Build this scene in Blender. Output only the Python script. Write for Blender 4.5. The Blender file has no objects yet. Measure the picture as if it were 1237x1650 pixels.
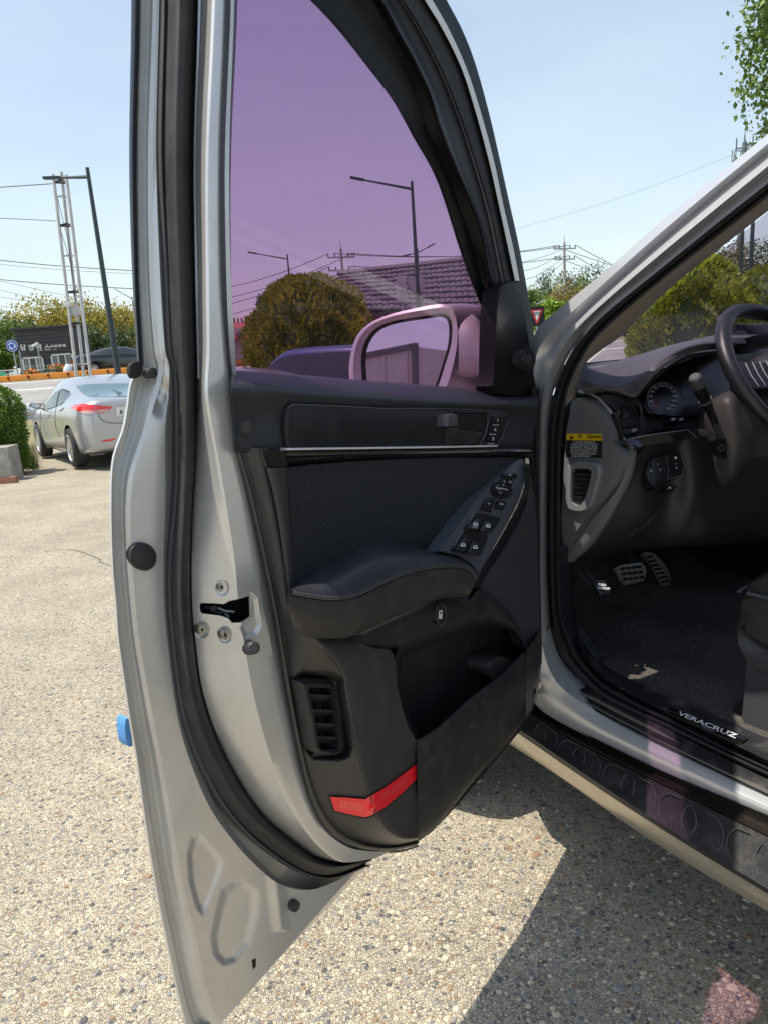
import bpy, bmesh, math, random
from math import sin, cos, pi, radians, sqrt, atan2
from mathutils import Vector, Matrix
from mathutils.geometry import tessellate_polygon
random.seed(7)
SC = bpy.context.scene
COL = SC.collection

# ---------------------------------------------------------------- camera
W_, H_, FPX = 1237., 1650., 1130.
PITCH, ROLL, CAM_H = radians(13.0), 0.07, 1.29
_f = Vector((0, cos(PITCH), -sin(PITCH)))
_r0 = Vector((1, 0, 0)); _u0 = _r0.cross(_f)
_R = _r0*cos(ROLL) - _u0*sin(ROLL)
_U = _r0*sin(ROLL) + _u0*cos(ROLL)
CAM = Vector((0, 0, CAM_H))
cd = bpy.data.cameras.new('camera'); cam = bpy.data.objects.new('camera', cd); COL.objects.link(cam)
m3 = Matrix((_R, _U, -_f)).transposed()
cam.matrix_world = Matrix.Translation(CAM) @ m3.to_4x4()
cd.sensor_fit = 'VERTICAL'; cd.sensor_height = 24.0; cd.lens = FPX/H_*24.0
cd.clip_start = 0.02; cd.clip_end = 3000
SC.camera = cam
SC.render.resolution_x, SC.render.resolution_y = 767, 1024

# ---------------------------------------------------------------- light
SUN_TRAVEL = Vector((.423, .052, -1)).normalized()
SUN_EL = math.asin(-SUN_TRAVEL.z)
world = bpy.data.worlds.new('World'); SC.world = world; world.use_nodes = True
nt = world.node_tree; nt.nodes.clear()
sky = nt.nodes.new('ShaderNodeTexSky'); sky.sky_type = 'NISHITA'; sky.sun_disc = False
sky.sun_elevation = SUN_EL
to_sun = -SUN_TRAVEL
sky.sun_rotation = atan2(to_sun.x, to_sun.y)
sky.air_density = 1.0; sky.dust_density = 1.5; sky.ozone_density = 1.0; sky.altitude = 20
bg = nt.nodes.new('ShaderNodeBackground'); bg.inputs['Strength'].default_value = 0.15
# thin high cloud over the whole sky: a soft milky veil with faint wisps
tc = nt.nodes.new('ShaderNodeTexCoord'); mp = nt.nodes.new('ShaderNodeMapping')
mp.inputs['Scale'].default_value = (1.0, 1.0, 3.0)
nz = nt.nodes.new('ShaderNodeTexNoise'); nz.inputs['Scale'].default_value = 2.2; nz.inputs['Detail'].default_value = 6
rp = nt.nodes.new('ShaderNodeMapRange'); rp.inputs['From Min'].default_value = .35; rp.inputs['From Max'].default_value = .75
rp.inputs['To Min'].default_value = .34; rp.inputs['To Max'].default_value = .58
mx = nt.nodes.new('ShaderNodeMix'); mx.data_type = 'RGBA'
mx.inputs['B'].default_value = (4.7, 5.3, 5.4, 1)
wo = nt.nodes.new('ShaderNodeOutputWorld')
L = nt.links.new
L(tc.outputs['Generated'], mp.inputs['Vector']); L(mp.outputs[0], nz.inputs['Vector']); L(nz.outputs['Fac'], rp.inputs['Value'])
sxyz = nt.nodes.new('ShaderNodeSeparateXYZ'); L(tc.outputs['Generated'], sxyz.inputs[0])
hz_ = nt.nodes.new('ShaderNodeMapRange'); hz_.inputs['From Min'].default_value = 0; hz_.inputs['From Max'].default_value = .62; hz_.inputs['To Min'].default_value = 1.45; hz_.inputs['To Max'].default_value = .35
hm_ = nt.nodes.new('ShaderNodeMath'); hm_.operation = 'MULTIPLY'; L(sxyz.outputs['Z'], hz_.inputs['Value']); L(hz_.outputs[0], hm_.inputs[0]); L(rp.outputs[0], hm_.inputs[1])
L(hm_.outputs[0], mx.inputs['Factor']); L(sky.outputs[0], mx.inputs['A']); L(mx.outputs['Result'], bg.inputs['Color']); L(bg.outputs[0], wo.inputs[0])
sd = bpy.data.lights.new('sun', 'SUN'); sd.energy = 4.0; sd.angle = radians(.53); sd.color = (1, .93, .80)
sun = bpy.data.objects.new('sun', sd); COL.objects.link(sun)
sun.rotation_euler = SUN_TRAVEL.to_track_quat('-Z', 'Y').to_euler()
SC.view_settings.view_transform = 'Standard'; SC.view_settings.look = 'None'
SC.view_settings.exposure = 0.42; SC.view_settings.gamma = 1; SC.view_settings.use_curve_mapping = False
SC.cycles.max_bounces = 10; SC.cycles.transparent_max_bounces = 16; SC.cycles.caustics_reflective = False

# ---------------------------------------------------------------- world frames
# door plane: u runs from the trailing edge to the hinge, n towards the cabin side of the door
DA = radians(38)
DU = Vector((sin(DA), cos(DA), 0)); DN = Vector((cos(DA), -sin(DA), 0))
def ray(x, y): return _f + _R*((x-W_/2)/FPX) - _U*((y-H_/2)/FPX)
_d = ray(312, 1640); DT = CAM + _d*(.78/_d.y)
CS = Vector((-.5, .8660254, 0)); CL = Vector((.8660254, .5, 0))   # car forward, car right
ZZ = Vector((0, 0, 1))
def frame(kind):
    if kind == 'n': return DT, DN
    if kind == 'l': return Vector((0, 0, 0)), CL
    if kind == 's': return Vector((0, 0, 0)), CS
    if kind == 'z': return Vector((0, 0, 0)), ZZ
    if kind == 'y': return Vector((0, 0, 0)), Vector((0, 1, 0))
    return kind
def P(x, y, kind, v=0.):
    """point on the surface kind=v that the photograph's point (x, y) shows"""
    P0, N = frame(kind); d = ray(x, y)
    t = ((P0 + N*v - CAM).dot(N))/d.dot(N)
    return CAM + d*t
def plane3(a, b, c):
    p, q, r = P(*a), P(*b), P(*c); n = (q-p).cross(r-p).normalized()
    if n.dot(CAM-p) < 0: n = -n
    return (p, n)
def car(s, l, z): return CS*s + CL*l + ZZ*z

# ---------------------------------------------------------------- materials
def srgb(h):
    h = h.lstrip('#'); c = [int(h[i:i+2], 16)/255 for i in (0, 2, 4)]
    return tuple((v/12.92 if v <= .04045 else ((v+.055)/1.055)**2.4) for v in c)
MATS = {}
def mat(name, col=(.5, .5, .5), rough=.5, metal=0., bump=None, vary=None, coat=0., spec=None, trans=0., dust=None):
    """bump=(scale, strength, distance) noise relief; vary=(scale, colour2, low, high) noise mix"""
    if name in MATS: return MATS[name]
    m = bpy.data.materials.new(name); m.use_nodes = True; t = m.node_tree; b = t.nodes['Principled BSDF']
    b.inputs['Base Color'].default_value = (*col, 1); b.inputs['Roughness'].default_value = rough; b.inputs['Metallic'].default_value = metal
    if coat: b.inputs['Coat Weight'].default_value = coat; b.inputs['Coat Roughness'].default_value = .06
    if spec is not None: b.inputs['Specular IOR Level'].default_value = spec
    if trans: b.inputs['Transmission Weight'].default_value = trans
    tcn = t.nodes.new('ShaderNodeTexCoord')
    if vary:
        n = t.nodes.new('ShaderNodeTexNoise'); n.inputs['Scale'].default_value = vary[0]; n.inputs['Detail'].default_value = 5
        r = t.nodes.new('ShaderNodeMapRange'); r.inputs['From Min'].default_value = vary[2]; r.inputs['From Max'].default_value = vary[3]
        x = t.nodes.new('ShaderNodeMix'); x.data_type = 'RGBA'; x.inputs['A'].default_value = (*col, 1); x.inputs['B'].default_value = (*vary[1], 1)
        t.links.new(tcn.outputs['Object'], n.inputs['Vector']); t.links.new(n.outputs['Fac'], r.inputs['Value'])
        t.links.new(r.outputs[0], x.inputs['Factor']); t.links.new(x.outputs['Result'], b.inputs['Base Color'])
    if dust: # (scale, amount, colour): settled dust and scuffs
        n = t.nodes.new('ShaderNodeTexNoise'); n.inputs['Scale'].default_value = dust[0]; n.inputs['Detail'].default_value = 12; n.inputs['Roughness'].default_value = .82; n.inputs['Distortion'].default_value = .6
        mp_ = t.nodes.new('ShaderNodeMapping'); mp_.inputs['Scale'].default_value = (1, 1, .45); t.links.new(tcn.outputs['Object'], mp_.inputs['Vector']); t.links.new(mp_.outputs[0], n.inputs['Vector'])
        r = t.nodes.new('ShaderNodeMapRange'); r.inputs['From Min'].default_value = .50; r.inputs['From Max'].default_value = .80; r.inputs['To Max'].default_value = dust[1]
        x2 = t.nodes.new('ShaderNodeMix'); x2.data_type = 'RGBA'; x2.inputs['B'].default_value = (*dust[2], 1); x2.inputs['A'].default_value = (*col, 1)
        if vary: t.links.new(x.outputs['Result'], x2.inputs['A'])
        t.links.new(n.outputs['Fac'], r.inputs['Value']); t.links.new(r.outputs[0], x2.inputs['Factor']); t.links.new(x2.outputs['Result'], b.inputs['Base Color'])
        rr = t.nodes.new('ShaderNodeMapRange'); rr.inputs['From Min'].default_value = .35; rr.inputs['From Max'].default_value = .75; rr.inputs['To Min'].default_value = rough*.85; rr.inputs['To Max'].default_value = min(1, rough*1.35); t.links.new(n.outputs['Fac'], rr.inputs['Value']); t.links.new(rr.outputs[0], b.inputs['Roughness'])
    if bump:
        n = t.nodes.new('ShaderNodeTexNoise'); n.inputs['Scale'].default_value = bump[0]; n.inputs['Detail'].default_value = 3
        bp = t.nodes.new('ShaderNodeBump'); bp.inputs['Strength'].default_value = bump[1]; bp.inputs['Distance'].default_value = bump[2] if len(bump) > 2 else .001
        t.links.new(tcn.outputs['Object'], n.inputs['Vector']); t.links.new(n.outputs['Fac'], bp.inputs['Height']); t.links.new(bp.outputs[0], b.inputs['Normal'])
    MATS[name] = m; return m
def dotted(m, pitch, strength, dist, mode='dimple'):
    """regular dimples in the door's plane"""
    t = m.node_tree; b = t.nodes['Principled BSDF']; N = t.nodes.new
    g = N('ShaderNodeNewGeometry')
    def dot(v):
        d = N('ShaderNodeVectorMath'); d.operation = 'DOT_PRODUCT'; t.links.new(g.outputs['Position'], d.inputs[0]); d.inputs[1].default_value = v
        a = N('ShaderNodeMath'); a.operation = 'MULTIPLY'; a.inputs[1].default_value = 2*pi/pitch; t.links.new(d.outputs['Value'], a.inputs[0])
        s = N('ShaderNodeMath'); s.operation = 'SINE'; t.links.new(a.outputs[0], s.inputs[0]); return s
    if mode == 'dimple':
        a, c = dot(DU), dot(ZZ)
    else:
        a, c = dot(DU*.7+ZZ*.7), dot(DU*.7-ZZ*.7)
    mu = N('ShaderNodeMath'); mu.operation = 'MULTIPLY'; t.links.new(a.outputs[0], mu.inputs[0]); t.links.new(c.outputs[0], mu.inputs[1])
    bp = N('ShaderNodeBump'); bp.inputs['Strength'].default_value = strength; bp.inputs['Distance'].default_value = dist
    t.links.new(mu.outputs[0], bp.inputs['Height']); t.links.new(bp.outputs[0], b.inputs['Normal'])
    if mode != 'dimple':
        r = N('ShaderNodeMapRange'); r.inputs['From Min'].default_value = -.2; r.inputs['From Max'].default_value = .5
        x = N('ShaderNodeMix'); x.data_type = 'RGBA'; x.inputs['A'].default_value = (.075, .08, .088, 1); x.inputs['B'].default_value = (.006, .006, .007, 1)
        t.links.new(mu.outputs[0], r.inputs['Value']); t.links.new(r.outputs[0], x.inputs['Factor']); t.links.new(x.outputs['Result'], b.inputs['Base Color'])
    return m
def film_glass(name, tint, refl=.08, rough=0.0, dirt=0.):
    """thin tinted pane: tinted straight-through light plus a mirror coat"""
    m = bpy.data.materials.new(name); m.use_nodes = True; t = m.node_tree; t.nodes.clear(); N = t.nodes.new
    tr = N('ShaderNodeBsdfTransparent'); tr.inputs[0].default_value = (*tint, 1)
    gl = N('ShaderNodeBsdfGlossy'); gl.inputs['Roughness'].default_value = rough; gl.inputs[0].default_value = (.9, .88, 1, 1)
    fr = N('ShaderNodeLayerWeight'); fr.inputs['Blend'].default_value = .5
    pw = N('ShaderNodeMath'); pw.operation = 'POWER'; pw.inputs[1].default_value = 6.5; t.links.new(fr.outputs['Facing'], pw.inputs[0])
    ad = N('ShaderNodeMath'); ad.operation = 'MULTIPLY_ADD'; ad.inputs[1].default_value = 1.0; ad.inputs[2].default_value = refl
    mi = N('ShaderNodeMixShader'); o = N('ShaderNodeOutputMaterial'); l = t.links.new
    l(pw.outputs[0], ad.inputs[0]); l(ad.outputs[0], mi.inputs[0]); l(tr.outputs[0], mi.inputs[1]); l(gl.outputs[0], mi.inputs[2])
    out = mi
    if dirt:
        df = N('ShaderNodeBsdfDiffuse'); df.inputs[0].default_value = (.5, .47, .45, 1)
        nz = N('ShaderNodeTexNoise'); nz.inputs['Scale'].default_value = 60; nz.inputs['Detail'].default_value = 8; nz.inputs['Roughness'].default_value = .8
        tcn = N('ShaderNodeTexCoord'); l(tcn.outputs['Object'], nz.inputs['Vector'])
        r = N('ShaderNodeMapRange'); r.inputs['From Min'].default_value = .45; r.inputs['From Max'].default_value = .8; r.inputs['To Max'].default_value = dirt; r.inputs['To Min'].default_value = dirt*.15
        l(nz.outputs['Fac'], r.inputs['Value']); m2 = N('ShaderNodeMixShader'); l(r.outputs[0], m2.inputs[0]); l(mi.outputs[0], m2.inputs[1]); l(df.outputs[0], m2.inputs[2]); out = m2
    l(out.outputs[0], o.inputs[0]); MATS[name] = m; return m

silver = mat('silver_paint', (.50, .505, .50), .30, .6, coat=.6, bump=(2500, .04, .0003), vary=(9, (.53, .53, .51), .45, .8))
silver_dusty = mat('silver_inner_paint', (.67, .67, .65), .31, .52, coat=.35, vary=(14, (.61, .605, .58), .4, .75), dust=(11, .28, (.42, .39, .33)))
white_silver = mat('bright_silver_paint', (.60, .62, .64), .28, .35, coat=.6)
rubber = mat('black_rubber', (.022, .022, .024), .62, bump=(260, .25, .0008), vary=(30, (.045, .043, .042), .5, .8), dust=(20, .3, (.14, .125, .11)))
trimm = mat('door_trim_plastic', (.044, .042, .041), .38, bump=(1100, .5, .0009), vary=(18, (.058, .054, .05), .45, .8), dust=(16, .35, (.17, .155, .135)))
trimd = mat('dark_trim_plastic', (.022, .022, .023), .44, bump=(1100, .5, .0009), dust=(22, .18, (.17, .155, .135)))
insertm = mat('matt_insert', (.013, .014, .016), .42, dust=(14, .10, (.17, .155, .135)))
gloss = mat('gloss_black', (.006, .005, .005), .05, coat=1.)
blackm = mat('flat_black', (.008, .008, .009), .7)
pitm = mat('deep_black', (.003, .003, .003), .9)
leather = mat('leather', (.027, .029, .035), .36, bump=(520, .7, .0012), dust=(18, .16, (.17, .155, .135)))
swp = mat('switch_panel_satin', (.085, .092, .11), .38, .15)
btn = mat('switch_black', (.010, .011, .013), .32)
whitep = mat('white_print', (.75, .78, .8), .5)
chrome = mat('satin_chrome', (.82, .83, .85), .4, .3)
steel = mat('zinc_steel', (.62, .60, .52), .28, .9)
redm = mat('red_reflector', (.98, .015, .03), .25, coat=.4, bump=(600, .35, .001))
cloth = dotted(mat('dimpled_cloth', (.020, .022, .026), .5), .0056, 1., .0022)
grille = dotted(mat('speaker_mesh', (.02, .022, .025), .5), .0052, .6, .001, 'mesh')
bluefoam = mat('blue_foam', (.10, .30, .62), .7, bump=(120, .4, .002))

# ---------------------------------------------------------------- mesh helpers
def cat(p, n=8, closed=False):
    """Catmull-Rom through points of any dimension"""
    out = []; N = len(p)
    if N < 3: return [tuple(q) for q in p]
    rng = range(N if closed else N-1)
    for i in rng:
        g = (lambda k: p[k % N]) if closed else (lambda k: p[max(0, min(N-1, k))])
        a, b, c, d = g(i-1), g(i), g(i+1), g(i+2)
        for k in range(n):
            t = k/n
            out.append(tuple(.5*((2*b[j])+(-a[j]+c[j])*t+(2*a[j]-5*b[j]+4*c[j]-d[j])*t*t+(-a[j]+3*b[j]-3*c[j]+d[j])*t**3) for j in range(len(b))))
    if not closed: out.append(tuple(p[-1]))
    return out
def resamp(p, m):
    d = [0]
    for a, b in zip(p, p[1:]): d.append(d[-1]+math.hypot(b[0]-a[0], b[1]-a[1]))
    out = []; k = 0
    for i in range(m):
        t = d[-1]*i/(m-1)
        while k < len(d)-2 and d[k+1] < t: k += 1
        f = (t-d[k])/max(1e-9, d[k+1]-d[k]); f = min(1, max(0, f))
        out.append(tuple(p[k][j]+(p[k+1][j]-p[k][j])*f for j in range(len(p[k]))))
    return out
class MB:
    def __init__(s): s.v = []; s.f = []; s.m = []
    def add(s, vs, fs, mi=0):
        o = len(s.v); s.v += [Vector(q) for q in vs]; s.f += [tuple(i+o for i in f) for f in fs]
        s.m += [mi]*len(fs) if isinstance(mi, int) else mi
        return s
    def grid(s, rows, mi=0, close=False, mfun=None):
        n = len(rows[0]); vs = [q for r in rows for q in r]; fs = []; ms = []
        for i in range(len(rows)-1):
            for j in range(n if close else n-1):
                k = (j+1) % n
                fs.append((i*n+j, i*n+k, (i+1)*n+k, (i+1)*n+j)); ms.append(mfun(i, j) if mfun else mi)
        return s.add(vs, fs, ms)
    def loft(s, rails, kind='n', m=60, sub=1, smooth=False, mi=0, hfun=None, mfun=None, spl=True):
        R = []
        for pts, v in rails:
            q = [tuple(a)+(v,) if len(a) == 2 else tuple(a) for a in pts]
            if spl: q = cat(q)
            R.append(resamp(q, m))
        if sub > 1:
            cols = [[R[i][j] for i in range(len(R))] for j in range(m)]
            if smooth: cols = [cat(c, sub) for c in cols]
            else:
                cols = [[tuple(c[i][k]+(c[i+1][k]-c[i][k])*t/sub for k in range(3)) for i in range(len(c)-1) for t in range(sub)]+[c[-1]] for c in cols]
            R = [[cols[j][i] for j in range(m)] for i in range(len(cols[0]))]
        rows = [[P(x, y, kind, v + (hfun(x, y) if hfun else 0)) for x, y, v in r] for r in R]
        mf = (lambda i, j: mfun((R[i][j][0]+R[i+1][j+1][0])/2, (R[i][j][1]+R[i+1][j+1][1])/2)) if mfun else None
        return s.grid(rows, mi, mfun=mf)
    def prism(s, front, back, mi=0, bev=0, bmi=None):
        """front, back: loops of 3-D points"""
        n = len(front); bm = bmesh.new()
        a = [bm.verts.new(q) for q in front]; b = [bm.verts.new(q) for q in back]
        try:
            ff = bm.faces.new(a); bm.faces.new(b[::-1])
        except ValueError:
            bm.free(); return s
        for i in range(n): bm.faces.new((a[i], b[i], b[(i+1) % n], a[(i+1) % n]))
        if bev: bmesh.ops.bevel(bm, geom=list(ff.edges), offset=bev, segments=2, profile=.6, affect='EDGES', clamp_overlap=True)
        bmesh.ops.recalc_face_normals(bm, faces=bm.faces)
        bm.verts.index_update()
        s.add([q.co.copy() for q in bm.verts], [tuple(q.index for q in f.verts) for f in bm.faces], mi); bm.free(); return s
    def plate(s, out, kind='n', top=0., bot=None, bev=.001, mi=0, sm=0):
        o = [tuple(q) for q in out]
        if sm: o = cat(o, sm, True)
        P0, N = frame(kind)
        if bot is None: bot = top-.004
        f = [P(q[0], q[1], kind, q[2] if len(q) > 2 else top) for q in o]
        dz = bot-top
        return s.prism(f, [q+N*dz for q in f], mi, bev)
    def box(s, c, sx, sy, sz, ax=None, mi=0, bev=0):
        X, Y, Z = ax or (Vector((1, 0, 0)), Vector((0, 1, 0)), ZZ)
        c = Vector(c); f = [c+X*a*sx/2+Y*b*sy/2+Z*sz/2 for a, b in ((-1, -1), (1, -1), (1, 1), (-1, 1))]
        return s.prism(f, [q-Z*sz for q in f], mi, bev)
    def tube(s, pts, r, n=8, mi=0, cap=True, closed=False):
        pts = [Vector(q) for q in pts]; rr = r if isinstance(r, (list, tuple)) else [r]*len(pts); rows = []
        up = Vector((0, 0, 1)); N = len(pts)
        for i, q in enumerate(pts):
            t = (pts[(i+1) % N]-pts[i-1]) if closed else (pts[min(N-1, i+1)]-pts[max(0, i-1)])
            t.normalize(); u = up if abs(t.dot(up)) < .95 else Vector((1, 0, 0))
            a = t.cross(u).normalized(); b = t.cross(a).normalized()
            rows.append([q+(a*cos(2*pi*k/n)+b*sin(2*pi*k/n))*rr[i] for k in range(n)])
        if closed: rows.append(rows[0])
        s.grid(rows, mi, close=True)
        if cap and not closed:
            s.add(rows[0], [tuple(range(n))[::-1]], mi); s.add(rows[-1], [tuple(range(n))], mi)
        return s
    def disc(s, cx, cy, rx, ry, kind='n', top=0., bot=None, bev=.001, n=24, mi=0, ang=0):
        o = []
        for k in range(n):
            a = 2*pi*k/n; x, y = rx*cos(a), ry*sin(a)
            o.append((cx+x*cos(ang)-y*sin(ang), cy+x*sin(ang)+y*cos(ang)))
        return s.plate(o, kind, top, bot, bev, mi)
    def ringplate(s, out, inn, kind, top, bot, mi=0, m=40, inbot=None, sm=True):
        """a frame between two closed px outlines with outer skirt and inner wall"""
        def rs(o):
            q = cat([tuple(a) for a in o], 6, True) if sm else list(o)
            q = q+[q[0]]; return resamp(q, m+1)[:-1]
        a, b = rs(out), rs(inn); N = frame(kind)[1]
        A = [P(*q[:2], kind, top) for q in a]; B = [P(*q[:2], kind, top) for q in b]
        ca = sum(A, Vector())/m
        A0 = [q+N*(bot-top) for q in A]; A1 = [q+(ca-q).normalized()*abs(top-bot)*.25 for q in A]
        A05 = [q+N*(bot-top)*.25 for q in A]
        B0 = [q+N*((inbot if inbot is not None else bot)-top) for q in B]
        return s.grid([A0, A05, A1, B, B0], mi, close=True)
    def build(s, name, mats, parent=None, world=True, sharp=35, label=None, cat_=None, group=None, kind=None, weld=False):
        me = bpy.data.meshes.new(name); me.from_pydata([tuple(q) for q in s.v], [], s.f)
        mats = mats if isinstance(mats, (list, tuple)) else [mats]
        for q in mats: me.materials.append(q)
        if any(s.m): me.polygons.foreach_set('material_index', s.m)
        me.polygons.foreach_set('use_smooth', [True]*len(s.f)); me.update()
        if weld:
            bm = bmesh.new(); bm.from_mesh(me); bmesh.ops.remove_doubles(bm, verts=bm.verts, dist=1e-5); bmesh.ops.recalc_face_normals(bm, faces=bm.faces); bm.to_mesh(me); bm.free()
        me.set_sharp_from_angle(angle=radians(sharp))
        o = bpy.data.objects.new(name, me); COL.objects.link(o)
        if parent is not None:
            o.parent = parent
            if world: o.matrix_parent_inverse = wmat(parent).inverted()
        tag(o, label, cat_, group, kind); return o
def wmat(o):
    m = o.matrix_basis.copy() if o.parent is None else wmat(o.parent) @ o.matrix_parent_inverse @ o.matrix_basis
    return m
def tag(o, label=None, cat_=None, group=None, kind=None):
    if label: o['label'] = label
    if cat_: o['category'] = cat_
    if group: o['group'] = group
    if kind: o['kind'] = kind
    return o
def empty(name, loc, label, cat_, group=None, rz=0):
    o = bpy.data.objects.new(name, None); COL.objects.link(o); o.location = loc; o.rotation_euler = (0, 0, rz)
    o.empty_display_size = .2; return tag(o, label, cat_, group)
def copy_tree(o, parent=None):
    c = o.copy(); COL.objects.link(c)
    if parent is not None: c.parent = parent
    for ch in [q for q in bpy.data.objects if q.parent == o]: copy_tree(ch, c)
    return c
def text_geo(body, bold=0.):
    c = bpy.data.curves.new('t', 'FONT'); c.body = body; c.align_x = 'CENTER'; c.align_y = 'CENTER'; c.offset = bold; c.resolution_u = 3
    o = bpy.data.objects.new('t', c); COL.objects.link(o); dg = bpy.context.evaluated_depsgraph_get(); dg.update()
    me = bpy.data.meshes.new_from_object(o.evaluated_get(dg)); vs = [v.co.copy() for v in me.vertices]; fs = [tuple(p.vertices) for p in me.polygons]
    bpy.data.objects.remove(o); bpy.data.curves.remove(c); bpy.data.meshes.remove(me); return vs, fs
def text_on(mb, body, cx, cy, h, kind, v, ang=0., wide=1., bold=0., mi=0, shear=0.):
    """flat print: centre (cx, cy), height h in photo px, on surface kind=v"""
    vs, fs = text_geo(body, bold); p = P(cx, cy, kind, v); ca, sa = cos(ang), sin(ang)
    ex = (P(cx+ca*5, cy+sa*5, kind, v)-p)/5; ey = (P(cx+sa*5, cy-ca*5, kind, v)-p)/5
    k = h/.72
    mb.add([p+ex*((q.x*wide+q.y*shear)*k)+ey*(q.y*k) for q in vs], fs, mi)
def inpoly(x, y, pl):
    c = False; j = len(pl)-1
    for i in range(len(pl)):
        xi, yi = pl[i]; xj, yj = pl[j]
        if (yi > y) != (yj > y) and x < (xj-xi)*(y-yi)/(yj-yi)+xi: c = not c
        j = i
    return c
def dpoly(x, y, pl):
    """signed distance in px, positive inside"""
    best = 1e9
    for i in range(len(pl)):
        ax, ay = pl[i]; bx, by = pl[(i+1) % len(pl)]; dx, dy = bx-ax, by-ay
        t = max(0, min(1, ((x-ax)*dx+(y-ay)*dy)/(dx*dx+dy*dy+1e-9))); best = min(best, math.hypot(x-ax-dx*t, y-ay-dy*t))
    return best if inpoly(x, y, pl) else -best
def sst(a, b, x):
    t = max(0., min(1., (x-a)/(b-a))); return t*t*(3-2*t)
from mathutils.bvhtree import BVHTree
def patch(mb, poly, bvh, off=.006, rings=5, mi=0, n=40):
    o = resamp(list(poly)+[poly[0]], n+1)[:-1]; cx = sum(q[0] for q in o)/n; cy = sum(q[1] for q in o)/n; rows = []
    for k in range(rings+1):
        s = max(.01, 1-k/rings); r = []
        for x, y in o:
            d = ray(cx+(x-cx)*s, cy+(y-cy)*s); h = bvh.ray_cast(CAM, d.normalized())
            r.append(h[0]-d.normalized()*off if h[0] else None)
        if any(q is None for q in r):
            good = [q for q in r if q]; 
            if not good: return False
            last = good[0]; 
            for i, q in enumerate(r):
                if q is None: r[i] = last
                else: last = q
        rows.append(r)
    mb.grid(rows, mi, close=True); return True
# ================================================================ THE OPEN-DOORED SUV
suv = empty('parked_suv', car(-.3, 1.9, 0), 'silver SUV with its front door wide open, showing black door panel and cabin', 'car')
# ---------------------------------------------------------------- driver door: painted shell
r1 = [(225,-250),(225,0),(220,240),(222,434),(229,560),(229,590),(214,606),(207,625),(204,650),(197,690),(181,738),(177,800),(179,900),(185,975),(189,1030),(199,1100),(208,1160),(220,1230),(229,1300),(243,1390),(257,1468),(266,1510),(281,1581),(297,1646),(310,1680)]
r2 = [(231,-250),(230,0),(225,240),(227,434),(235,560),(240,590),(228,612),(220,640),(216,665),(208,700),(194,745),(188,800),(190,900),(196,975),(201,1030),(211,1100),(221,1160),(233,1230),(243,1300),(257,1390),(270,1465),(280,1510),(293,1575),(308,1635),(322,1672)]
r3 = [(237,-250),(236,0),(230,240),(232,434),(240,560),(246,590),(236,618),(226,645),(221,670),(213,705),(199,750),(193,800),(195,900),(201,975),(207,1030),(218,1100),(228,1160),(241,1230),(251,1300),(265,1390),(279,1465),(289,1510),(302,1575),(317,1632),(330,1665)]
r4 = [(249,-250),(247,0),(239,240),(241,434),(249,560),(256,590),(250,625),(240,655),(232,690),(222,720),(208,765),(203,820),(205,900),(211,975),(217,1030),(229,1100),(240,1160),(254,1230),(266,1300),(281,1390),(297,1465),(308,1510),(322,1575),(336,1625),(348,1650)]
r5 = [(260,-250),(257,0),(252,240),(258,434),(266,560),(273,590),(272,640),(268,672),(266,720),(267,800),(264,900),(265,975),(270,1030),(278,1100),(290,1170),(308,1230),(338,1300),(374,1352),(410,1392),(450,1424),(495,1434),(535,1423),(575,1402)]
w1 = [(258,-250),(258,0),(253,240),(262,434),(268,560),(276,590),(279,640),(280,740),(277,812),(269,900),(269,975),(274,1030),(282,1100),(294,1165),(316,1225),(350,1290),(390,1340),(430,1374),(470,1400),(505,1413),(540,1412),(588,1393)]
w2 = [(276,-250),(275,0),(270,240),(276,434),(281,560),(288,600),(290,640),(291,740),(288,812),(281,900),(281,975),(286,1030),(294,1100),(306,1162),(328,1222),(362,1284),(402,1332),(440,1364),(478,1391),(508,1404),(540,1405),(590,1390)]
w3 = [(302,-250),(300,0),(293,240),(298,434),(302,560),(304,640),(304,740),(300,812),(296,900),(296,975),(301,1030),(309,1100),(324,1161),(348,1222),(384,1284),(420,1328),(456,1356),(492,1383),(520,1393),(550,1396),(594,1386)]
w4 = [(322,-250),(320,0),(312,240),(315,434),(317,560),(318,640),(315,740),(311,812),(308,900),(309,975),(314,1030),(323,1100),(340,1160),(366,1220),(402,1282),(434,1322),(470,1352),(505,1378),(530,1386),(560,1390),(597,1384)]
cr_ = [(345,-250),(342,0),(332,240),(332,434),(333,560),(331,640),(348,740),(360,812),(373,900),(380,975),(388,1030),(400,1100),(414,1160),(435,1230),(463,1293),(497,1345),(528,1376),(556,1389),(600,1383)]
ce = [(368,-250),(364,0),(356,240),(358,434),(365,560),(369,640),(383,740),(398,812),(413,900),(424,975),(436,1030),(448,1100),(461,1160),(477,1232),(499,1302),(524,1339),(556,1363),(588,1371),(628,1372)]
def sh(r, dx, dy=0): return [(x+dx, y+dy) for x, y in r]
recA = [(312,1352),(322,1348),(345,1372),(357,1390),(351,1410),(333,1460),(326,1470),(318,1458),(308,1420),(305,1375)]
recB = [(378,1424),(392,1424),(412,1436),(410,1478),(398,1520),(380,1546),(362,1552),(348,1538),(344,1510),(352,1470),(362,1436)]
def hemb(x, y):
    h = 0
    if y > 1300:
        for r in (recA, recB): h -= .0042*sst(-5, 6, dpoly(x, y, r))
        h += .006*sst(-8, 8, 7-abs((x-448)-(y-1445)*.12)) if 1410 < y < 1500 else 0
    h += .004*sst(0, 14, 16-math.hypot(x-232, y-897)) if abs(y-897) < 60 else 0
    if 560 < y < 760: h -= .008*sst(0, 16, 22-math.hypot((x-262)*.9, (y-640)*.55))
    return h
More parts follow.
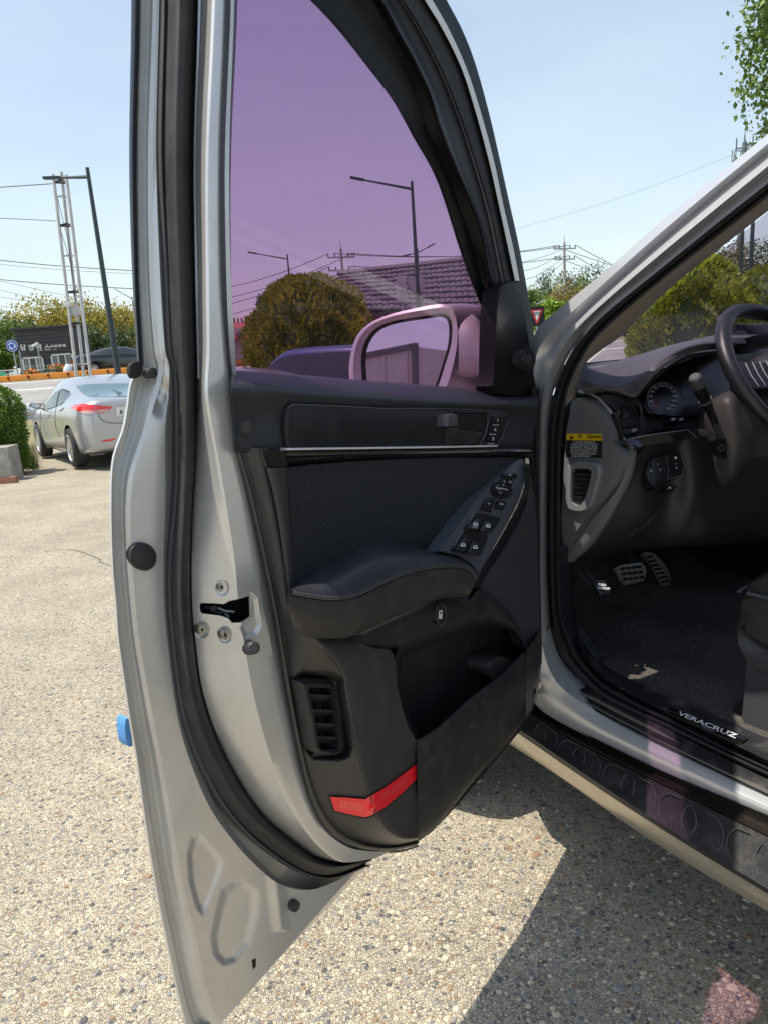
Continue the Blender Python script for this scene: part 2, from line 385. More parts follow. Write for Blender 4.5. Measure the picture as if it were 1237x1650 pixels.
latch = [(323,974),(326,972),(352,973),(361,974),(370,969),(383,966),(401,961),(402,993),(393,999),(387,1002.5),(375,1003),(369,996),(356,991.5),(327,988),(323,983)]
latd = [(404,958),(412,965),(418,1008),(412,1020),(395,1026),(389,1012),(398,1000),(402,990)]
def hlat(x, y):
    if not 930 < y < 1060: return 0
    d = dpoly(x, y, latch); h = -.034*sst(-.6, 1.6, d)
    if x > 380: h -= .004*sst(-4, 4, dpoly(x, y, latd))
    for bx, by in ((358,947),(325.6,1014.6),(363,1023)): h -= .0022*sst(0, 4, 12-math.hypot(x-bx, (y-by)*.8))
    return h
sh_ = MB()
m_ = 420
sh_.loft([(sh(r1, 5), -.018), (sh(r1, .5), -.008), (r1, 0), (sh(r1, 3), .003), (r2, .002), (r3, -.004), (sh(r3, 6), .0)], m=220, sub=3)
sh_.loft([(sh(r3, 6), .0), (r4, .009), (sh(r4, 8), .011)], m=220, sub=3)
sh_.loft([(sh(r4, 8), .011), (r5, .016)], m=420, sub=64, hfun=hemb)
sh_.loft([(r5, .016), (sh(r5, 12), .008)], m=200, sub=2)
def clipy(r, a, b_):
    q = [p for p in cat(r, 14) if a-1e-6 <= p[1] <= b_+1e-6 and not (b_ < 1300 and p[0] > 520)]
    def at_y(y):
        d = cat(r, 14)
        for p, n_ in zip(d, d[1:]):
            if p[1] <= y <= n_[1]: f = (y-p[1])/max(1e-9, n_[1]-p[1]); return (p[0]+(n_[0]-p[0])*f, y)
        return None
    if a > -240: q = [at_y(a)]+[p for p in q if p[1] > a+.3]
    if b_ < 1300: q = [p for p in q if p[1] < b_-.3]+[at_y(b_)]
    return q
mfl = lambda x, y: 1 if 955 < y < 1005 and inpoly(x, y, latch) else 0
for a, b_, mm, s1_, s2_ in ((-250, 935, 200, 8, 4), (935, 1055, 260, 48, 30), (1055, 2000, 200, 10, 4)):
    sh_.loft([(clipy(sh(w4, -3), a, b_), .02), (clipy(sh(w4, 1.5), a, b_), .034), (clipy(cr_, a, b_), .080)], m=mm, sub=s1_, hfun=hlat if mm == 260 else None, mfun=mfl if mm == 260 else None, spl=False)
    sh_.loft([(clipy(cr_, a, b_), .080), (clipy(sh(cr_, 5), a, b_), .0835), (clipy(ce, a, b_), .088), (clipy(sh(ce, 14), a, b_), .080)], m=mm, sub=s2_, hfun=hlat if mm == 260 else None, mfun=mfl if mm == 260 else None, spl=False)
# bottom flange running away to the hinge, and the closed outer skin
sh_.loft([([(310,1680),(350,1655),(406,1594),(463,1531),(544,1446),(588,1398),(700,1268),(845,1120)], -.012), ([(312,1672),(350,1646),(406,1584),(463,1522),(544,1437),(584,1393),(700,1256),(845,1108)], .004), ([(330,1660),(348,1638),(404,1573),(461,1510),(538,1428),(580,1384),(700,1240),(845,1090)], .006)], m=80, sub=3)
sh_.loft([([(575,1402),(700,1262),(845,1110)], 0), ([(600,1383),(700,1300),(850,1120)], .08)], m=20, spl=False)
skin = [(214,606),(207,625),(204,650),(197,690),(181,738),(177,800),(179,900),(185,975),(199,1100),(220,1230),(243,1390),(266,1510),(297,1646),(310,1680),(406,1592),(544,1444),(700,1262),(846,1112),(850,900),(850,640),(560,618),(300,598)]
def skn(x): return -.012-.043*sst(600, 880, x)
_c = (450, 1000)
sh_.prism([P(x, y, 'n', -.010) for x, y in skin], [P(x+(5 if x < 330 else 0), y-(5 if y > 1100 and x > 330 else 0), 'n', skn(x)) for x, y in skin])
shell = sh_.build('driver_door', [silver_dusty, pitm], suv, sharp=50, label='open front door, painted silver inside, seen from its rear edge')
sub = lambda mb, name, m, **k: mb.build(name, m, shell, **k)

# outer black moulding of the window frame and its end cap
mo = MB(); mo.loft([(sh([(212,-250),(212,0),(208,240),(211,366),(213,444),(217,512),(220,560),(222,596)], 3), -.03), ([(212,-250),(212,0),(208.5,240),(210.5,366),(213.4,444),(217,512),(220,560),(222,596)], -.01), ([(219,-250),(219,0),(214,240),(217,434),(223,560),(226,596)], .004), ([(226,-250),(226,0),(220.5,240),(223,434),(229,560),(230,592)], .002)], m=40, sub=3, smooth=True)
sub(mo, 'window_moulding', mat('moulding_black', (.010, .011, .016), .4, spec=.3))
sub(MB().plate([(212,586),(229,583),(229,602),(222,609),(214,609),(210,600)], 'n', .012, .006, .001, sm=3), 'moulding_end_cap', blackm)
# weather strip
ws = MB(); ws.loft([(w1, .010), (w2, .030), ([((a[0]+b[0])/2, (a[1]+b[1])/2) for a, b in zip(w2, w3)], .047), (w3, .050), (sh(w3, 8), .044), (w4, .024)], m=200, sub=4, smooth=True)
sub(ws, 'weather_strip', rubber)
lip = MB(); lip.loft([(sh(w1, -1), .010), (sh(w1, 3), .020), (sh(w1, 9), .024), (sh(w1, 13), .017)], m=200, sub=3, smooth=True)
sub(lip, 'weather_strip_lip', mat('grey_rubber', (.05, .052, .056), .5))
sub(MB().loft([([(318,-250),(318,0),(311,240),(313,434),(316,560),(318,610)], .028), ([(320,-250),(320,0),(313,240),(315,434),(318,560),(319,610)], .040), ([(324,-250),(324,0),(316,240),(318.5,434),(321,560),(322.5,611)], .042), ([(325,-250),(325,0),(317.5,240),(320,434),(322.5,560),(324,611)], .03)], m=40), 'frame_trim_strip', white_silver)
# plugs, bolts, bumper
for cx, cy, rx, ry, an in ((232,897,20.5,23.5,-.5), (247,601,7.8,9,0), (475.5,1460,8.5,10,.3)):
    b = MB(); tp_ = .0172 if cx < 240 else .019; b.disc(cx, cy, rx, ry, 'n', tp_, .008, .0012, 36, ang=an); b.disc(cx+.5, cy-.5, rx*.8, ry*.8, 'n', tp_+.0006, .012, .0005, 32, ang=an)
    sub(b, 'rubber_plug', mat('plug_rubber', (.035, .033, .036), .55, bump=(300, .3, .001)))
def facept(x, y): # depth of the shut face at a point
    return .034+(x-310)/(384-310)*.046
for cx, cy in ((358.2,946.6), (325.6,1014.6), (363,1023)):
    v = facept(cx, cy)-.001; b = MB(); b.disc(cx, cy, 6.2, 8.6, 'n', v+.001, v-.006, .001, 22, ang=-.25)
    b.disc(cx+.6, cy, 4.6, 6.6, 'n', v+.003, v-.002, .0012, 18, ang=-.25)
    star = [(cx+.6+(2.6 if k % 2 else 1.3)*cos(k*pi/6), cy+(3.6 if k % 2 else 1.8)*sin(k*pi/6)) for k in range(12)]
    b.plate(star, 'n', v+.0034, v, 0, mi=1)
    sub(b, 'torx_bolt', [steel, blackm])
b = MB()
b.disc(346, 981, 6.5, 5, 'n', .034, .02, .002); b.tube([P(352, 979, 'n', .036), P(362, 984, 'n', .044), P(378, 986, 'n', .05)], .0022); b.disc(355.5, 988, 1.6, 1.6, 'n', .045, .03, .0005); b.disc(367, 988, 2.4, 1.8, 'n', .05, .03, .0005)
b.tube([P(352, 979, 'n', .036), P(369, 994, 'n', .045)], .0018)
sub(b, 'latch_mechanism', mat('dark_steel', (.30, .30, .29), .35, .6))
c0, c1 = P(401, 1043.5, 'n', .080), P(409, 1044, 'n', .104)
b = MB(); b.tube([c0, c0.lerp(c1, .5), c1, c1+(c1-c0)*.08], [.0095, .0088, .0078, .0055], 18); sub(b, 'rubber_bumper', mat('plug_rubber'))
b = MB(); b.plate([(407,1548),(413,1545),(413,1558),(409,1562)], 'n', .014, .0, .0005); sub(b, 'notch_shade', blackm)  # flat black plate standing for the dark of a small notch
b = MB(); b.plate([(202,1163),(211,1160),(215,1201),(205,1198)], 'n', -.034, -.052, .003, sm=3); sub(b, 'door_guard', bluefoam)

# ---------------------------------------------------------------- window frame, glass
g0 = [(378,-110),(400,-85),(450,-45),(499,0),(544,48),(593,110),(632,162),(666,223),(703,291),(739,400),(755,446),(770,484),(785,512),(795,540),(799,580),(801,632)]
g1 = [(385,-170),(480,-130),(560,-60),(609,0),(635,48),(661,94),(687,149),(703,200),(726,259),(765,356),(782,430),(796,480),(803,530),(807,580),(808,632)]
g2 = [(385,-195),(500,-150),(600,-70),(645,0),(674,48),(706,110),(735,181),(761,259),(784,340),(801,420),(812,475),(820,530),(824,580),(826,632)]
g3 = [(385,-225),(540,-170),(640,-70),(683,0),(712,48),(742,110),(765,181),(786,259),(802,330),(817,400),(828,452),(838,505),(849,565),(857,630)]
g4 = [(385,-235),(560,-178),(655,-70),(695,0),(722,48),(750,110),(773,181),(794,259),(809,330),(824,395),(835,452),(845,505),(856,565),(862,630)]
g5 = [(385,-242),(570,-180),(668,-72),(705,0),(732,48),(759,108),(782,181),(801,255),(816,325),(831,393),(843,453),(853,512),(860,570),(863,628)]
g6 = [(385,-250),(580,-182),(680,-75),(719,0),(744,48),(765,102),(787,181),(803,250),(818,318),(834,390),(846,453),(856,512),(863,572),(866,628)]
fr = MB()
fr.loft([(g3, .080), (g4, .060), (g5, .03), (g6, 0), (g6, -.03)], m=120, sub=3)
fr.loft([([(330,-250),(385,-250)], .0), ([(330,-250),(385,-235)], .09)], m=8)
sub(fr, 'window_frame', mat('frame_black_paint', (.008, .010, .013), .6, spec=.08))
sub(MB().loft([(g0, .030), (sh(g0, 1), .044), ([((a[0]*2+b[0]*3)/5, (a[1]*2+b[1]*3)/5) for a, b in zip(g0, g1)], .052), (g1, .066)], m=120, sub=3), 'window_surround', mat('surround_black', (.006, .006, .007), .3, spec=.15))
sub(MB().loft([(sh(g1, -1), .064), (sh(g1, 6), .076), ([((a[0]+b[0])/2, (a[1]+b[1])/2) for a, b in zip(g1, g2)], .072), (g2, .078)], m=120, sub=3, smooth=True), 'window_run_rubber', mat('run_rubber', (.018, .021, .028), .42))
sub(MB().loft([(g2, .074), (sh(g2, 5), .086), (sh(g3, -8), .088), (g3, .078)], m=120, sub=3, smooth=True), 'frame_seal', mat('felt_seal', (.022, .024, .030), .8, bump=(380, .6, .002), vary=(120, (.06, .06, .06), .58, .75)))
sub(MB().loft([(sh(g3[:11], 0), .080), (sh(g3[:11], 1), .096), (sh(g4[:11], 0), .096), (sh(g4[:11], 1), .070)], m=100, sub=2), 'frame_trim_strip', mat('pale_trim', (.62, .62, .60), .5))
sub(MB().loft([([(362,-250),(361,0),(353,240),(355,434),(362,560),(369,604)], .08), ([(365,-250),(365,0),(357,240),(358,434),(366,560),(372,604)], .092), ([(372,-250),(371,0),(362,240),(364,434),(370,560),(376,604)], .088), ([(384,-250),(383,0),(373,240),(372.5,434),(375,560),(379,604)], .045)], m=50, sub=2), 'window_run_rubber', mat('run_rubber'))
sub(MB().plate([(328,-235),(383,-235),(383,-100),(328,-100)], 'n', .04, .0, 0), 'frame_corner', blackm)
# purple filmed pane
film = film_glass('purple_film_glass', (.46, .265, .425), .006, dirt=.09)
gv = [(373,-112),(400,-92),(450,-52),(503,-7),(548,41),(597,104),(636,157),(671,220),(709,290),(744,397),(760,446),(776,484),(792,512),(804,540),(806,640),(600,628),(371,606)]
fp = [P(x, y, 'n', .047) for x, y in gv]
def pane(name, pts, N_, m, parent, th=.0045, **k):
    b = MB(); n = len(pts); 
    t = tessellate_polygon([pts]); b.add(pts, [tuple(q) for q in t]); return b.build(name, m, parent, **k)
pane('window_glass', fp, DN, film, shell)
# etched marks on the pane
b = MB(); ink = mat('etched_mark', (.01, .01, .012), .6)
def ringpx(mb, cx, cy, rx, ry, w, kind, v, n=24, mi=0):
    A = [P(cx+rx*cos(2*pi*k/n), cy+ry*sin(2*pi*k/n), kind, v) for k in range(n)]; B = [P(cx+(rx-w)*cos(2*pi*k/n), cy+(ry-w)*sin(2*pi*k/n), kind, v) for k in range(n)]
    mb.grid([A, B], mi, close=True)
ringpx(b, 386, 541, 6, 5, 1.2, 'n', .0485); sub(b, 'glass_marking', ink); b = MB(); text_on(b, 'H', 386, 541, 6.5, 'n', .0485, .05, 1.15, .02, shear=.3); text_on(b, 'I', 375.8, 541, 6, 'n', .0485)
for i, s_ in enumerate(('HYUNDAI', 'SAFETY', '43R-001583', 'AS2 M4B', '43R-0088')): text_on(b, s_, 387, 549.5+i*4.6, 2.6, 'n', .0485, .03, 1.5)
sub(b, 'glass_marking', ink); b = MB()
text_on(b, 'CSW', 416, 483, 6, 'n', .0485, 1.9, 1.2, .03)
sub(b, 'glass_marking', ink)
# small triangle panel with the round tweeter
b = MB(); b.plate([(803,470),(812,458),(828,452),(836,470),(846,520),(855,575),(861,624),(861,634),(795,636),(797,600),(798,540)], 'n', .094, .06, .004, sm=2)
sub(b, 'mirror_corner_panel', mat('corner_plastic', (.0035, .004, .005), .55, spec=.25, bump=(1200, .3, .0005)))
b = MB(); b.disc(848.5, 580, 14.5, 17.5, 'n', .108, .09, .003, 30); b.disc(848.5, 580, 9.5, 11.5, 'n', .104, .10, .001, 26); b.disc(849, 580, 7.5, 9, 'n', .1115, .10, .002, 24, mi=1); ringpx(b, 849, 580, 3.5, 4.5, .8, 'n', .1118, mi=2)
sub(b, 'tweeter', [blackm, trimd, mat('worn_grey', (.08, .08, .085), .5)])

# ---------------------------------------------------------------- door trim: upper roll
trim = MB()
topE = [(377,598),(400,598),(470,603),(560,611),(650,618),(740,625),(793,628),(840,628),(866,624)]
topE2 = [(374,604),(400,603),(470,608),(560,617),(650,625),(740,632),(793,636),(840,636),(867,632)]
rollM = [(374,625),(420,625),(490,632),(560,637),(650,643),(740,648),(793,650),(840,650),(866,648)]
rollB = [(376,665),(420,662),(462,655),(560,660),(650,662),(740,664),(800,664),(840,668),(864,668)]
bot = [(379,725),(420,725),(465,724),(560,723),(650,722),(740,721),(800,720),(840,720),(855,720)]
trim.loft([(topE, .040), (topE, .052), (topE2, .082), (rollM, .114), ([(a[0], a[1]+8) for a in rollB], .104), (bot, .102), ([(a[0], a[1]+3) for a in bot], .085)], m=90, sub=5, smooth=True)
trim.loft([([(374,600),(372,625),(376,670),(379,726)], .075), ([(373,602),(371,625),(375,670),(378,726)], .092), ([(378,602),(377,625),(381,670),(385,726)], .104)], m=30, sub=3, smooth=True)
sub(trim, 'trim_upper', mat('upper_roll_vinyl', (.028, .032, .038), .36, bump=(700, .8, .0012), dust=(15, .22, (.16, .15, .14))))
_tb = BVHTree.FromPolygons(trim.v, trim.f)
def on_surf(bv, x, y, e=4):
    h = [bv.ray_cast(CAM, ray(a, b_).normalized())[0] for a, b_ in ((x, y), (x+e, y), (x, y+e))]
    n = (h[1]-h[0]).cross(h[2]-h[0]).normalized(); return (h[0], n if n.dot(CAM-h[0]) > 0 else -n)
SCP = (on_surf(_tb, 400, 688.5)[0], DN)
b = MB(); b.disc(400, 688.5, 12.5, 13, SCP, .0025, -.004, .002, 28); ringpx(b, 400, 688.5, 11, 11.5, 1, SCP, .0028, mi=1); b.disc(402, 688.5, 3, 4, SCP, .0035, 0, .001, 12)
sub(b, 'trim_screw_cap', [trimm, blackm])
ins = [(463,657),(473,651.5),(540,654),(612,658),(700,658),(770,660),(806,663),(816,668),(816,680),(810,700),(801,718),(700,719.5),(600,721),(500,722.5),(465,723),(462,706),(459.5,680)]
sub(MB().plate(ins, 'n', .112, .095, .0025), 'insert_panel', insertm)
b = MB(); ie = [P(x, y, 'n', .1128) for x, y in ins[:11]]; b.tube(ie, .0006, 6, cap=False); sub(b, 'insert_edge', mat('edge_grey', (.12, .13, .14), .4))
b = MB(); b.plate([(464,722),(560,721),(700,719),(802,717),(801,720),(700,722),(560,724),(465,725.5)], 'n', .1155, .10, .0006); sub(b, 'chrome_strip', chrome)
# door release; a flat black plate paints the shade of its recess
hr = [(730,664),(785,666),(786,676),(781,700),(772,716.5),(722,717.5),(724,690)]
b = MB(); b.ringplate([(726,661),(789,663),(790,676),(785,700),(775,719),(718,719.5),(720,690)], hr, 'n', .1145, .108, inbot=.112, sm=False); b.plate(hr, 'n', .1128, .11, .0004, mi=1)
sub(b, 'release_recess_shade', [insertm, pitm])
b = MB(); b.plate([(722,669),(726,666.5),(733,666.5),(737,669),(737,687),(721,687)], 'n', .133, .10, .003); sub(b, 'release_lever', mat('lever_grey', (.075, .078, .085), .38))
b = MB(); b.plate([(721,689),(738,689),(740,695),(778,696.5),(771,715.5),(721,716.5)], 'n', .118, .095, .003); sub(b, 'release_lever_base', trimd)
b = MB(); b.tube([P(758, 672, 'n', .095), P(762, 684, 'n', .1), P(757, 696, 'n', .1)], .002); sub(b, 'release_hook', mat('worn_grey'))
b = MB(); b.tube([P(784.5, 668, 'n', .115), P(785.5, 680, 'n', .116), P(781, 700, 'n', .116), P(771, 717, 'n', .115)], .0008); b.tube([P(796, 669.5, 'n', .115), P(790, 697, 'n', .116), P(785, 712, 'n', .115)], .0006, 5); sub(b, 'recess_edge', mat('edge_grey'))
for i, (cx, cy, s_) in enumerate(((801,677.5,'1'), (796.7,692.5,'4'), (793.5,707.5,'2'))):
    b = MB(); b.plate([(cx-6,cy-6.6),(cx+7,cy-6),(cx+5.4,cy+6.6),(cx-8,cy+6.2)], 'n', .1165, .10, .0012); sub(b, 'memory_button', btn)
    b = MB(); text_on(b, s_ if i < 2 else 'S', cx+.3, cy, 5, 'n', .1168, 0, 1, .02); b.plate([(cx-7,cy+6.8),(cx+1.5,cy+7),(cx+1.5,cy+7.8),(cx-7,cy+7.6)], 'n', .1172, .115, 0)
    sub(b, 'button_symbol', whitep)
# gloss strip
gs = MB(); gs.loft([([(462,725),(560,724),(700,722),(802,720),(855,719)], .098), ([(462,730),(560,729),(700,727),(802,725),(855,724)], .110), ([(464,742),(520,738),(600,734),(700,733),(802,731),(856,732)], .111), ([(465,753),(500,750),(560,745),(655,740),(740,738),(822,737),(856,739)], .100)], m=60, sub=4, smooth=True)
sub(gs, 'gloss_strip', gloss)
sub(MB().plate([(421,725),(461,725),(464,752),(430,753)], 'n', .111, .095, .003), 'gloss_strip_end', mat('gloss_brown', (.03, .026, .022), .08, coat=1.))

# ---------------------------------------------------------------- door trim: lower body
tl = MB()
e0 = [(380,722),(395,775),(413,850),(428,920),(440,980),(452,1050),(462,1110),(473,1170),(487,1235),(503,1290),(524,1330),(552,1355),(590,1368),(630,1370),(673,1362)]
e1 = [(385,722),(401,775),(419,850),(434,920),(446,980),(458,1050),(468,1110),(479,1170),(493,1235),(509,1286),(530,1324),(556,1348),(592,1363),(632,1366),(673,1358)]
e2 = [(398,722),(412,775),(430,850),(444,920),(455,980),(467,1050),(477,1110),(489,1170),(503,1232),(520,1280),(540,1315),(566,1339),(598,1356),(636,1361),(673,1354)]
rg = [(412,722),(424,775),(440,850),(454,920),(464,980),(500,1035),(538,1080),(551,1130),(562,1180),(572,1225),(586,1268),(600,1310),(618,1340),(645,1353),(673,1351)]
rh = [(422,722),(432,775),(447,850),(460,920),(470,985),(520,1034),(558,1080),(567,1130),(577,1180),(588,1225),(600,1268),(614,1308),(632,1335),(652,1349),(673,1350)]
seam = [(432,722),(438,775),(452,850),(464,920),(480,985),(590,1040),(632,1052),(640,1110),(655,1165),(671,1197),(672,1230),(672.5,1262),(673,1300),(673,1330),(673.5,1349)]
def hvent(x, y):
    if not 1070 < y < 1240: return 0
    return -.024*sst(-6, 7, dpoly(x, y, [(478,1094),(490,1086),(535,1086),(548,1094),(556,1150),(564,1205),(560,1217),(548,1221),(508,1219),(497,1208),(486,1150)]))
tl.loft([(e0, .080), (sh(e0, 0), .094), (e1, .099), (sh(e1, 2), .094), (e2, .099), ([(p[0], p[1], .134 if p[1] > 1000 else .106) for p in rg], 0), ([(p[0], p[1], .1445 if p[1] > 1000 else .108) for p in rh], 0), ([(p[0], p[1], .137 if p[1] > 1000 else .106) for p in seam], 0)], m=330, sub=18, smooth=True, hfun=hvent)
sub(tl, 'trim_lower', trimm, sharp=60)
# smooth vertical strip beside the cloth
st = MB(); st.loft([([(429,754),(440,800),(452,870),(463,955)], .100), ([(430,754),(442,800),(454,870),(465,955)], .112), ([(446,754),(456,800),(464,870),(471,955)], .115), ([(461,753),(466,800),(471,870),(476,950)], .110)], m=40, sub=4, smooth=True)
st.loft([([(429,754),(445,753),(461,752)], .100), ([(430,755),(445,754),(461,753)], .113)], m=8)
sub(st, 'cloth_side_strip', trimm)
ct = MB(); ct.loft([([(461,754),(500,750),(560,745),(655,740),(740,738),(845,739)], .098), ([(461,756),(500,752),(560,747),(655,742),(740,740),(845,741)], .108), ([(466,800),(520,790),(600,785),(700,780),(790,775),(838,773)], .112), ([(471,870),(540,850),(620,830),(700,818),(780,815),(820,815)], .112), ([(470,960),(520,930),(600,900),(700,900),(760,905),(780,905)], .110)], m=60, sub=8, smooth=True)
sub(ct, 'cloth_panel', cloth)

# ---------------------------------------------------------------- armrest
padT = [(463,954),(474,945),(486,937),(502,924),(520,913),(562,891),(580,880),(600,876),(621,875.5),(654,880),(709,889),(738,895),(759,908),(771,922)]
padM = [(468,951),(482,948),(502,945),(522,938),(544,930),(572,915),(600,903),(625,897),(648,893),(675,892),(709,896),(738,901),(757,911),(769,926)]
stitch = [(472,951),(488,954.5),(505,957),(523,959.5),(541,960),(570,956),(592,947),(612,937),(632,928),(651,920),(699,909),(739,908),(759,916),(768,932)]
lo1 = [(463,957),(482,962),(505,966),(525,969),(545,969),(572,965),(594,956),(614,946),(634,937),(653,929),(700,918),(739,917),(757,925),(764,938)]
lo2 = [(465,981),(480,990),(505,997),(525,1000),(548,1000),(576,994),(598,984),(618,974),(640,964),(662,954),(700,945),(735,943),(750,948),(757,954)]
lo3 = [(471,1005),(483,1020),(500,1026),(521,1029),(553,1028),(574,1023),(594,1014),(612,1006),(632,996),(650,988),(683,972),(715,964),(738,964),(750,968)]
ar = MB(); ar.loft([(padT, .100), (padT, .112), (padM, .160), (stitch, .176)], m=140, sub=7, smooth=True)
ar.loft([(stitch, .176), ([((a[0]+b[0])/2, (a[1]+b[1])/2+.6) for a, b in zip(stitch, lo1)], .1745), (lo1, .174)], m=140, sub=3)
sub(ar, 'armrest_pad', leather, sharp=60)
b = MB()
for dy, dn in ((1.6, .0015), (5.2, .0015)):
    q = resamp(cat([(x, y+dy) for x, y in stitch]), 170)
    for i in range(1, 168, 2):
        b.tube([P(q[i][0], q[i][1], 'n', .1775), P(q[i+1][0], q[i+1][1], 'n', .1775)], .0008, 5)
sub(b, 'stitching', mat('thread', (.10, .105, .12), .6), kind='stuff')
ab = MB(); ab.loft([(lo1, .172), (sh(lo1, 0, 2), .176), (lo2, .172), (sh(lo3, 0, -3), .158), (lo3, .145)], m=140, sub=6, smooth=True)
sub(ab, 'armrest_base', mat('armrest_plastic', (.036, .035, .035), .38, bump=(1000, .5, .0009), dust=(18, .3, (.16, .145, .13))))

# ---------------------------------------------------------------- switch panel
SW = plane3((709,889,'n',.150), (843,742,'n',.118), (790,880,'n',.150))
swo = [(709,888),(722,868),(736,850),(750,829),(764,808),(781,790),(800,773),(815,757),(828,745),(836,740),(842,741),(846,747),(845,773),(835,807),(818,841),(797,878),(776,914),(762,945),(751,968),(750,969),(762,944),(770,922),(759,908),(738,895)]
b = MB(); b.plate(swo, SW, 0, -.03, .004); sub(b, 'switch_panel', swp)
# glossy side wall of the switch panel
b = MB(); b.loft([([(846,746),(846,773),(836,807),(819,841),(798,878),(778,914),(764,945),(752,970)], .128), ([(851,748),(852,775),(843,809),(827,843),(806,880),(786,914),(771,944),(757,972)], .112), ([(856,749),(857,776),(849,812),(833,846),(812,883),(790,915),(773,944),(757,973)], .098)], m=50, sub=3)
sub(b, 'switch_panel_side', mat('side_black', (.008, .008, .01), .22))
def wsym(mb, cx, cy, s, kind, v, auto=False):
    text_on(mb, '■', cx, cy, 3.2*s, kind, v, .15, 1.5)
    if auto: text_on(mb, 'AUTO', cx-1, cy+5*s, 2.2*s, kind, v, .1, 1.2)
def c9(x, y): return (700+x/5.69, 640+y/5.69)
def sw_button(name, pts, h, bev=.0012, rim=True):
    q = [c9(*p) for p in pts]; cx = sum(p[0] for p in q)/len(q); cy = sum(p[1] for p in q)/len(q)
    if rim:
        o = [(cx+(x-cx)*1.16, cy+(y-cy)*1.16) for x, y in q]; sub(MB().plate(o, SW, .0008, -.002, .0005), 'button_rim', blackm)
    sub(MB().plate(q, SW, h, -.003, bev), name, btn); return cx, cy
for nm, pts, sy in (('lock_button', [(628,700),(745,702),(738,748),(620,738)], 'o-'), ('mirror_select_button', [(610,752),(660,755),(652,795),(600,785)], 'L'), ('mirror_select_button', [(665,757),(715,762),(702,805),(655,795)], 'R'),
                    ('fold_button', [(475,932),(548,938),(510,1050),(428,1028)], 'o'), ('lockout_button', [(580,950),(652,960),(625,1032),(560,1018)], 'oo')):
    cx, cy = sw_button(nm, pts, .0045); b = MB(); text_on(b, sy, cx+1.2, cy-2.2 if nm not in ('mirror_select_button',) else cy, 3.4, SW, .0048, .1, 1.1, .03); sub(b, 'button_symbol', whitep)
b = MB(); b.disc(*c9(615, 852), 18, 14.2, SW, .002, -.002, .001, 30, ang=.15); b.disc(*c9(615, 845), 14.6, 11.6, SW, .0035, -.002, .001, 30, mi=1, ang=.15); sub(b, 'mirror_dial_ring', [mat('dial_grey', (.012, .013, .015), .3), blackm])
b = MB(); b.disc(*c9(614, 840), 12.3, 9.6, SW, .0075, -.002, .0015, 28, ang=.15); sub(b, 'mirror_dial', btn)
b = MB(); cx, cy = c9(614, 840); text_on(b, 'MIRROR', cx, cy, 2.2, SW, .0078, .1, 1.2, .02)
for dx, dy, a in ((2.5,-6.3,0), (-2.5,6,pi), (8.6,1.6,pi/2), (-8.8,-1.8,-pi/2)):
    b.plate([(cx+dx+1.5*sin(a+t), cy+dy-1.4*cos(a+t)) for t in (0, 2.2, -2.2)], SW, .0079, .007, 0)
sub(b, 'dial_marking', whitep)
for o, sws in (([(372,1062),(400,1060),(606,1104),(600,1130),(520,1248),(500,1248),(305,1215),(302,1185)], ([(372,1106),(445,1124),(400,1226),(312,1210),(310,1190)], [(456,1128),(548,1146),(512,1244),(412,1230)])),
               ([(262,1228),(290,1222),(492,1272),(488,1300),(425,1445),(400,1458),(195,1418),(170,1392)], ([(268,1278),(335,1312),(280,1426),(196,1408),(188,1392)], [(346,1316),(432,1336),(392,1448),(294,1430)]))):
    q = [c9(*p) for p in o]; cx = sum(p[0] for p in q)/8; cy = sum(p[1] for p in q)/8
    big = [(cx+(x-cx)*1.05, cy+(y-cy)*1.05) for x, y in q]
    b = MB(); b.ringplate(big, q, SW, .0015, -.002, m=48, inbot=-.002, sm=False); b.plate(q, SW, .0005, -.004, 0, mi=1); sub(b, 'switch_well', [mat('well_edge', (.09, .10, .115), .35), blackm])
    for k, s_ in enumerate(sws):
        p = [c9(*a) for a in s_]; b = MB(); n_ = len(p)
        fr_ = [(x, y, .0095 if y > cy+2 else .0035) for x, y in p]; b.plate(fr_, SW, .006, -.003, .0018); sub(b, 'window_switch', btn)
        mx_ = sum(a[0] for a in p)/n_; my_ = sum(a[1] for a in p)/n_
        b = MB(); sx, sy = mx_+1.2, my_-2.2; w_ = 3.6
        b.ringplate([(sx-w_,sy+2.2),(sx-w_+1,sy-1.6),(sx-w_+2.6,sy-2.6),(sx+w_-.6,sy-1.8),(sx+w_,sy+2.8)], [(sx-w_+1.4,sy+1),(sx-w_+2,sy-1),(sx,sy-1.5),(sx+w_-1.6,sy-.8),(sx+w_-1.2,sy+1.2)], SW, .0088, .0078, m=10, sm=False)
        b.plate([(sx-w_,sy+1.8),(sx+w_,sy+2.4),(sx+w_,sy+3.6),(sx-w_,sy+3)], SW, .0098, .009, 0)
        if s_ is sws[0] and o[0][0] == 372: text_on(b, 'AUTO', sx-1, sy+6, 2, SW, .0099, .15, 1.1, .02)
        sub(b, 'switch_symbol', whitep)

# ---------------------------------------------------------------- speaker mesh, pocket, vent, reflector
sg = [(853,752),(860,800),(864,850),(867,940),(868,985),(868,1012),(857,1030),(846,1044),(838,1020),(828,1005),(817,990),(804,977),(790,966),(778,957),(774,950),(778,938),(792,915),(812,885),(833,848),(847,815),(852,780)]
sub(MB().plate(sg, 'n', .108, .08, .002), 'speaker_grille', grille)
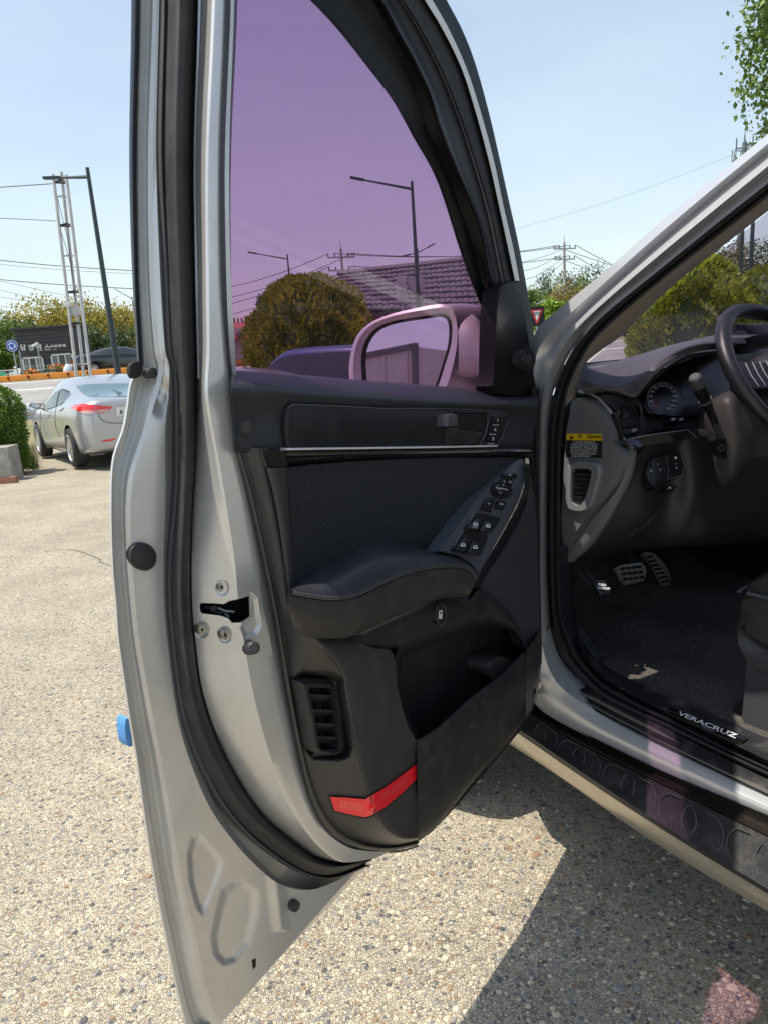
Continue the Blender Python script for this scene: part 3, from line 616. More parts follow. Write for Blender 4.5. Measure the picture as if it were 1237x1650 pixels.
# back wall of the map pocket
pk = [(636,1046),(675,1034),(715,1018),(756,1006),(796,1006),(824,1018),(846,1044),(852,1060),(804,1110),(715,1180),(667,1204),(650,1180),(640,1126),(633,1082)]
b = MB(); b.plate([(x, y) for x, y in pk], 'n', .058, .05, 0); sub(b, 'pocket_back', trimd)
tp = MB() # panel above the pocket, rolling in
a0 = [(553,1028),(574,1023),(612,1006),(650,988),(683,972),(715,963),(750,969),(768,952),(790,962),(812,980),(830,1004),(850,1046)]
a1 = [(560,1045),(590,1040),(622,1024),(660,1008),(690,994),(722,985),(752,985),(775,976),(797,984),(816,997),(832,1017),(851,1052)]
a2 = [(600,1060),(620,1054),(645,1043),(672,1032),(700,1022),(728,1012),(756,1003),(780,999),(800,1002),(820,1012),(836,1028),(852,1057)]
a3 = [(640,1066),(646,1060),(660,1052),(680,1044),(704,1034),(730,1024),(757,1014),(780,1010),(800,1013),(818,1022),(834,1036),(852,1060)]
tp.loft([(a0, .100), (a0, .128), (a1, .132), (a2, .120), (a3, .058)], m=80, sub=5, smooth=True)
sub(tp, 'pocket_surround', trimd)
b = MB(); b.loft([([(640,1046),(634,1082),(640,1126),(652,1165),(665,1196)], .136), ([(643,1046),(637,1082),(643,1126),(655,1165),(668,1194)], .128), ([(650,1048),(644,1082),(650,1126),(662,1160),(676,1185)], .06)], m=30, sub=3)
sub(b, 'pocket_side', trimd)
fpn = MB()
rimA = [(668,1193),(691,1181),(715,1161),(756,1124),(804,1088),(825,1067),(841,1050)]
rimB = [(671,1199),(694,1188),(719,1168),(760,1131),(808,1095),(829,1074),(844,1056)]
lowM = [(672,1260),(700,1245),(730,1215),(765,1180),(805,1140),(830,1118),(845,1100)]
lowB = [(673,1345),(697,1328),(723,1300),(764,1248),(804,1206),(826,1180),(844,1155)]
lowC = [(673,1353),(699,1334),(726,1304),(767,1251),(806,1209),(828,1182),(845,1158)]
fpn.loft([(rimA, .118), (sh(rimA, 1, 0), .132), (rimB, .139), (lowM, .144), (lowB, .118), (lowC, .07)], m=70, sub=8, smooth=True)
sub(fpn, 'pocket_front', mat('pocket_plastic', (.019, .020, .022), .5, bump=(1500, .4, .0006), vary=(55, (.05, .05, .05), .56, .76), dust=(24, .4, (.16, .15, .135))))
b = MB(); b.loft([(sh(lowC[:2]+[(760,1262),(845,1160)], 0), .07), ([(640,1372),(690,1345),(760,1270),(845,1168)], .07)], m=10); 
b.loft([([(618,1369),(645,1369),(673,1362)], .085), ([(600,1372),(640,1374),(676,1364)], .05)], m=10)
sub(b, 'trim_underside', blackm)
fe = MB(); fe.loft([([(846,1050),(846,1100),(846,1157)], .133), ([(858,1034),(856,1090),(855,1142)], .124), ([(869,1012),(870,1060),(864,1110)], .104), ([(872,1010),(872,1060),(866,1110)], .06)], m=20, sub=3, smooth=True)
fe.loft([([(845,1157),(856,1141),(865,1110)], .12), ([(846,1160),(857,1144),(867,1112)], .05)], m=10)
sub(fe, 'trim_front_end', trimm)
b = MB(); b.loft([([(856,624),(853,720),(856,745),(863,850),(868,1012),(868,1070)], .100), ([(866,626),(858,720),(860,745),(867,850),(870,960),(871,1070)], .098), ([(868,628),(862,720),(864,745),(869,850),(873,960),(873,1070)], .05)], m=50)
sub(b, 'trim_front_edge', trimd)
b = MB(); b.disc(807, 1078, 19, 20, 'n', .112, .06, .004, 30, ang=.2); sub(b, 'cup_holder', mat('armrest_plastic'))
# oval badge switch
b = MB(); b.disc(710, 990, 9, 17.5, 'n', .139, .115, .002, 30, ang=.12); b.disc(710, 990, 7.2, 15, 'n', .1415, .13, .0015, 28, ang=.12, mi=1); b.disc(710, 990, 5.5, 12, 'n', .140, .13, .001, 28, ang=.12)
sub(b, 'tailgate_button', [btn, trimd])
b = MB(); b.plate([(707.5,984),(712.5,983),(712,997),(707,997)], 'n', .1425, .14, 0); b.plate([(709,986),(711,986),(711,990),(709,990)], 'n', .1428, .142, 0, mi=1); sub(b, 'button_symbol', [whitep, blackm])
b = MB(); b.tube([P(710+8.4*cos(a)*1, 990+16.5*sin(a), 'n', .1405) for a in [k*pi/14 for k in range(-12, 13)]], .0006, 5); sub(b, 'button_bezel', mat('edge_grey'))
# vent grille in the door
vo = [(488,1100),(496,1096),(534,1096),(543,1102),(550,1150),(557,1207),(553,1217),(545,1219),(515,1217),(506,1210),(497,1150)]
vi = [(497,1112),(502,1108),(531,1108),(536,1113),(542,1150),(548,1203),(546,1211),(540,1213),(519,1211),(514,1206),(505,1150)]
b = MB(); b.ringplate(vo, vi, 'n', .119, .095, inbot=.085, m=44, sm=False); sub(b, 'vent_frame', trimd)
sub(MB().plate(vi, 'n', .088, .08, 0), 'vent_back', pitm)
for i, y in enumerate((1119, 1143, 1165, 1186.5, 1208)):
    x0, x1 = 499+i*3.9, 534+i*2.9
    b = MB(); A, B_ = P(x0, y, 'n', .1165), P(x1, y+1, 'n', .1165); n_ = -DN*.016 - ZZ*.014
    b.prism([A, B_, B_+n_, A+n_], [A-ZZ*.0018, B_-ZZ*.0018, B_+n_-ZZ*.0018, A+n_-ZZ*.0018], 0); sub(b, 'vent_slat', mat('slat_grey', (.035, .036, .040), .4))
b = MB(); b.tube([P(499, 1112, 'n', .104), P(508, 1160, 'n', .104), P(516, 1209, 'n', .104)], .0012, 6); b.tube([P(499, 1112, 'n', .104), P(516, 1110, 'n', .104)], .0012, 6); sub(b, 'vent_rod', mat('slat_grey'))
# reflector, folded round the corner
R1 = [(531,1284),(533,1283),(588,1288),(594,1300),(592,1315),(588,1317),(539,1306),(535,1299)]
R2 = [(588,1288),(620,1269),(650,1247),(673,1229),(673,1254),(650,1276),(620,1301),(598,1314),(588,1317)]
_lb = BVHTree.FromPolygons(tl.v, tl.f)
b = MB(); R0 = [(529,1282),(588,1286),(620,1267),(650,1245),(674,1226),(674,1257),(650,1279),(620,1304),(599,1317),(588,1320),(537,1308)]
for nm_, R_, of_, m_ in (('reflector_bezel', [(529,1282),(560,1284),(589,1286),(590,1320),(560,1314),(537,1308)], .0015, blackm), ('reflector_bezel', [(588,1286),(620,1267),(650,1245),(674,1226),(674,1257),(650,1279),(620,1304),(599,1317),(588,1320)], .0015, blackm), ('red_reflector', [(532,1284),(560,1285.5),(588.5,1288),(588.5,1317),(560,1311.5),(539,1306)], .0045, redm), ('red_reflector', [(588,1288),(605,1278),(620,1269),(650,1247),(672,1230),(672,1254),(650,1276),(620,1301),(598,1314),(588,1317)], .0045, redm)):
    b = MB(); patch(b, R_, _lb, of_, rings=6, n=60); sub(b, nm_, m_)
pr_ = mat('red_prism', (.95, .10, .09), .15, coat=.6)
for k in range(11):
    x = 548+k*3.4; b = MB(); patch(b, [(x, 1289+k*.2), (x+1.7, 1289.2+k*.2), (x+1.9, 1304+k*.5), (x+.3, 1303.6+k*.5)], _lb, .0052, rings=1, n=8); sub(b, 'reflector_prism', pr_)
for k in range(10):
    x = 614+k*4.2; b = MB(); patch(b, [(x, 1279-k*2.9), (x+1.7, 1278-k*2.9), (x+1.9, 1292-k*2.9), (x+.3, 1293-k*2.9)], _lb, .0052, rings=1, n=8); sub(b, 'reflector_prism', pr_)
b = MB(); b.tube([P(672.5, y, 'n', .1375) for y in (1197, 1225, 1262, 1300, 1345)], .0007, 5); sub(b, 'panel_seam', blackm); b = MB(); b.tube([P(845.5, y, 'n', .137) for y in (1056, 1090, 1120, 1157)], .0007, 5); sub(b, 'panel_seam', blackm)

# ---------------------------------------------------------------- outside mirror, beyond the pane
MNV = Vector((-.33, -.94, .085)).normalized()
MP = (P(760, 570, 'n', -.075), MNV)
mh = MB()
out = [(563,610),(564,576),(574,543),(595,521),(633,505),(688,493),(712,490),(726,491),(735,500),(740,526),(740,559),(733,600),(721,632),(700,655),(600,650),(572,632)]
inn = [(583,606),(582,576),(588,551),(604,530),(634,517),(690,508),(713,505),(724,511),(728,526),(726,555),(716,590),(704,625),(690,640),(600,636),(586,622)]
o = resamp([q[:2] for q in cat(out, 6, True)]+[out[0]], 61)[:-1]; ii = resamp([q[:2] for q in cat(inn, 6, True)]+[inn[0]], 61)[:-1]
A = [P(x, y, MP, 0) for x, y in ii]; Bq = [P(x, y, MP, .006) for x, y in [((a[0]+b[0]*2)/3, (a[1]+b[1]*2)/3) for a, b in zip(ii, o)]]
Cq = [P(x, y, MP, 0) for x, y in o]
rows = [[q-MNV*.02 for q in A], A, Bq, Cq]
ctr = sum(Cq, Vector())/60
for sc, dp in ((1.02, .03), (1.0, .06), (.90, .09), (.72, .115), (.4, .13), (.01, .133)):
    rows.append([ctr+(q-ctr)*sc - MNV*dp + DN*.12*(dp/.133) for q in Cq])
mh.grid(rows, 0, close=True)
hp = mat('mirror_housing_paint', (.58, .59, .60), .3, .4, coat=.6)
mh_o = mh.build('side_mirror', hp, suv, label='driver side mirror seen through the purple pane')
b = MB(); b.loft([([(735,497),(752,503),(768,512),(777,530),(781,552)], -.02), ([(738,545),(755,545),(770,552),(786,562),(803,568)], .01), ([(738,598),(755,599),(770,598),(786,596),(803,594)], .01), ([(735,612),(755,612),(770,608),(785,604),(800,604)], -.05)], MP, m=12, sub=4, smooth=True)
b.build('mirror_arm', hp, mh_o)
mirm = mat('mirror_silver', (.86, .88, .9), .015, 1.)
mg = MB(); mg.plate([(655+(x-655)*.97, 572+(y-572)*.97) for x, y in inn], MP, -.008, -.012, 0); mirror_obj = mg.build('mirror_glass', mirm, mh_o)
b = MB(); b.ringplate(inn, [(655+(x-655)*.93, 572+(y-572)*.93) for x, y in inn], MP, -.003, -.010, m=44); b.build('mirror_bezel', blackm, mh_o)
# ================================================================ SUV BODY
bodyp = white_silver
body = MB()
q1 = [(1500,-20,1.02),(1300,160,1.02),(1237,215,1.02),(1161,277,1.02),(1065,356,1.02),(968,442,1.02),(904,494,1.02),(862,535,1.02),(848,600,1.01),(846,700,1.0),(846,900,1.0),(846,1060,1.02)]
q2 = [(1500,2,1.0),(1300,177,1.0),(1237,231,1.0),(1161,293,1.0),(1065,374,1.0),(968,460,1.0),(904,518,1.0),(868,560,1.0),(856,620,.99),(852,700,.98),(852,900,.98),(852,1080,1.0)]
q3 = [(1500,18),(1300,191),(1237,245),(1161,307),(1065,389),(968,476),(912,532),(880,574),(864,630),(860,700),(860,900),(862,1060)]
q4 = [(1500,42),(1300,214),(1237,267),(1161,329),(1065,408),(968,491),(918,541),(890,587),(874,640),(870,720),(869,900),(872,1040)]
q5 = [(1500,48),(1300,219),(1237,272),(1161,334),(1065,412),(968,495),(922,545),(893,591),(877,643),(872,722),(871,900),(875,1036)]
q6 = [(1500,66),(1300,236),(1237,289),(1161,349),(1065,427),(968,506),(926,556),(900,605),(885,660),(881,740),(880,900),(885,1010)]
body.loft([(q1, 0), (q2, 0), (q3, 1.016), (q4, .992), (q5, 1.012), (sh(q5, 3, 2), 1.012), (sh(q6, -4, -3), .998), (q6, 1.06)], 'l', m=140, sub=3)
# jamb foot sweeping into the sill
foot_l = [(846,1050,1.02),(850,1090,1.03),(858,1128,1.05),(888,1156,1.06),(977,1202,1.07),(1083,1252,1.07),(1237,1315,1.07),(1500,1425,1.07)]
foot_a = [(860,1050,1.02),(866,1085,1.03),(880,1116,1.05),(908,1140,1.06),(980,1180,1.07),(1083,1230,1.07),(1237,1300,1.07),(1500,1410,1.07)]
foot_b = [(872,1036,1.035),(882,1074,1.045),(900,1104,1.06),(930,1128,1.075),(984,1160,1.09),(1083,1211,1.09),(1237,1284,1.09),(1500,1396,1.09)]
foot_c = [(885,1008,1.085),(897,1050,1.10),(912,1075,1.12),(938,1100,1.13),(990,1135,1.13),(1083,1182,1.13),(1237,1255,1.13),(1500,1368,1.13)]
body.loft([(foot_l, 0), (foot_a, 0), (foot_b, 0)], 'l', m=120, sub=5, smooth=True)
body.loft([(foot_b, 0), (foot_c, 0)], 'l', m=120, sub=2)
# silver lower rocker; its golden tint paints in the ground's reflection
rk0 = [(800,1186,1.03),(814,1195,1.03),(906,1255,1.03),(1012,1330,1.03),(1118,1398,1.03),(1237,1469,1.03),(1500,1628,1.03)]
rk1 = [(812,1170,1.0),(828,1178,1.0),(920,1241,1.0),(1012,1302,1.0),(1118,1369,1.0),(1237,1441,1.0),(1500,1599,1.0)]
rkb = MB(); rkb.loft([([(x, y-20, 1.20) for x, y, v in rk0], 0), (rk0, 0), (rk1, 0)], 'l', m=60, sub=4, smooth=True)
bo = body.build('body_frame', bodyp, suv, sharp=28, label='silver door frame, sill and windscreen pillar')
bsub = lambda mb, name, m, **k: mb.build(name, m, bo, **k)
bsub(rkb, 'lower_rocker', mat('rocker_ground_reflection', (.66, .61, .50), .36, .8, vary=(30, (.58, .53, .43), .45, .8)))
# step pad and dark rocker moulding
sp1 = [(810,1166),(828,1177),(920,1240),(1012,1301),(1118,1368),(1237,1440),(1500,1598)]
sp2 = [(832,1128),(853,1146),(917,1188),(1026,1243),(1130,1294),(1237,1347),(1500,1475)]
b = MB(); b.loft([(sp1, 1.02), (sp1, .996), (sh(sp1, 3, -5), .992), ([(x+1.5, y+4) for x, y in sp2], 1.036), (sp2, 1.045)], 'l', m=80, sub=6)
bsub(b, 'step_pad', mat('scuffed_step', (.018, .018, .020), .42, bump=(400, .6, .0012), vary=(16, (.05, .05, .052), .55, .85), dust=(14, .55, (.16, .15, .14))))
dm0, dm1 = sp2, [(835,1108),(858,1126),(888,1154),(977,1200),(1083,1250),(1237,1314),(1500,1424)]
b = MB(); b.loft([(dm0, 1.040), (sh(dm0, 0, -3), 1.048), ([((a[0]+c[0])/2, (a[1]+c[1])/2) for a, c in zip(dm0, dm1)], 1.072), (dm1, 1.066)], 'l', m=80, sub=4, smooth=True)
bsub(b, 'rocker_moulding', mat('brown_satin_moulding', (.045, .038, .032), .3, .4, vary=(20, (.07, .06, .05), .5, .8)))
# raised arcs and joints on the step pad
_A, _B = resamp(sp1, 402), resamp(sp2, 402)
def stepp(t, f): # t along 0..1, f across 0(bottom)..1(top)
    k = min(399, max(0, int(t*400))); g_ = t*400-k; a, a2, c, c2 = _A[k], _A[k+1], _B[k], _B[k+1]; a = (a[0]+(a2[0]-a[0])*g_, a[1]+(a2[1]-a[1])*g_); c = (c[0]+(c2[0]-c[0])*g_, c[1]+(c2[1]-c[1])*g_); x = a[0]+(c[0]-a[0])*f; y = a[1]+(c[1]-a[1])*f
    return P(x, y, 'l', .992+(1.036-.992)*f-.002)
ribm = mat('worn_rib', (.062, .061, .06), .6)
def t_x(x):
    for k in range(401):
        if (_A[k][0]+_B[k][0])/2 >= x: return k/400
    return 1.
for x_ in (868, 930, 1010, 1108, 1228, 1370):
    t = t_x(x_)
    for sg_ in (-1, 1):
        b = MB(); w = .006+.012*t; b.tube([stepp(t+sg_*(.006+w*sin(pi*k/14)), .20+.62*k/14) for k in range(15)], [.0006+.0016*sin(pi*k/14)*(.6+.4*sin(k*2.3+x_)) for k in range(15)], 6); bsub(b, 'tread_rib', ribm)
for x_ in (898, 967, 1057, 1166, 1296):
    t = t_x(x_)
    for sg_ in (-1, 1):
        b = MB(); w = .010+.016*t; pts = [stepp(t+sg_*(.005+w+.03), .14), stepp(t+sg_*(.005+w), .16)]+[stepp(t+sg_*(.004+w*(abs(k-6)/6)**2.5), .18+.66*k/12) for k in range(1, 12)]+[stepp(t+sg_*(.005+w), .86), stepp(t+sg_*(.005+w+.03), .88)]
        b.tube(pts, .0013, 6); bsub(b, 'tread_joint', ribm)
# seal loop, up the pillar, down the jamb and along the sill
s0 = [(1500,66,1.08),(1300,236,1.08),(1237,289,1.08),(1161,349,1.08),(1065,427,1.08),(968,506,1.08),(926,556,1.08),(899,612,1.08),(884,670,1.08),(881,740,1.08),(880,900,1.08),(884,1000,1.09),(897,1045,1.10),(910,1070,1.12),(938,1101,1.13),(967,1128,1.13),(1024,1156,1.13),(1082,1182,1.13),(1237,1254,1.13),(1500,1368,1.13)]
s1 = [(1500,98),(1300,266),(1237,317),(1161,377),(1065,452),(968,536),(935,582),(914,630),(905,690),(902,740),(902,900),(906,985),(924,1040),(936,1062),(960,1090),(985,1109),(1040,1139),(1100,1168),(1237,1236),(1500,1352)]
def mixr(a, b, f, v): return [(p[0]+(q[0]-p[0])*f, p[1]+(q[1]-p[1])*f, (p[2] if len(p) > 2 else v)-v) for p, q in zip(a, b)]
b = MB(); b.loft([(s0, 0), (mixr(s0, s1, .2, .02), 0), (mixr(s0, s1, .45, .024), 0), (mixr(s0, s1, .6, .008), 0), (mixr(s0, s1, .7, .014), 0), (mixr(s0, s1, .9, .010), 0), ([(p[0], p[1], q[2]+.03) for p, q in zip(s1, s0)], 0)], 'l', m=220, sub=3, smooth=True)
bsub(b, 'door_opening_seal', mat('seal_rubber', (.018, .020, .025), .7))
# outer scuff plate on the silver sill
b = MB(); b.plate([(918,1126,1.088),(930,1112,1.10),(943,1106,1.115),(990,1136,1.122),(1083,1185,1.122),(1237,1258,1.122),(1500,1372,1.122),(1500,1394,1.088),(1237,1283,1.088),(1083,1210,1.088),(985,1160,1.086),(940,1136,1.084)], 'l', 1.09, 1.10, .002)
bsub(b, 'sill_scuff_plate', mat('dusty_black', (.022, .023, .025), .45, bump=(700, .4, .001), vary=(25, (.09, .085, .08), .52, .8)))
b = MB(); b.tube([P(x, y, 'l', 1.098) for x, y in ((938,1118),(960,1128),(990,1144),(1083,1192),(1237,1266),(1500,1380))], .004, 8); b.tube([P(x, y, 'l', 1.088) for x, y in ((930,1124),(985,1154),(1083,1204),(1237,1278),(1500,1392))], .002, 6)
bsub(b, 'scuff_plate_rib', mat('dusty_grey_rib', (.12, .115, .11), .5))
# inner scuff plate
t0 = [(935,1050,1.15),(965,1090,1.15),(1000,1113,1.15),(1060,1145,1.15),(1130,1178,1.15),(1237,1232,1.15),(1500,1350,1.15)]
t1 = [(925,1020,1.23),(945,1050,1.23),(985,1080,1.23),(1050,1110,1.23),(1125,1140,1.23),(1237,1190,1.23),(1500,1300,1.23)]
b = MB(); b.loft([(t0, 0), (mixr(t0, t1, .15, .006), 0), ([(p[0]*.2+q[0]*.8, p[1]*.2+q[1]*.8, 1.215) for p, q in zip(t0, t1)], 0), (t1, 0), ([(x, y, 1.25) for x, y, v in t1], 0)], 'l', m=60, sub=3)
bsub(b, 'inner_sill_trim', mat('dusty_sill', (.022, .024, .028), .5, bump=(300, .4, .001), vary=(14, (.16, .15, .14), .50, .74)))
SP = plane3((1076,1141,'l',1.130), (1203,1189,'l',1.130), (1086,1156,'l',1.115))
b = MB(); b.plate([(1076,1141),(1083,1139),(1204,1189),(1194,1196),(1180,1195),(1085,1153),(1072,1147)], SP, .003, -.003, .0008); bsub(b, 'name_plate', gloss)
b = MB(); ang = atan2(1184-1148, 1184-1088)
text_on(b, 'VERACRUZ', 1137, 1167, 7.2, SP, .0036, ang+.03, 2.0, .02, shear=.25); bsub(b, 'name_lettering', mat('brushed_letters', (.85, .87, .9), .3, .3))
# inner pillar trim and windscreen
p0 = [(1500,94),(1300,262),(1237,313),(1161,373),(1065,449),(968,533),(935,580),(914,628),(905,660)]
p1_ = [(1500,122),(1300,286),(1237,335),(1161,394),(1078,460),(1000,536),(965,562),(939,586),(925,640)]
b = MB(); b.loft([(p0, 1.10), ([((a[0]+c[0])/2, (a[1]+c[1])/2) for a, c in zip(p0, p1_)], 1.14), (p1_, 1.19), (sh(p1_, 2, 3), 1.26)], 'l', m=60, sub=3, smooth=True)
bsub(b, 'inner_pillar_trim', mat('beige_pillar_trim', (.30, .27, .24), .7, bump=(900, .3, .0005)))
ws_ = film_glass('windscreen_glass', (.60, .54, .62), .012, dirt=.012)
wq = [P(938, 592, 'l', 1.24), P(1082, 470, 'l', 1.16), P(1500, 122, 'l', 1.20)]
wtop = wq[2]; wn = CL
lo = P(938, 592, 'l', 1.24)
# screen spans the car's width: base line far side and roof line far side
base2 = lo + CL*1.30 + CS*.12; top2 = wtop + CL*1.25
pane('windscreen', [lo - CS*.0, wq[1], wtop, top2, base2], CS, ws_, bo)
# roof, far side, rear, floor: the closed rest of the body (coordinates along, across, up)
def C_(s, l, z): return car(s, l, z)
zt = P(1300, 177, 'l', 1.02).z
rf_s = (wtop.dot(CS)); rz = wtop.z
b = MB()
prof = [(rf_s+.02, rz+.0), (rf_s-.25, rz+.08), (-.4, rz+.12), (-1.4, rz+.07), (-2.1, rz-.02), (-2.6, 1.25), (-2.75, .95), (-2.75, .45)]
rows = []
for s, z in prof: rows.append([C_(s, 1.06+.03, z-.10), C_(s, 1.12, z-.035), C_(s, 1.3, z+.0), C_(s, 1.95, z+.02), C_(s, 2.5, z), C_(s, 2.75, z-.06), C_(s, 2.88, z-.16)])
b.grid(rows, 0)
b.grid([[C_(.15, 1.06, rz-.02), C_(-.1, 1.05, rz), C_(-2.0, 1.08, rz-.1)], [C_(.15, 1.0, 1.25), C_(-.1, 1.0, 1.25), C_(-2.55, 1.0, 1.25)], [C_(.15, .985, .9), C_(-.1, .985, .9), C_(-2.7, 1.0, .9)], [C_(.15, 1.0, .36), C_(-.1, 1.0, .36), C_(-2.6, 1.0, .4)]], 0)
b.grid([[C_(1.3, 2.82, rz-.5), C_(.3, 2.8, rz-.1), C_(-2.4, 2.8, rz-.1)], [C_(1.5, 2.9, 1.1), C_(.1, 2.9, 1.1), C_(-2.7, 2.9, 1.1)], [C_(2.2, 2.9, .35), C_(0, 2.9, .35), C_(-2.7, 2.9, .35)]], 0)
b.grid([[C_(2.6, 1.15, .34), C_(-2.7, 1.15, .34)], [C_(2.6, 2.85, .34), C_(-2.7, 2.85, .34)]], 0)
bsub(b, 'roof_and_sides', silver, sharp=50)
# bonnet and front wing beyond the door
hz = 1.13
b = MB(); rows = []
for s, z, ins_ in ((1.26, 1.16, 0), (1.42, 1.14, .0), (1.9, 1.06, .02), (2.15, .98, .06), (2.3, .84, .14), (2.34, .6, .2), (2.3, .38, .24)):
    rows.append([C_(s, 1.015+ins_, min(z, .36+0*z) if s < 1.3 else .45), C_(s, 1.00+ins_, min(.8, z)), C_(s, 1.03+ins_, z-.09), C_(s, 1.10+ins_, z-.02), C_(s, 1.4, z+.02), C_(s, 1.95, z+.05), C_(s, 2.5, z+.02), C_(s, 2.8-ins_, z-.03), C_(s, 2.9-ins_, .5)])
b.grid(rows, 0); bsub(b, 'bonnet_and_wing', white_silver, sharp=60)
def wheel(parent, c, axis, r=.37, w=.24, tyre_m=None, rim_m=None, spokes=7):
    """tyre and rim about axis"""
    a = axis.normalized(); u = ZZ; v = a.cross(u).normalized(); tb = MB(); n = 36
    def ringp(rr, off): return [c+(u*cos(2*pi*k/n)+v*sin(2*pi*k/n))*rr+a*off for k in range(n)]
    tb.grid([ringp(r*.66, w/2), ringp(r*.90, w/2+.005), ringp(r*.985, w*.42), ringp(r, w*.25), ringp(r, -w*.25), ringp(r*.985, -w*.42), ringp(r*.90, -w/2), ringp(r*.6, -w/2)], 0, close=True)
    t = tb.build('wheel', tyre_m or rubber, parent)
    rb = MB(); rb.grid([ringp(r*.69, w/2+.004), ringp(r*.65, w/2+.008), ringp(r*.61, w/2-.01), ringp(r*.58, w*.1), ringp(.001, w*.1)], 0, close=True, mfun=lambda i, j: 1 if i > 2 else 0)
    for k in range(spokes):
        t0_ = 2*pi*k/spokes; d = u*cos(t0_)+v*sin(t0_); e = u*-sin(t0_)+v*cos(t0_)
        f = [c+d*r*.10+e*r*.10+a*(w/2-.012), c+d*r*.10-e*r*.10+a*(w/2-.012), c+d*r*.62-e*r*.06+a*(w/2-.004), c+d*r*.62+e*r*.06+a*(w/2-.004)]
        rb.prism(f, [q-a*.03 for q in f], 0)
    rb.grid([ringp(r*.14, w/2-.008), ringp(.001, w/2)], 0, close=True)
    rb.build('rim', [rim_m or mat('alloy', (.62, .62, .60), .3, .8), pitm], t); return t
for s, l, sd_ in ((1.75, 1.06, -1), (-1.15, 1.06, -1), (1.75, 2.82, 1), (-1.15, 2.82, 1)):
    wheel(suv, C_(s, l, .37), CL*sd_)

# ================================================================ CABIN
cab = MB()
pitc = mat('cabin_black', (.012, .012, .013), .8, bump=(200, .3, .001))
S_, L_ = 's', 'l'
cab.grid([[C_(1.75, 1.12, .40), C_(1.75, 2.8, .40)], [C_(1.75, 1.12, 1.2), C_(1.75, 2.8, 1.2)]], 0)       # firewall
cab.grid([[C_(1.75, 2.1, .40), C_(-2, 2.1, .40)], [C_(1.75, 2.08, .8), C_(-2, 2.08, .7)], [C_(1.75, 2.3, .82), C_(-2, 2.3, .7)]], 0)
cab.grid([[C_(1.75, 1.22, .40), C_(1.26, 1.22, .40)], [C_(1.75, 1.22, .80), C_(1.26, 1.22, .80)]], 0)
cab.build('footwell_lining', pitc, suv)
carp = mat('carpet', (.075, .07, .064), .95, bump=(300, 1., .006), vary=(190, (.16, .148, .13), .42, .66), dust=(9, .5, (.26, .235, .20)))
cf = MB(); rows = []
for s in [1.74-k*.05 for k in range(54)]:
    rows.append([C_(s, 1.16+k*.045,   .482+(max(0, s-1.46)*.75)+.006*sin(s*9+k)-.012*sin(k*.3)) for k in range(22)])
cf.grid(rows, 0); cf.build('cabin_carpet', carp, suv)
gr = MB(); rg_ = random.Random(4)
for _ in range(170):
    s_, l_ = rg_.uniform(.55, 1.45), rg_.uniform(1.17, 1.95); r_ = rg_.uniform(.0006, .0016); gr.box(C_(s_, l_, .494+rg_.uniform(-.004, .004)), r_*2, r_*1.5, r_)
gr.build('grit', mat('grit', (.40, .37, .31), .9), suv, kind='stuff')
# dashboard: top pad sweeping into the instrument hood
dash = MB()
dA = [(922,622,1.16),(926,606,1.18),(932,598,1.22),(939,590,1.25),(975,583,1.36),(1010,580,1.48),(1060,566,1.70),(1150,540,1.95),(1237,535,2.1)]
dB = [(930,626,1.17),(936,612,1.20),(950,606,1.24),(970,600,1.28),(1000,582,1.36),(1030,572,1.42),(1080,556,1.50),(1135,546,1.60),(1200,545,1.75)]
dC = [(936,630,1.18),(960,622,1.21),(980,620,1.24),(1000,620,1.26),(1030,600,1.30),(1060,577,1.34),(1095,560,1.40),(1135,551,1.48),(1200,553,1.62)]
dD = [(940,632,1.19),(965,628,1.22),(990,627,1.24),(1012,628,1.26),(1034,612,1.28),(1056,592,1.31),(1084,574,1.36),(1118,561,1.44),(1160,556,1.55)]
dE = [(945,634,1.20),(970,632,1.23),(995,634,1.25),(1022,640,1.26),(1038,622,1.275),(1059,600,1.31),(1086,581,1.36),(1116,568,1.44),(1165,562,1.54)]
dash.loft([(dA, 0), (dB, 0), (dC, 0), (dD, 0), (dE, 0)], 'l', m=80, sub=6, smooth=True)
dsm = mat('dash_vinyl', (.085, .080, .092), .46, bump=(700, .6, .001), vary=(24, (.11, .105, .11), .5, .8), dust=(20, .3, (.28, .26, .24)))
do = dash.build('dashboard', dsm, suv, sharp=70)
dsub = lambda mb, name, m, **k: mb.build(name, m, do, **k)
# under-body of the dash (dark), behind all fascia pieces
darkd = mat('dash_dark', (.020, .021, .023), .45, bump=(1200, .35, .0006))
greyd = mat('dash_grey', (.17, .173, .18), .52, bump=(900, .6, .0008))
b = MB()
b.loft([([(936,634,1.265),(965,634,1.285),(995,638,1.305),(1022,644,1.32),(1036,660,1.335),(1030,700,1.335)], 0), ([(960,655,1.275),(985,670,1.285),(1000,680,1.295),(1014,690,1.305),(1024,700,1.315),(1026,712,1.325)], 0)], 'l', m=30, sub=3)
b.loft([([(1022,641,1.262),(1038,624,1.278),(1059,602,1.312),(1086,583,1.362),(1116,570,1.442),(1165,564,1.542)], 0), ([(1026,643,1.36),(1041,627,1.38),(1061,606,1.43),(1087,588,1.48),(1117,575,1.56),(1165,569,1.66)], 0)], 'l', m=40, sub=3)
b.loft([([(1022,641,1.262),(1030,655,1.275),(1030,670,1.285),(1024,690,1.27),(1010,708,1.255)], 0), ([(1028,643,1.36),(1038,656,1.38),(1045,665,1.36),(1040,680,1.32),(1036,702,1.29)], 0)], 'l', m=20, sub=3)
b.loft([([(1043,662,1.36),(1062,671,1.39),(1110,673,1.48),(1135,668,1.54)], 0), ([(1038,682,1.32),(1062,680,1.36),(1100,682,1.44),(1130,678,1.50)], 0), ([(1036,700,1.29),(1062,692,1.33),(1100,690,1.41),(1130,688,1.47)], 0)], 'l', m=20, sub=3)
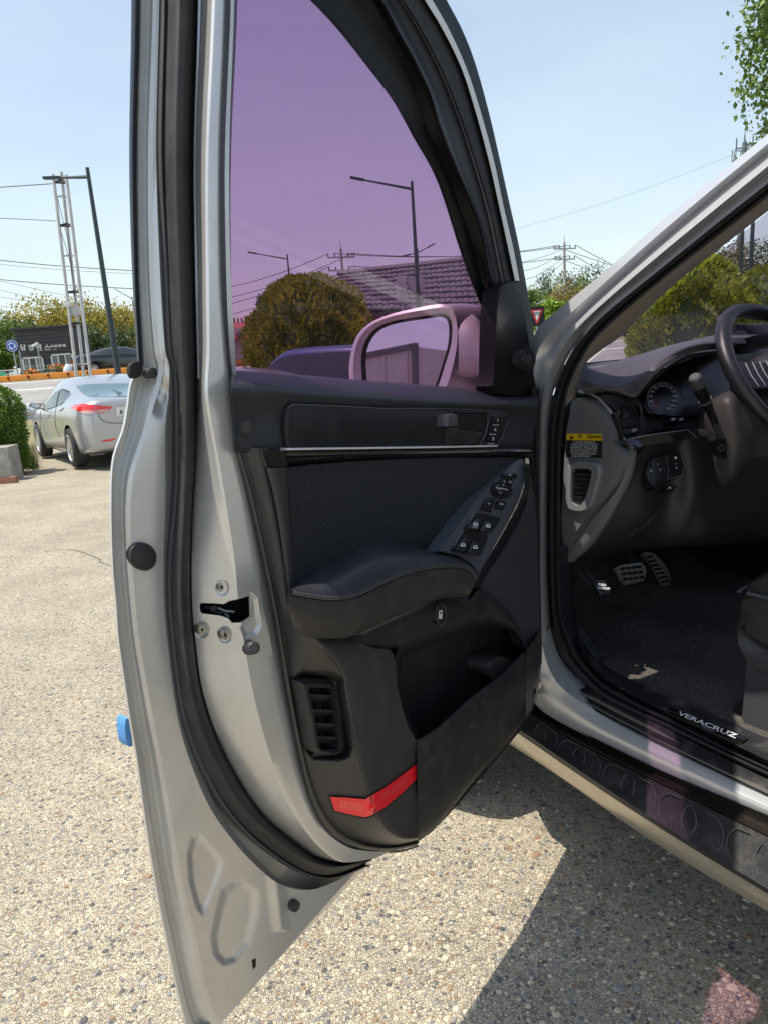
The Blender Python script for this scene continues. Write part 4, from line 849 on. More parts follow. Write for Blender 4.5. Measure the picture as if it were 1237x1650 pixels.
b.loft([([(1008,708,1.25),(1040,703,1.29),(1075,698,1.35),(1108,693,1.42),(1130,690,1.46)], 0), ([(1008,700,1.26),(1036,696,1.30),(1070,688,1.37),(1105,680,1.46),(1130,676,1.5)], 0)], 'l', m=20)
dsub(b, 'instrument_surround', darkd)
# instruments
GP = plane3((1040,670,'l',1.30), (1130,665,'l',1.50), (1060,600,'l',1.42))
b = MB(); b.plate([(1036,655),(1042,628),(1060,605),(1085,588),(1120,575),(1175,568),(1175,668),(1110,672),(1062,668),(1044,666)], GP, -.01, -.03, 0); dsub(b, 'instrument_panel', mat('panel_black', (.004, .004, .005), .2))
b = MB(); ringpx(b, 1067, 641, 26, 26, 1.5, GP, -.007, 40); dsub(b, 'speedometer_ring', mat('dial_blue', (.05, .055, .075), .4))
b = MB()
for k, s_ in enumerate(('0','20','40','60','80','100','120','140','160','180','200','220','240')):
    a = radians(140+k*23.5); text_on(b, s_, 1067+19.5*cos(a), 641+19.5*sin(a), 3.6, GP, -.0065, 0, 1.1, .03)
for k in range(50):
    a = radians(140+k*5.7); x, y = 1067+25*cos(a), 641+25*sin(a); x2, y2 = 1067+23*cos(a), 641+23*sin(a); b.tube([P(x, y, GP, -.0065), P(x2, y2, GP, -.0065)], .0006, 4)
dsub(b, 'speedometer_numerals', mat('numeral_white', (.45, .47, .52), .5))
b = MB(); ringpx(b, 1110, 628, 13, 15, 1, GP, -.007, 30)
for k in range(9):
    a = radians(150+k*30); b.tube([P(1110+12*cos(a), 628+14*sin(a), GP, -.006), P(1110+10*cos(a), 628+11.5*sin(a), GP, -.006)], .0006, 4)
dsub(b, 'rev_counter', mat('dial_blue'))
b = MB(); b.tube([P(1067, 641, GP, -.004), P(1053, 656, GP, -.004)], .0010, 5); dsub(b, 'needle', mat('needle_red', (.5, .03, .02), .4))
for x in (1084, 1097):
    b = MB(); b.plate([(x-5,673),(x+5,672),(x+5,678),(x-5,679)], GP, .012, -.01, .001); dsub(b, 'trip_button', btn); b = MB(); b.plate([(x-2.5,675),(x+2.5,674.6),(x+2.5,676.4),(x-2.5,676.8)], GP, .0125, .012, 0); dsub(b, 'button_symbol', whitep)
# end panel by the door
ep = [(917,655),(920,646),(926,641),(935,641),(952,649),(969,666),(981,690),(984,712),(1000,726),(1007,732),(1004,748),(990,780),(967,809),(941,836),(920,868),(904,891),(903,840),(906,790),(908,740),(912,692)]
b = MB(); b.plate([(x, y) for x, y in ep], 'l', 1.195, 1.23, .004); dsub(b, 'dash_end_panel', mat('end_panel_grey', (.17, .172, .178), .55, bump=(800, .7, .001)))
b = MB(); b.plate([(905,622),(930,634),(948,636),(968,652),(985,672),(996,700),(1000,722),(984,708),(979,690),(968,667),(950,650),(935,643),(924,643),(915,660),(908,720),(903,720)], 'l', 1.22, 1.26, .002); dsub(b, 'dash_end_edge', darkd)
b = MB(); b.tube([P(x, y, 'l', 1.218) for x, y in ((928,636),(948,633),(965,643),(982,662),(995,682),(1003,700),(1006,712))], [.001,.003,.004,.004,.004,.003,.002], 8); dsub(b, 'trim_line', mat('bright_grey_plastic', (.32, .33, .34), .4))
# curved lower band and dark gap
b = MB(); b.loft([([(1010,734,1.22),(1006,750,1.22),(992,783,1.215),(970,812,1.215),(945,840,1.21),(922,872,1.205),(905,895,1.2)], 0), ([(1016,728,1.23),(1011,752,1.23),(998,786,1.225),(976,817,1.22),(950,847,1.215),(928,880,1.21),(905,903,1.2)], 0)], 'l', m=40, sub=2); b.loft([([(1014,728,1.21),(1010,750,1.21),(996,784,1.208),(974,814,1.206),(949,843,1.204),(926,876,1.202),(906,900,1.2)], 0), ([(1024,724,1.23),(1022,748,1.23),(1012,778,1.225),(994,812,1.22),(972,846,1.215),(945,880,1.21),(918,906,1.205)], 0), ([(1024,724,1.26),(1023,750,1.26),(1014,780,1.25),(996,815,1.245),(975,850,1.24),(950,884,1.23),(925,906,1.23)], 0)], 'l', m=40, sub=4, smooth=True)
dsub(b, 'dash_side_band', greyd)
# lower dash sweeping to the column, knee panel
b = MB(); b.loft([([(1024,724,1.245),(1060,712,1.3),(1095,706,1.36),(1125,702,1.40),(1160,700,1.5),(1237,700,1.7)], 0), ([(1022,752,1.245),(1045,738,1.28),(1085,728,1.35),(1120,722,1.39),(1160,720,1.48),(1237,720,1.68)], 0), ([(1014,780,1.245),(1040,785,1.28),(1080,790,1.35),(1120,790,1.38),(1160,795,1.46),(1237,800,1.66)], 0), ([(995,815,1.24),(1030,830,1.28),(1070,840,1.34),(1110,845,1.38),(1160,850,1.45),(1237,850,1.65)], 0), ([(972,850,1.235),(1005,868,1.28),(1045,872,1.34),(1090,874,1.38),(1150,870,1.45),(1237,865,1.65)], 0), ([(918,906,1.21),(950,900,1.27),(1000,890,1.36),(1070,882,1.42),(1150,878,1.5),(1237,872,1.7)], 0), ([(930,900,1.35),(980,890,1.5),(1040,880,1.6),(1100,876,1.7),(1160,872,1.75),(1237,868,1.85)], 0)], 'l', m=60, sub=6, smooth=True)
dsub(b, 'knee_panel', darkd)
b = MB(); b.tube([P(x, y, 'l', v) for x, y, v in ((1068,810,1.33),(1055,830,1.3),(1035,850,1.28),(1015,862,1.265))], .0012, 6); b.tube([P(x, y, 'l', v) for x, y, v in ((1024,850,1.265),(1018,862,1.26),(1010,866,1.255))], .0022, 6); dsub(b, 'knee_panel_edge', mat('slat_grey'))
# gloss strip on the dash
b = MB(); b.plate([(1007,708,1.225),(1040,702,1.27),(1108,693,1.34),(1122,706,1.345),(1090,709,1.35),(1024,721,1.235)], 'l', 1.23, 1.29, .001); b.plate([(997,718,1.208),(1005,709,1.21),(1021,722,1.22),(1010,734,1.21)], 'l', 1.21, 1.25, .002)
dsub(b, 'dash_gloss_strip', mat('dash_gloss', (.012, .010, .010), .06, coat=1.))
b = MB(); b.tube([P(x, y, 'l', v) for x, y, v in ((1009,708,1.224),(1040,701.5,1.268),(1108,692.5,1.358))], .0012, 6); dsub(b, 'chrome_line', mat('bright_grey_plastic'))
# demister vent and side air vent
for k in range(6):
    x = 941+k*6.2; b = MB(); b.plate([(x,621+k*.3),(x+3.6,620.6+k*.3),(x+12,630+k*.5),(x+8,632+k*.4)], 'l', 1.216+.004*k, 1.24+.004*k, .0005); dsub(b, 'demister_slat', darkd)
b = MB(); b.plate([(933,620,1.22),(968,616,1.24),(992,632,1.27),(960,638,1.23)], 'l', 1.23, 1.28, .001); dsub(b, 'demister_vent', pitm)
VP = plane3((966,637,'l',1.22), (1007,689,'l',1.23), (1033,682,'l',1.3))
b = MB(); b.plate([(966,637),(995,634),(1016,650),(1034,682),(1030,687),(1007,690),(990,662)], VP, .0, -.02, .001); dsub(b, 'air_vent', pitm)
for k in range(7):
    f = k/6; x0, y0 = 967+f*27, 637.5-f*3; x1, y1 = 1006+f*26, 689-f*7; mx_, my_ = (x0+x1)/2+5, (y0+y1)/2-4
    b = MB(); b.tube([P(x0, y0, VP, .004), P(mx_, my_, VP, .008), P(x1, y1, VP, .004)], .0022, 6); dsub(b, 'vent_slat', mat('slat_grey'))
b = MB(); b.plate([(1002,652),(1010,652),(1016,664),(1012,671),(1006,668)], VP, .018, .005, .002, sm=2); dsub(b, 'vent_knob', darkd)
b = MB(); b.plate([(1004,691),(1026,688),(1027,692),(1022,697),(1008,698)], VP, .006, -.01, .001); b.plate([(1018,691),(1026,689.5),(1025,694),(1018,695)], VP, .009, .0, .001, mi=1); dsub(b, 'vent_thumbwheel', [darkd, mat('bright_grey_plastic')])
b = MB(); b.plate([(990,664),(1000,690),(1004,703),(1000,704),(990,688),(982,668)], 'l', 1.214, 1.23, .001); dsub(b, 'vent_side_gloss', gloss)
# lower round-cornered vent on the end panel
vo2 = [(911,756),(915,749),(925,744.5),(944,744.5),(958,747),(964,754),(964,768),(957,794),(949,816),(940,824),(930,825.5),(918,823),(911,816),(909,800)]
vi2 = [(919,759),(923,755.5),(945,755.5),(951,758),(952,764),(947,786),(941,804),(936,812),(930,815),(924,813),(919,808),(918,790)]
b = MB(); b.ringplate(vo2, vi2, 'l', 1.182, 1.197, inbot=1.205, m=50); dsub(b, 'end_vent_frame', mat('vent_frame_grey', (.22, .225, .235), .45, bump=(900, .4, .0006)))
dsub(MB().plate(vi2, 'l', 1.194, 1.196, 0), 'end_vent_back', pitm)
for k in range(7):
    y = 762+k*7.6; x1 = 950-k*1.9; b = MB(); A, B_ = P(920.5, y, 'l', 1.187), P(x1, y+.6, 'l', 1.187); n_ = CL*.006-ZZ*.010
    b.prism([A, B_, B_+n_, A+n_], [A-ZZ*.0016, B_-ZZ*.0016, B_+n_-ZZ*.0016, A+n_-ZZ*.0016]); dsub(b, 'vent_slat', mat('slat_grey'))
# warning sticker
b = MB(); b.plate([(911.5,699.5),(913,698.8),(967.5,699.2),(968.8,701),(968.6,710),(911.5,709.3)], 'l', 1.194, 1.195, 0); b.plate([(911.5,709.3),(968.6,710),(968.4,737),(967,738),(911,736.5)], 'l', 1.194, 1.195, 0, mi=1)
text_on(b, '주   의', 941, 704.6, 6.0, 'l', 1.193, 0, 1., .015, mi=1); text_on(b, '(에어백)', 960, 704.6, 3.6, 'l', 1.193, 0, 1.0, .03, mi=1)
b.plate([(916.4,707.3),(919.6,701.6),(922.8,707.4)], 'l', 1.193, 1.194, 0, mi=1)
text_on(b, '본 차량에는 에어백 장치가', 940, 713, 2.3, 'l', 1.193, 0, 1., .02, mi=2); text_on(b, '장착되어 있습니다 주의하십시오', 940, 716.6, 2.3, 'l', 1.193, 0, 1., .02, mi=2)
for i, s_ in enumerate(('시트벨트를 반드시 착용하고 어린이는', '뒷좌석에 앉히십시오 에어백이 팽창', '할때 충격으로 상해를 입을 수 있으니', '에어백 앞에 물건을 두지 마십시오', '자세한 내용은 취급설명서')):
    text_on(b, s_, 939 if i < 4 else 935, 720.4+i*3.7, 2.1, 'l', 1.193, 0, 1., .02, mi=2)
dsub(b, 'warning_sticker', [mat('sticker_yellow', (.86, .58, .01), .5), blackm, whitep], sharp=30)
# switch cluster on the lower dash
BP = plane3((1041,763,'l',1.265), (1100,755,'l',1.345), (1060,740,'l',1.3))
b = MB(); b.plate([(1044,744),(1053,738),(1093,729),(1098,734),(1103,753),(1099,766),(1074,772),(1060,785),(1048,780),(1041,764)], BP, .010, -.03, .003, sm=3); dsub(b, 'switch_cluster', btn)
b = MB(); text_on(b, 'o', 1048, 758, 4, BP, .0135, 0, 1, .03); text_on(b, '*', 1059, 750, 5, BP, .0135, 0, 1, .03); text_on(b, 'i', 1063, 757, 4, BP, .0135, 0, 1, .03); text_on(b, '-', 1070, 756, 4, BP, .0135); text_on(b, '≡', 1088, 738, 5, BP, .0135, 0, 1, .04); text_on(b, '-', 1088, 747, 3, BP, .0135, 0, 2.4); text_on(b, '+', 1089, 754, 3.6, BP, .0135, 0, 1, .03)
dsub(b, 'switch_symbol', whitep)
b = MB(); b.tube([P(x, y, BP, .0125) for x, y in ((1052,739),(1052,760),(1053,783))], .0008, 5); dsub(b, 'cluster_edge', mat('edge_grey')); b = MB(); b.tube([P(x, y, BP, .0125) for x, y in ((1072,734),(1076,754),(1075,771))], .0008, 5); dsub(b, 'cluster_edge', mat('edge_grey')); b = MB(); b.tube([P(x, y, BP, .012) for x, y in ((1096,730),(1102,750),(1098,766),(1075,772))], .0012, 5); dsub(b, 'cluster_edge', mat('edge_grey'))
b = MB(); b.plate([(1073,786),(1082,781),(1091,781),(1085,791),(1072,790)], BP, .014, -.02, .002); text_on(b, '^', 1078, 787, 5, BP, .0165, .2, 1.4, .03, mi=1); dsub(b, 'bonnet_release', [btn, whitep])
# steering column shroud, ignition, stalk
b = MB(); b.loft([([(1118,692,1.48),(1126,664,1.47),(1146,644,1.47),(1168,632,1.48),(1190,626,1.52),(1240,626,1.60)], 0), ([(1120,702,1.45),(1134,672,1.44),(1154,654,1.44),(1178,646,1.45),(1200,650,1.50),(1240,655,1.58)], 0), ([(1128,740,1.45),(1150,712,1.44),(1172,704,1.44),(1195,700,1.46),(1215,705,1.50),(1240,705,1.58)], 0), ([(1131,789,1.48),(1160,785,1.47),(1184,771,1.47),(1200,750,1.49),(1220,740,1.52),(1240,738,1.60)], 0), ([(1135,770,1.6),(1160,765,1.6),(1184,760,1.6),(1200,745,1.6),(1220,735,1.62),(1240,730,1.66)], 0)], 'l', m=40, sub=6, smooth=True)
cs_ = b.build('steering_column', mat('column_plastic', (.060, .054, .050), .5, bump=(1000, .4, .0006)), suv)
IG = (P(1164, 722, 'l', 1.44), -CL*.4-CS*.9)
IG = (IG[0], IG[1].normalized())
b = MB(); b.plate([(1151,712),(1172,706),(1186,724),(1172,742),(1156,734)], IG, .006, -.02, .002); b.disc(1162, 722, 8.5, 9, IG, .012, 0, .002, 24); ringpx(b, 1162, 722, 5, 5.5, 1.6, IG, .0125, mi=1)
b.build('ignition_lock', [btn, mat('worn_grey')], cs_)
b = MB(); a0_, a1_ = P(1152, 682, 'l', 1.44), P(1125, 622, 'l', 1.36)
b.tube([a0_, a0_.lerp(a1_, .4), a0_.lerp(a1_, .45), a0_.lerp(a1_, .8), a0_.lerp(a1_, .82), a1_], [.008, .009, .011, .0135, .0135, .0135], 18); b.tube([a1_+(a1_-a0_)*.0, a1_+(a1_-a0_)*.22, a1_+(a1_-a0_)*.25], [.0135, .0135, .010], 18, mi=1)
b.tube([a0_.lerp(a1_, .60), a0_.lerp(a1_, .64)], [.0142, .0142], 18, mi=2)
b.build('indicator_stalk', [btn, mat('stalk_cap', (.09, .095, .10), .35), mat('edge_grey')], cs_)
# steering wheel
sc_ = C_(.96, 1.67, 1.17); tl_ = radians(35); up_ = ZZ*cos(tl_)+CS*sin(tl_); wnv = (CS*cos(tl_)-ZZ*sin(tl_))
b = MB(); nR = 72; b.tube([sc_+(CL*cos(2*pi*k/nR)+up_*sin(2*pi*k/nR))*.188 for k in range(nR)], [.0165+.0015*sin(6*pi*k/nR) for k in range(nR)], 14, closed=True)
sw_o = b.build('steering_wheel', mat('wheel_leather', (.022, .022, .026), .34, bump=(650, .5, .0008)), suv)
b = MB(); rows = []
for rr, dz in ((.085, .03), (.08, .0), (.06, -.022), (.03, -.03), (.002, -.032)):
    rows.append([sc_+wnv*dz+(CL*cos(2*pi*k/28)*1.15+up_*sin(2*pi*k/28)*.85)*rr for k in range(28)])
b.grid(rows, close=True); b.build('airbag_cover', mat('cover_plastic', (.03, .03, .033), .5, bump=(900, .4, .0006)), sw_o)
for sg_ in (-1, 1):
    b = MB(); f = [sc_+CL*sg_*.06+up_*.03, sc_+CL*sg_*.18+up_*.045, sc_+CL*sg_*.185-up_*.03, sc_+CL*sg_*.06-up_*.04]; b.prism([q-wnv*.012 for q in f], [q+wnv*.012 for q in f], 0, .004); b.build('wheel_spoke', darkd, sw_o)
    for k in range(4):
        b = MB(); x = .075+k*.026; b.tube([sc_+CL*sg_*x+up_*.032-wnv*.016, sc_+CL*sg_*(x+.010)+up_*.0-wnv*.018, sc_+CL*sg_*(x+.004)-up_*.030-wnv*.016], .0015, 6); b.build('spoke_trim', mat('spoke_silver', (.40, .41, .43), .4, .4), sw_o)
b = MB(); b.box(sc_-up_*.12+wnv*.0, .04, .02, .10, (CL, wnv, up_), 0, .004); b.build('wheel_spoke', darkd, sw_o)
# central display and its hood
DPn = (C_(1.22, 1.95, 1.22), -CS)
b = MB(); b.plate([(1186,522),(1260,522),(1262,572),(1186,572)], DPn, 0, -.03, .003); cdsp = b.build('display_screen', mat('screen_black', (.006, .007, .010), .12), do)
b = MB(); b.loft([([(1153,513,1.62),(1172,496,1.66),(1192,489,1.70),(1215,491,1.8),(1270,490,1.95)], 0), ([(1155,520,1.60),(1175,506,1.63),(1194,497,1.67),(1215,499,1.75),(1270,499,1.92)], 0), ([(1157,522,1.68),(1180,514,1.73),(1196,512,1.78),(1215,515,1.86),(1270,516,2.0)], 0)], 'l', m=30, sub=3, smooth=True); b.build('display_hood', darkd, do)
b = MB(); b.box(C_(1.30, 2.1, 1.08), .7, .3, .28, (CL, CS, ZZ), 0, .03); b.build('centre_stack', darkd, do)
# pedals
pedm = mat('pedal_metal', (.46, .44, .40), .4, .5); padr = mat('pedal_rubber', (.02, .02, .02), .7)
PB = (P(1015, 925, 's', 1.34), (-CS*.8+ZZ*.5-CL*.1).normalized())
b = MB(); b.plate([(990,915),(1000,910),(1031,906),(1039,912),(1041,922),(1038,935),(1008,942),(1001,934)], PB, .0, -.012, .003); pb = b.build('brake_pedal', pedm, suv)
for r_ in range(3):
    for k in range(4):
        x, y = 1003+k*9+r_*2.2, 916+r_*8.5-k*1.1; b = MB(); b.plate([(x-3.4,y-1.6),(x+3.0,y-2.6),(x+3.6,y+1.4),(x-2.8,y+2.6)], PB, .004, 0, .001); b.build('pedal_stud', padr, pb)
b = MB(); b.tube([P(1022, 912, PB, -.02), C_(1.5, 1.62, .85)], .012, 8); b.build('pedal_arm', blackm, pb)
PAc = (P(1060, 915, 's', 1.42), (-CS*.8+ZZ*.5-CL*.1).normalized())
b = MB(); b.plate([(1033,892),(1040,889),(1051,890),(1066,902),(1077,918),(1082,933),(1079,942),(1068,943),(1060,928),(1050,910)], PAc, .0, -.012, .003); pa = b.build('accelerator_pedal', pedm, suv)
for k in range(7):
    f = k/6; x, y = 1046+f*26, 897+f*39; w = 5+f*2.2; b = MB(); b.plate([(x-w,y-1.2+f),(x+w,y-2.4),(x+w+.8,y+1),(x-w+1,y+2.4+f)], PAc, .004, 0, .001); b.build('pedal_stud', padr, pa)
PKp = (P(968, 946, 's', 1.12), (-CS*.7+ZZ*.6-CL*.35).normalized())
b = MB(); b.plate([(953,937),(962,934),(975,935),(985,952),(983,956),(966,959)], PKp, .0, -.012, .003); pk_ = b.build('parking_brake_pedal', btn, suv)
b = MB(); text_on(b, 'PUSH', 969, 942.5, 3.6, PKp, .001, .1, 1.1, .04); text_on(b, 'ON/OFF', 972, 948, 3.6, PKp, .001, .1, 1.1, .04); b.build('pedal_lettering', whitep, pk_)
b = MB(); b.tube([P(960, 948, PKp, -.014), P(940, 932, 's', 1.2), P(924, 912, 's', 1.25)], .006, 8); b.tube([P(957, 936, PKp, -.014), P(944, 918, 's', 1.2)], .004, 8); b.build('pedal_arm', mat('worn_grey'), pk_)
b = MB(); FR = (P(945, 1035, 'l', 1.27), (-CS*.5+ZZ*.7-CL*.3).normalized()); b.plate([(929,1008),(951,1026),(976,1058),(962,1065),(940,1040),(930,1022)], FR, 0, -.01, .003); fr_o = b.build('footrest', padr, suv)
b = MB(); b.tube([P(x, y, FR, .001) for x, y in ((932,1013),(948,1027),(950,1036),(944,1037),(934,1024))], .0015, 6, closed=True); b.tube([P(x, y, FR, .001) for x, y in ((936,1020),(944,1029),(943,1033))], .0012, 6); b.build('footrest_rib', mat('worn_grey'), fr_o)
b = MB(); b.loft([([(902,880,1.13),(903,960,1.13),(912,1020,1.14),(928,1052,1.15)], 0), ([(921,880,1.24),(921,960,1.24),(926,1010,1.24),(940,1045,1.24)], 0), ([(924,880,1.32),(924,960,1.32),(930,1010,1.32),(945,1045,1.32)], 0)], 'l', m=20, sub=3); b.build('kick_panel', mat('kick_plastic', (.035, .038, .046), .5, bump=(900, .4, .0006)), suv)
# driver seat
seatm = mat('seat_leather', (.040, .040, .041), .42, bump=(500, .5, .001)); 
b = MB()
rows = []
F0 = P(1199, 955, 'l', 1.32); fs_ = F0.dot(CS)
def seatring(s, zs): return [C_(s, l, z) for l, z in zs]
prof_ = [(fs_-.05, .0), (fs_+.0, -.02), (fs_+.012, -.06), (fs_+.008, -.11), (fs_-.02, -.15)]
zt_ = P(1199, 955, 'l', 1.32).z+.06
b = MB(); rows = []
for s, dz in ((fs_-.55, .0), (fs_-.12, .005), (fs_-.04, -.002), (fs_-.008, -.025), (fs_, -.06), (fs_-.004, -.11), (fs_-.03, -.145), (fs_-.1, -.16)):
    rows.append([C_(s, 1.30+x, zt_+dz*1.0-e) for x, e in ((.0, .10 if dz > -.05 else .06), (.004, .04), (.02, .012), (.07, .0), (.14, .015), (.38, .015), (.45, .0), (.5, .02), (.52, .10))])
b.grid(rows); b.grid([[C_(fs_-.55, 1.30, zt_-.16), C_(fs_-.1, 1.30, zt_-.16), C_(fs_-.02, 1.303, zt_-.14)], [C_(fs_-.55, 1.295, zt_-.08), C_(fs_-.05, 1.297, zt_-.08), C_(fs_-.005, 1.302, zt_-.08)], [C_(fs_-.55, 1.30, zt_-.01), C_(fs_-.05, 1.305, zt_-.01), C_(fs_-.02, 1.31, zt_-.03)]])
se = b.build('driver_seat', seatm, suv, sharp=80, label='dark grey leather seat cushion at the right edge')
b = MB(); b.tube([C_(fs_+.004-.0*k, 1.305+.02*k, zt_-.055+.004*sin(k)) for k in range(20)], .0035, 6); b.tube([C_(fs_-.02-.03*k, 1.297, zt_-.05+.01*k/10) for k in range(14)], .0035, 6); b.build('seat_piping', mat('thread'), se)
b = MB(); rows = []
for s, z0, z1 in ((fs_-.02, zt_-.165, zt_-.33), (fs_-.06, zt_-.165, zt_-.40), (fs_-.55, zt_-.165, zt_-.40)):
    rows.append([C_(s, 1.70, z0), C_(s-.0, 1.40, z0), C_(s, 1.31, z0-.01), C_(s, 1.30, z1), C_(s-.03, 1.36, z1-.02), C_(s-.03, 1.7, z1-.02)])
b.grid(rows); b.build('seat_base', mat('seat_base_plastic', (.07, .07, .075), .45, bump=(500, .3, .001)), se)
b = MB(); b.plate([(1177,1148),(1181,1137),(1222,1117),(1232,1108),(1260,1120),(1260,1180),(1230,1180),(1200,1165)], 'l', 1.33, 1.42, .006); b.build('seat_rail_cover', mat('rail_cover', (.045, .047, .052), .5, bump=(400, .3, .001)), se)
b = MB(); b.grid([[C_(fs_-.50, 1.33, zt_), C_(fs_-.50, 1.8, zt_)], [C_(fs_-.75, 1.33, zt_+.62), C_(fs_-.75, 1.8, zt_+.62)], [C_(fs_-.88, 1.36, zt_+.6), C_(fs_-.88, 1.8, zt_+.6)], [C_(fs_-.68, 1.33, zt_-.1), C_(fs_-.68, 1.8, zt_-.1)]]); b.build('seat_backrest', seatm, se)
# ================================================================ GROUND
def gz(x, y):
    if y < 3: return 0.
    if y < 14: return -.25*sst(2.2, 15, y)*1.18
    z14 = -.25*sst(2.2, 15, 14)*1.18
    return z14 + (.32-z14)*sst(15.5, 19, y) + .72*sst(19, 42, y)
def gmat():
    m = bpy.data.materials.new('exposed_aggregate'); m.use_nodes = True; t = m.node_tree; b = t.nodes['Principled BSDF']; N = t.nodes.new; l = t.links.new
    b.inputs['Roughness'].default_value = .82
    tcn = N('ShaderNodeTexCoord')
    wn = N('ShaderNodeTexNoise'); wn.inputs['Scale'].default_value = 45; l(tcn.outputs['Object'], wn.inputs['Vector'])
    wm = N('ShaderNodeVectorMath'); wm.operation = 'MULTIPLY_ADD'; wm.inputs[1].default_value = (.012, .012, .012); l(wn.outputs['Color'], wm.inputs[0]); l(tcn.outputs['Object'], wm.inputs[2])
    def vor(s, f='F1'):
        v = N('ShaderNodeTexVoronoi'); v.feature = f; v.inputs['Scale'].default_value = s; l(wm.outputs[0], v.inputs['Vector']); return v
    va, vb, ve = vor(150), vor(58), vor(150, 'DISTANCE_TO_EDGE')
    def ramp(src, stops, interp='CONSTANT'):
        r = N('ShaderNodeValToRGB'); r.color_ramp.interpolation = interp; e = r.color_ramp.elements
        while len(e) < len(stops): e.new(.5)
        for q, (p, c) in zip(e, stops): q.position = p; q.color = (*c, 1)
        l(src, r.inputs[0]); return r
    sa = N('ShaderNodeSeparateColor'); l(va.outputs['Color'], sa.inputs[0]); sb = N('ShaderNodeSeparateColor'); l(vb.outputs['Color'], sb.inputs[0])
    ra = ramp(sa.outputs[0], [(0, (.55, .48, .355)), (.42, (.63, .555, .415)), (.68, (.46, .395, .285)), (.80, (.38, .35, .30)), (.88, (.29, .27, .24)), (.935, (.40, .29, .19)), (.965, (.17, .17, .17))])
    rb = ramp(sb.outputs[0], [(0, (.17, .168, .165)), (.28, (.30, .29, .27)), (.55, (.36, .26, .17)), (.72, (.48, .43, .34)), (.86, (.29, .28, .265))])
    gt = N('ShaderNodeMath'); gt.operation = 'GREATER_THAN'; gt.inputs[1].default_value = .87; l(sb.outputs[1], gt.inputs[0])
    lt = N('ShaderNodeMath'); lt.operation = 'LESS_THAN'; lt.inputs[1].default_value = .42; l(vb.outputs['Distance'], lt.inputs[0])
    an = N('ShaderNodeMath'); an.operation = 'MULTIPLY'; l(gt.outputs[0], an.inputs[0]); l(lt.outputs[0], an.inputs[1])
    mx = N('ShaderNodeMix'); mx.data_type = 'RGBA'; l(an.outputs[0], mx.inputs['Factor']); l(ra.outputs[0], mx.inputs['A']); l(rb.outputs[0], mx.inputs['B'])
    # darker joints between pebbles, and broad staining
    ed = N('ShaderNodeMapRange'); ed.inputs['From Min'].default_value = .0; ed.inputs['From Max'].default_value = .10; ed.inputs['To Min'].default_value = .70; l(ve.outputs['Distance'], ed.inputs['Value'])
    big = N('ShaderNodeTexNoise'); big.inputs['Scale'].default_value = 1.7; big.inputs['Detail'].default_value = 10; big.inputs['Roughness'].default_value = .72; l(tcn.outputs['Object'], big.inputs['Vector'])
    bm_ = N('ShaderNodeMapRange'); bm_.inputs['From Min'].default_value = .3; bm_.inputs['From Max'].default_value = .7; bm_.inputs['To Min'].default_value = .70; bm_.inputs['To Max'].default_value = 1.06; l(big.outputs['Fac'], bm_.inputs['Value'])
    mu = N('ShaderNodeMath'); mu.operation = 'MULTIPLY'; l(ed.outputs[0], mu.inputs[0]); l(bm_.outputs[0], mu.inputs[1])
    fi = N('ShaderNodeVectorMath'); fi.operation = 'SCALE'; l(mx.outputs['Result'], fi.inputs[0]); l(mu.outputs[0], fi.inputs['Scale']); l(fi.outputs[0], b.inputs['Base Color'])
    # relief
    hn = N('ShaderNodeTexNoise'); hn.inputs['Scale'].default_value = 170; hn.inputs['Detail'].default_value = 4; l(tcn.outputs['Object'], hn.inputs['Vector'])
    h1 = N('ShaderNodeMath'); h1.operation = 'MULTIPLY_ADD'; h1.inputs[1].default_value = 1.4; l(ed.outputs[0], h1.inputs[0]); l(hn.outputs['Fac'], h1.inputs[2])
    h2 = N('ShaderNodeMath'); h2.operation = 'ADD'; l(h1.outputs[0], h2.inputs[0]); l(sa.outputs[1], h2.inputs[1])
    bp = N('ShaderNodeBump'); bp.inputs['Strength'].default_value = .9; bp.inputs['Distance'].default_value = .0045; l(h2.outputs[0], bp.inputs['Height']); l(bp.outputs[0], b.inputs['Normal'])
    return m
g = MB(); ys = [-30, -10, -3] + [k*.5 for k in range(0, 90)] + [50, 60, 80, 120, 200, 400, 900, 1800]; xs = [-1500, -400, -120, -60] + [k*3-36 for k in range(25)] + [60, 120, 400, 1500]
lot = [y for y in ys if y <= 15.5]; far = [y for y in ys if y >= 15.5]
g.grid([[Vector((x, y, gz(x, y))) for x in xs] for y in lot]); g.build('ground', gmat(), kind='structure')
grass_m = mat('dry_verge', (.24, .20, .11), .95, bump=(6, .5, .03), vary=(1.6, (.12, .15, .045), .42, .6))
g = MB(); g.grid([[Vector((x, y, gz(x, y))) for x in xs] for y in far]); g.build('far_ground', grass_m, kind='structure')
def strip(name, y0, y1, m, dz, x0=-120, x1=120, **k):
    b = MB(); n = max(2, int((y1-y0)/.5)+1); yy = [y0+(y1-y0)*i/(n-1) for i in range(n)]
    b.grid([[Vector((x0+(x1-x0)*j/30, y, gz(0, y)+dz)) for j in range(31)] for y in yy]); return b.build(name, m, kind='structure')
asph = mat('worn_road', (.30, .29, .275), .9, bump=(60, .3, .004), vary=(.8, (.24, .235, .225), .4, .65))
strip('road', 19.5, 37.2, asph, .006)
lm = mat('road_paint', (.78, .78, .76), .6)
strip('road_marking', 22.0, 22.25, lm, .012); strip('road_marking', 30.0, 30.4, lm, .012); strip('road_marking', 35.6, 35.9, lm, .012)
crk = mat('crack_dirt', (.10, .09, .075), .95); rc = random.Random(11)
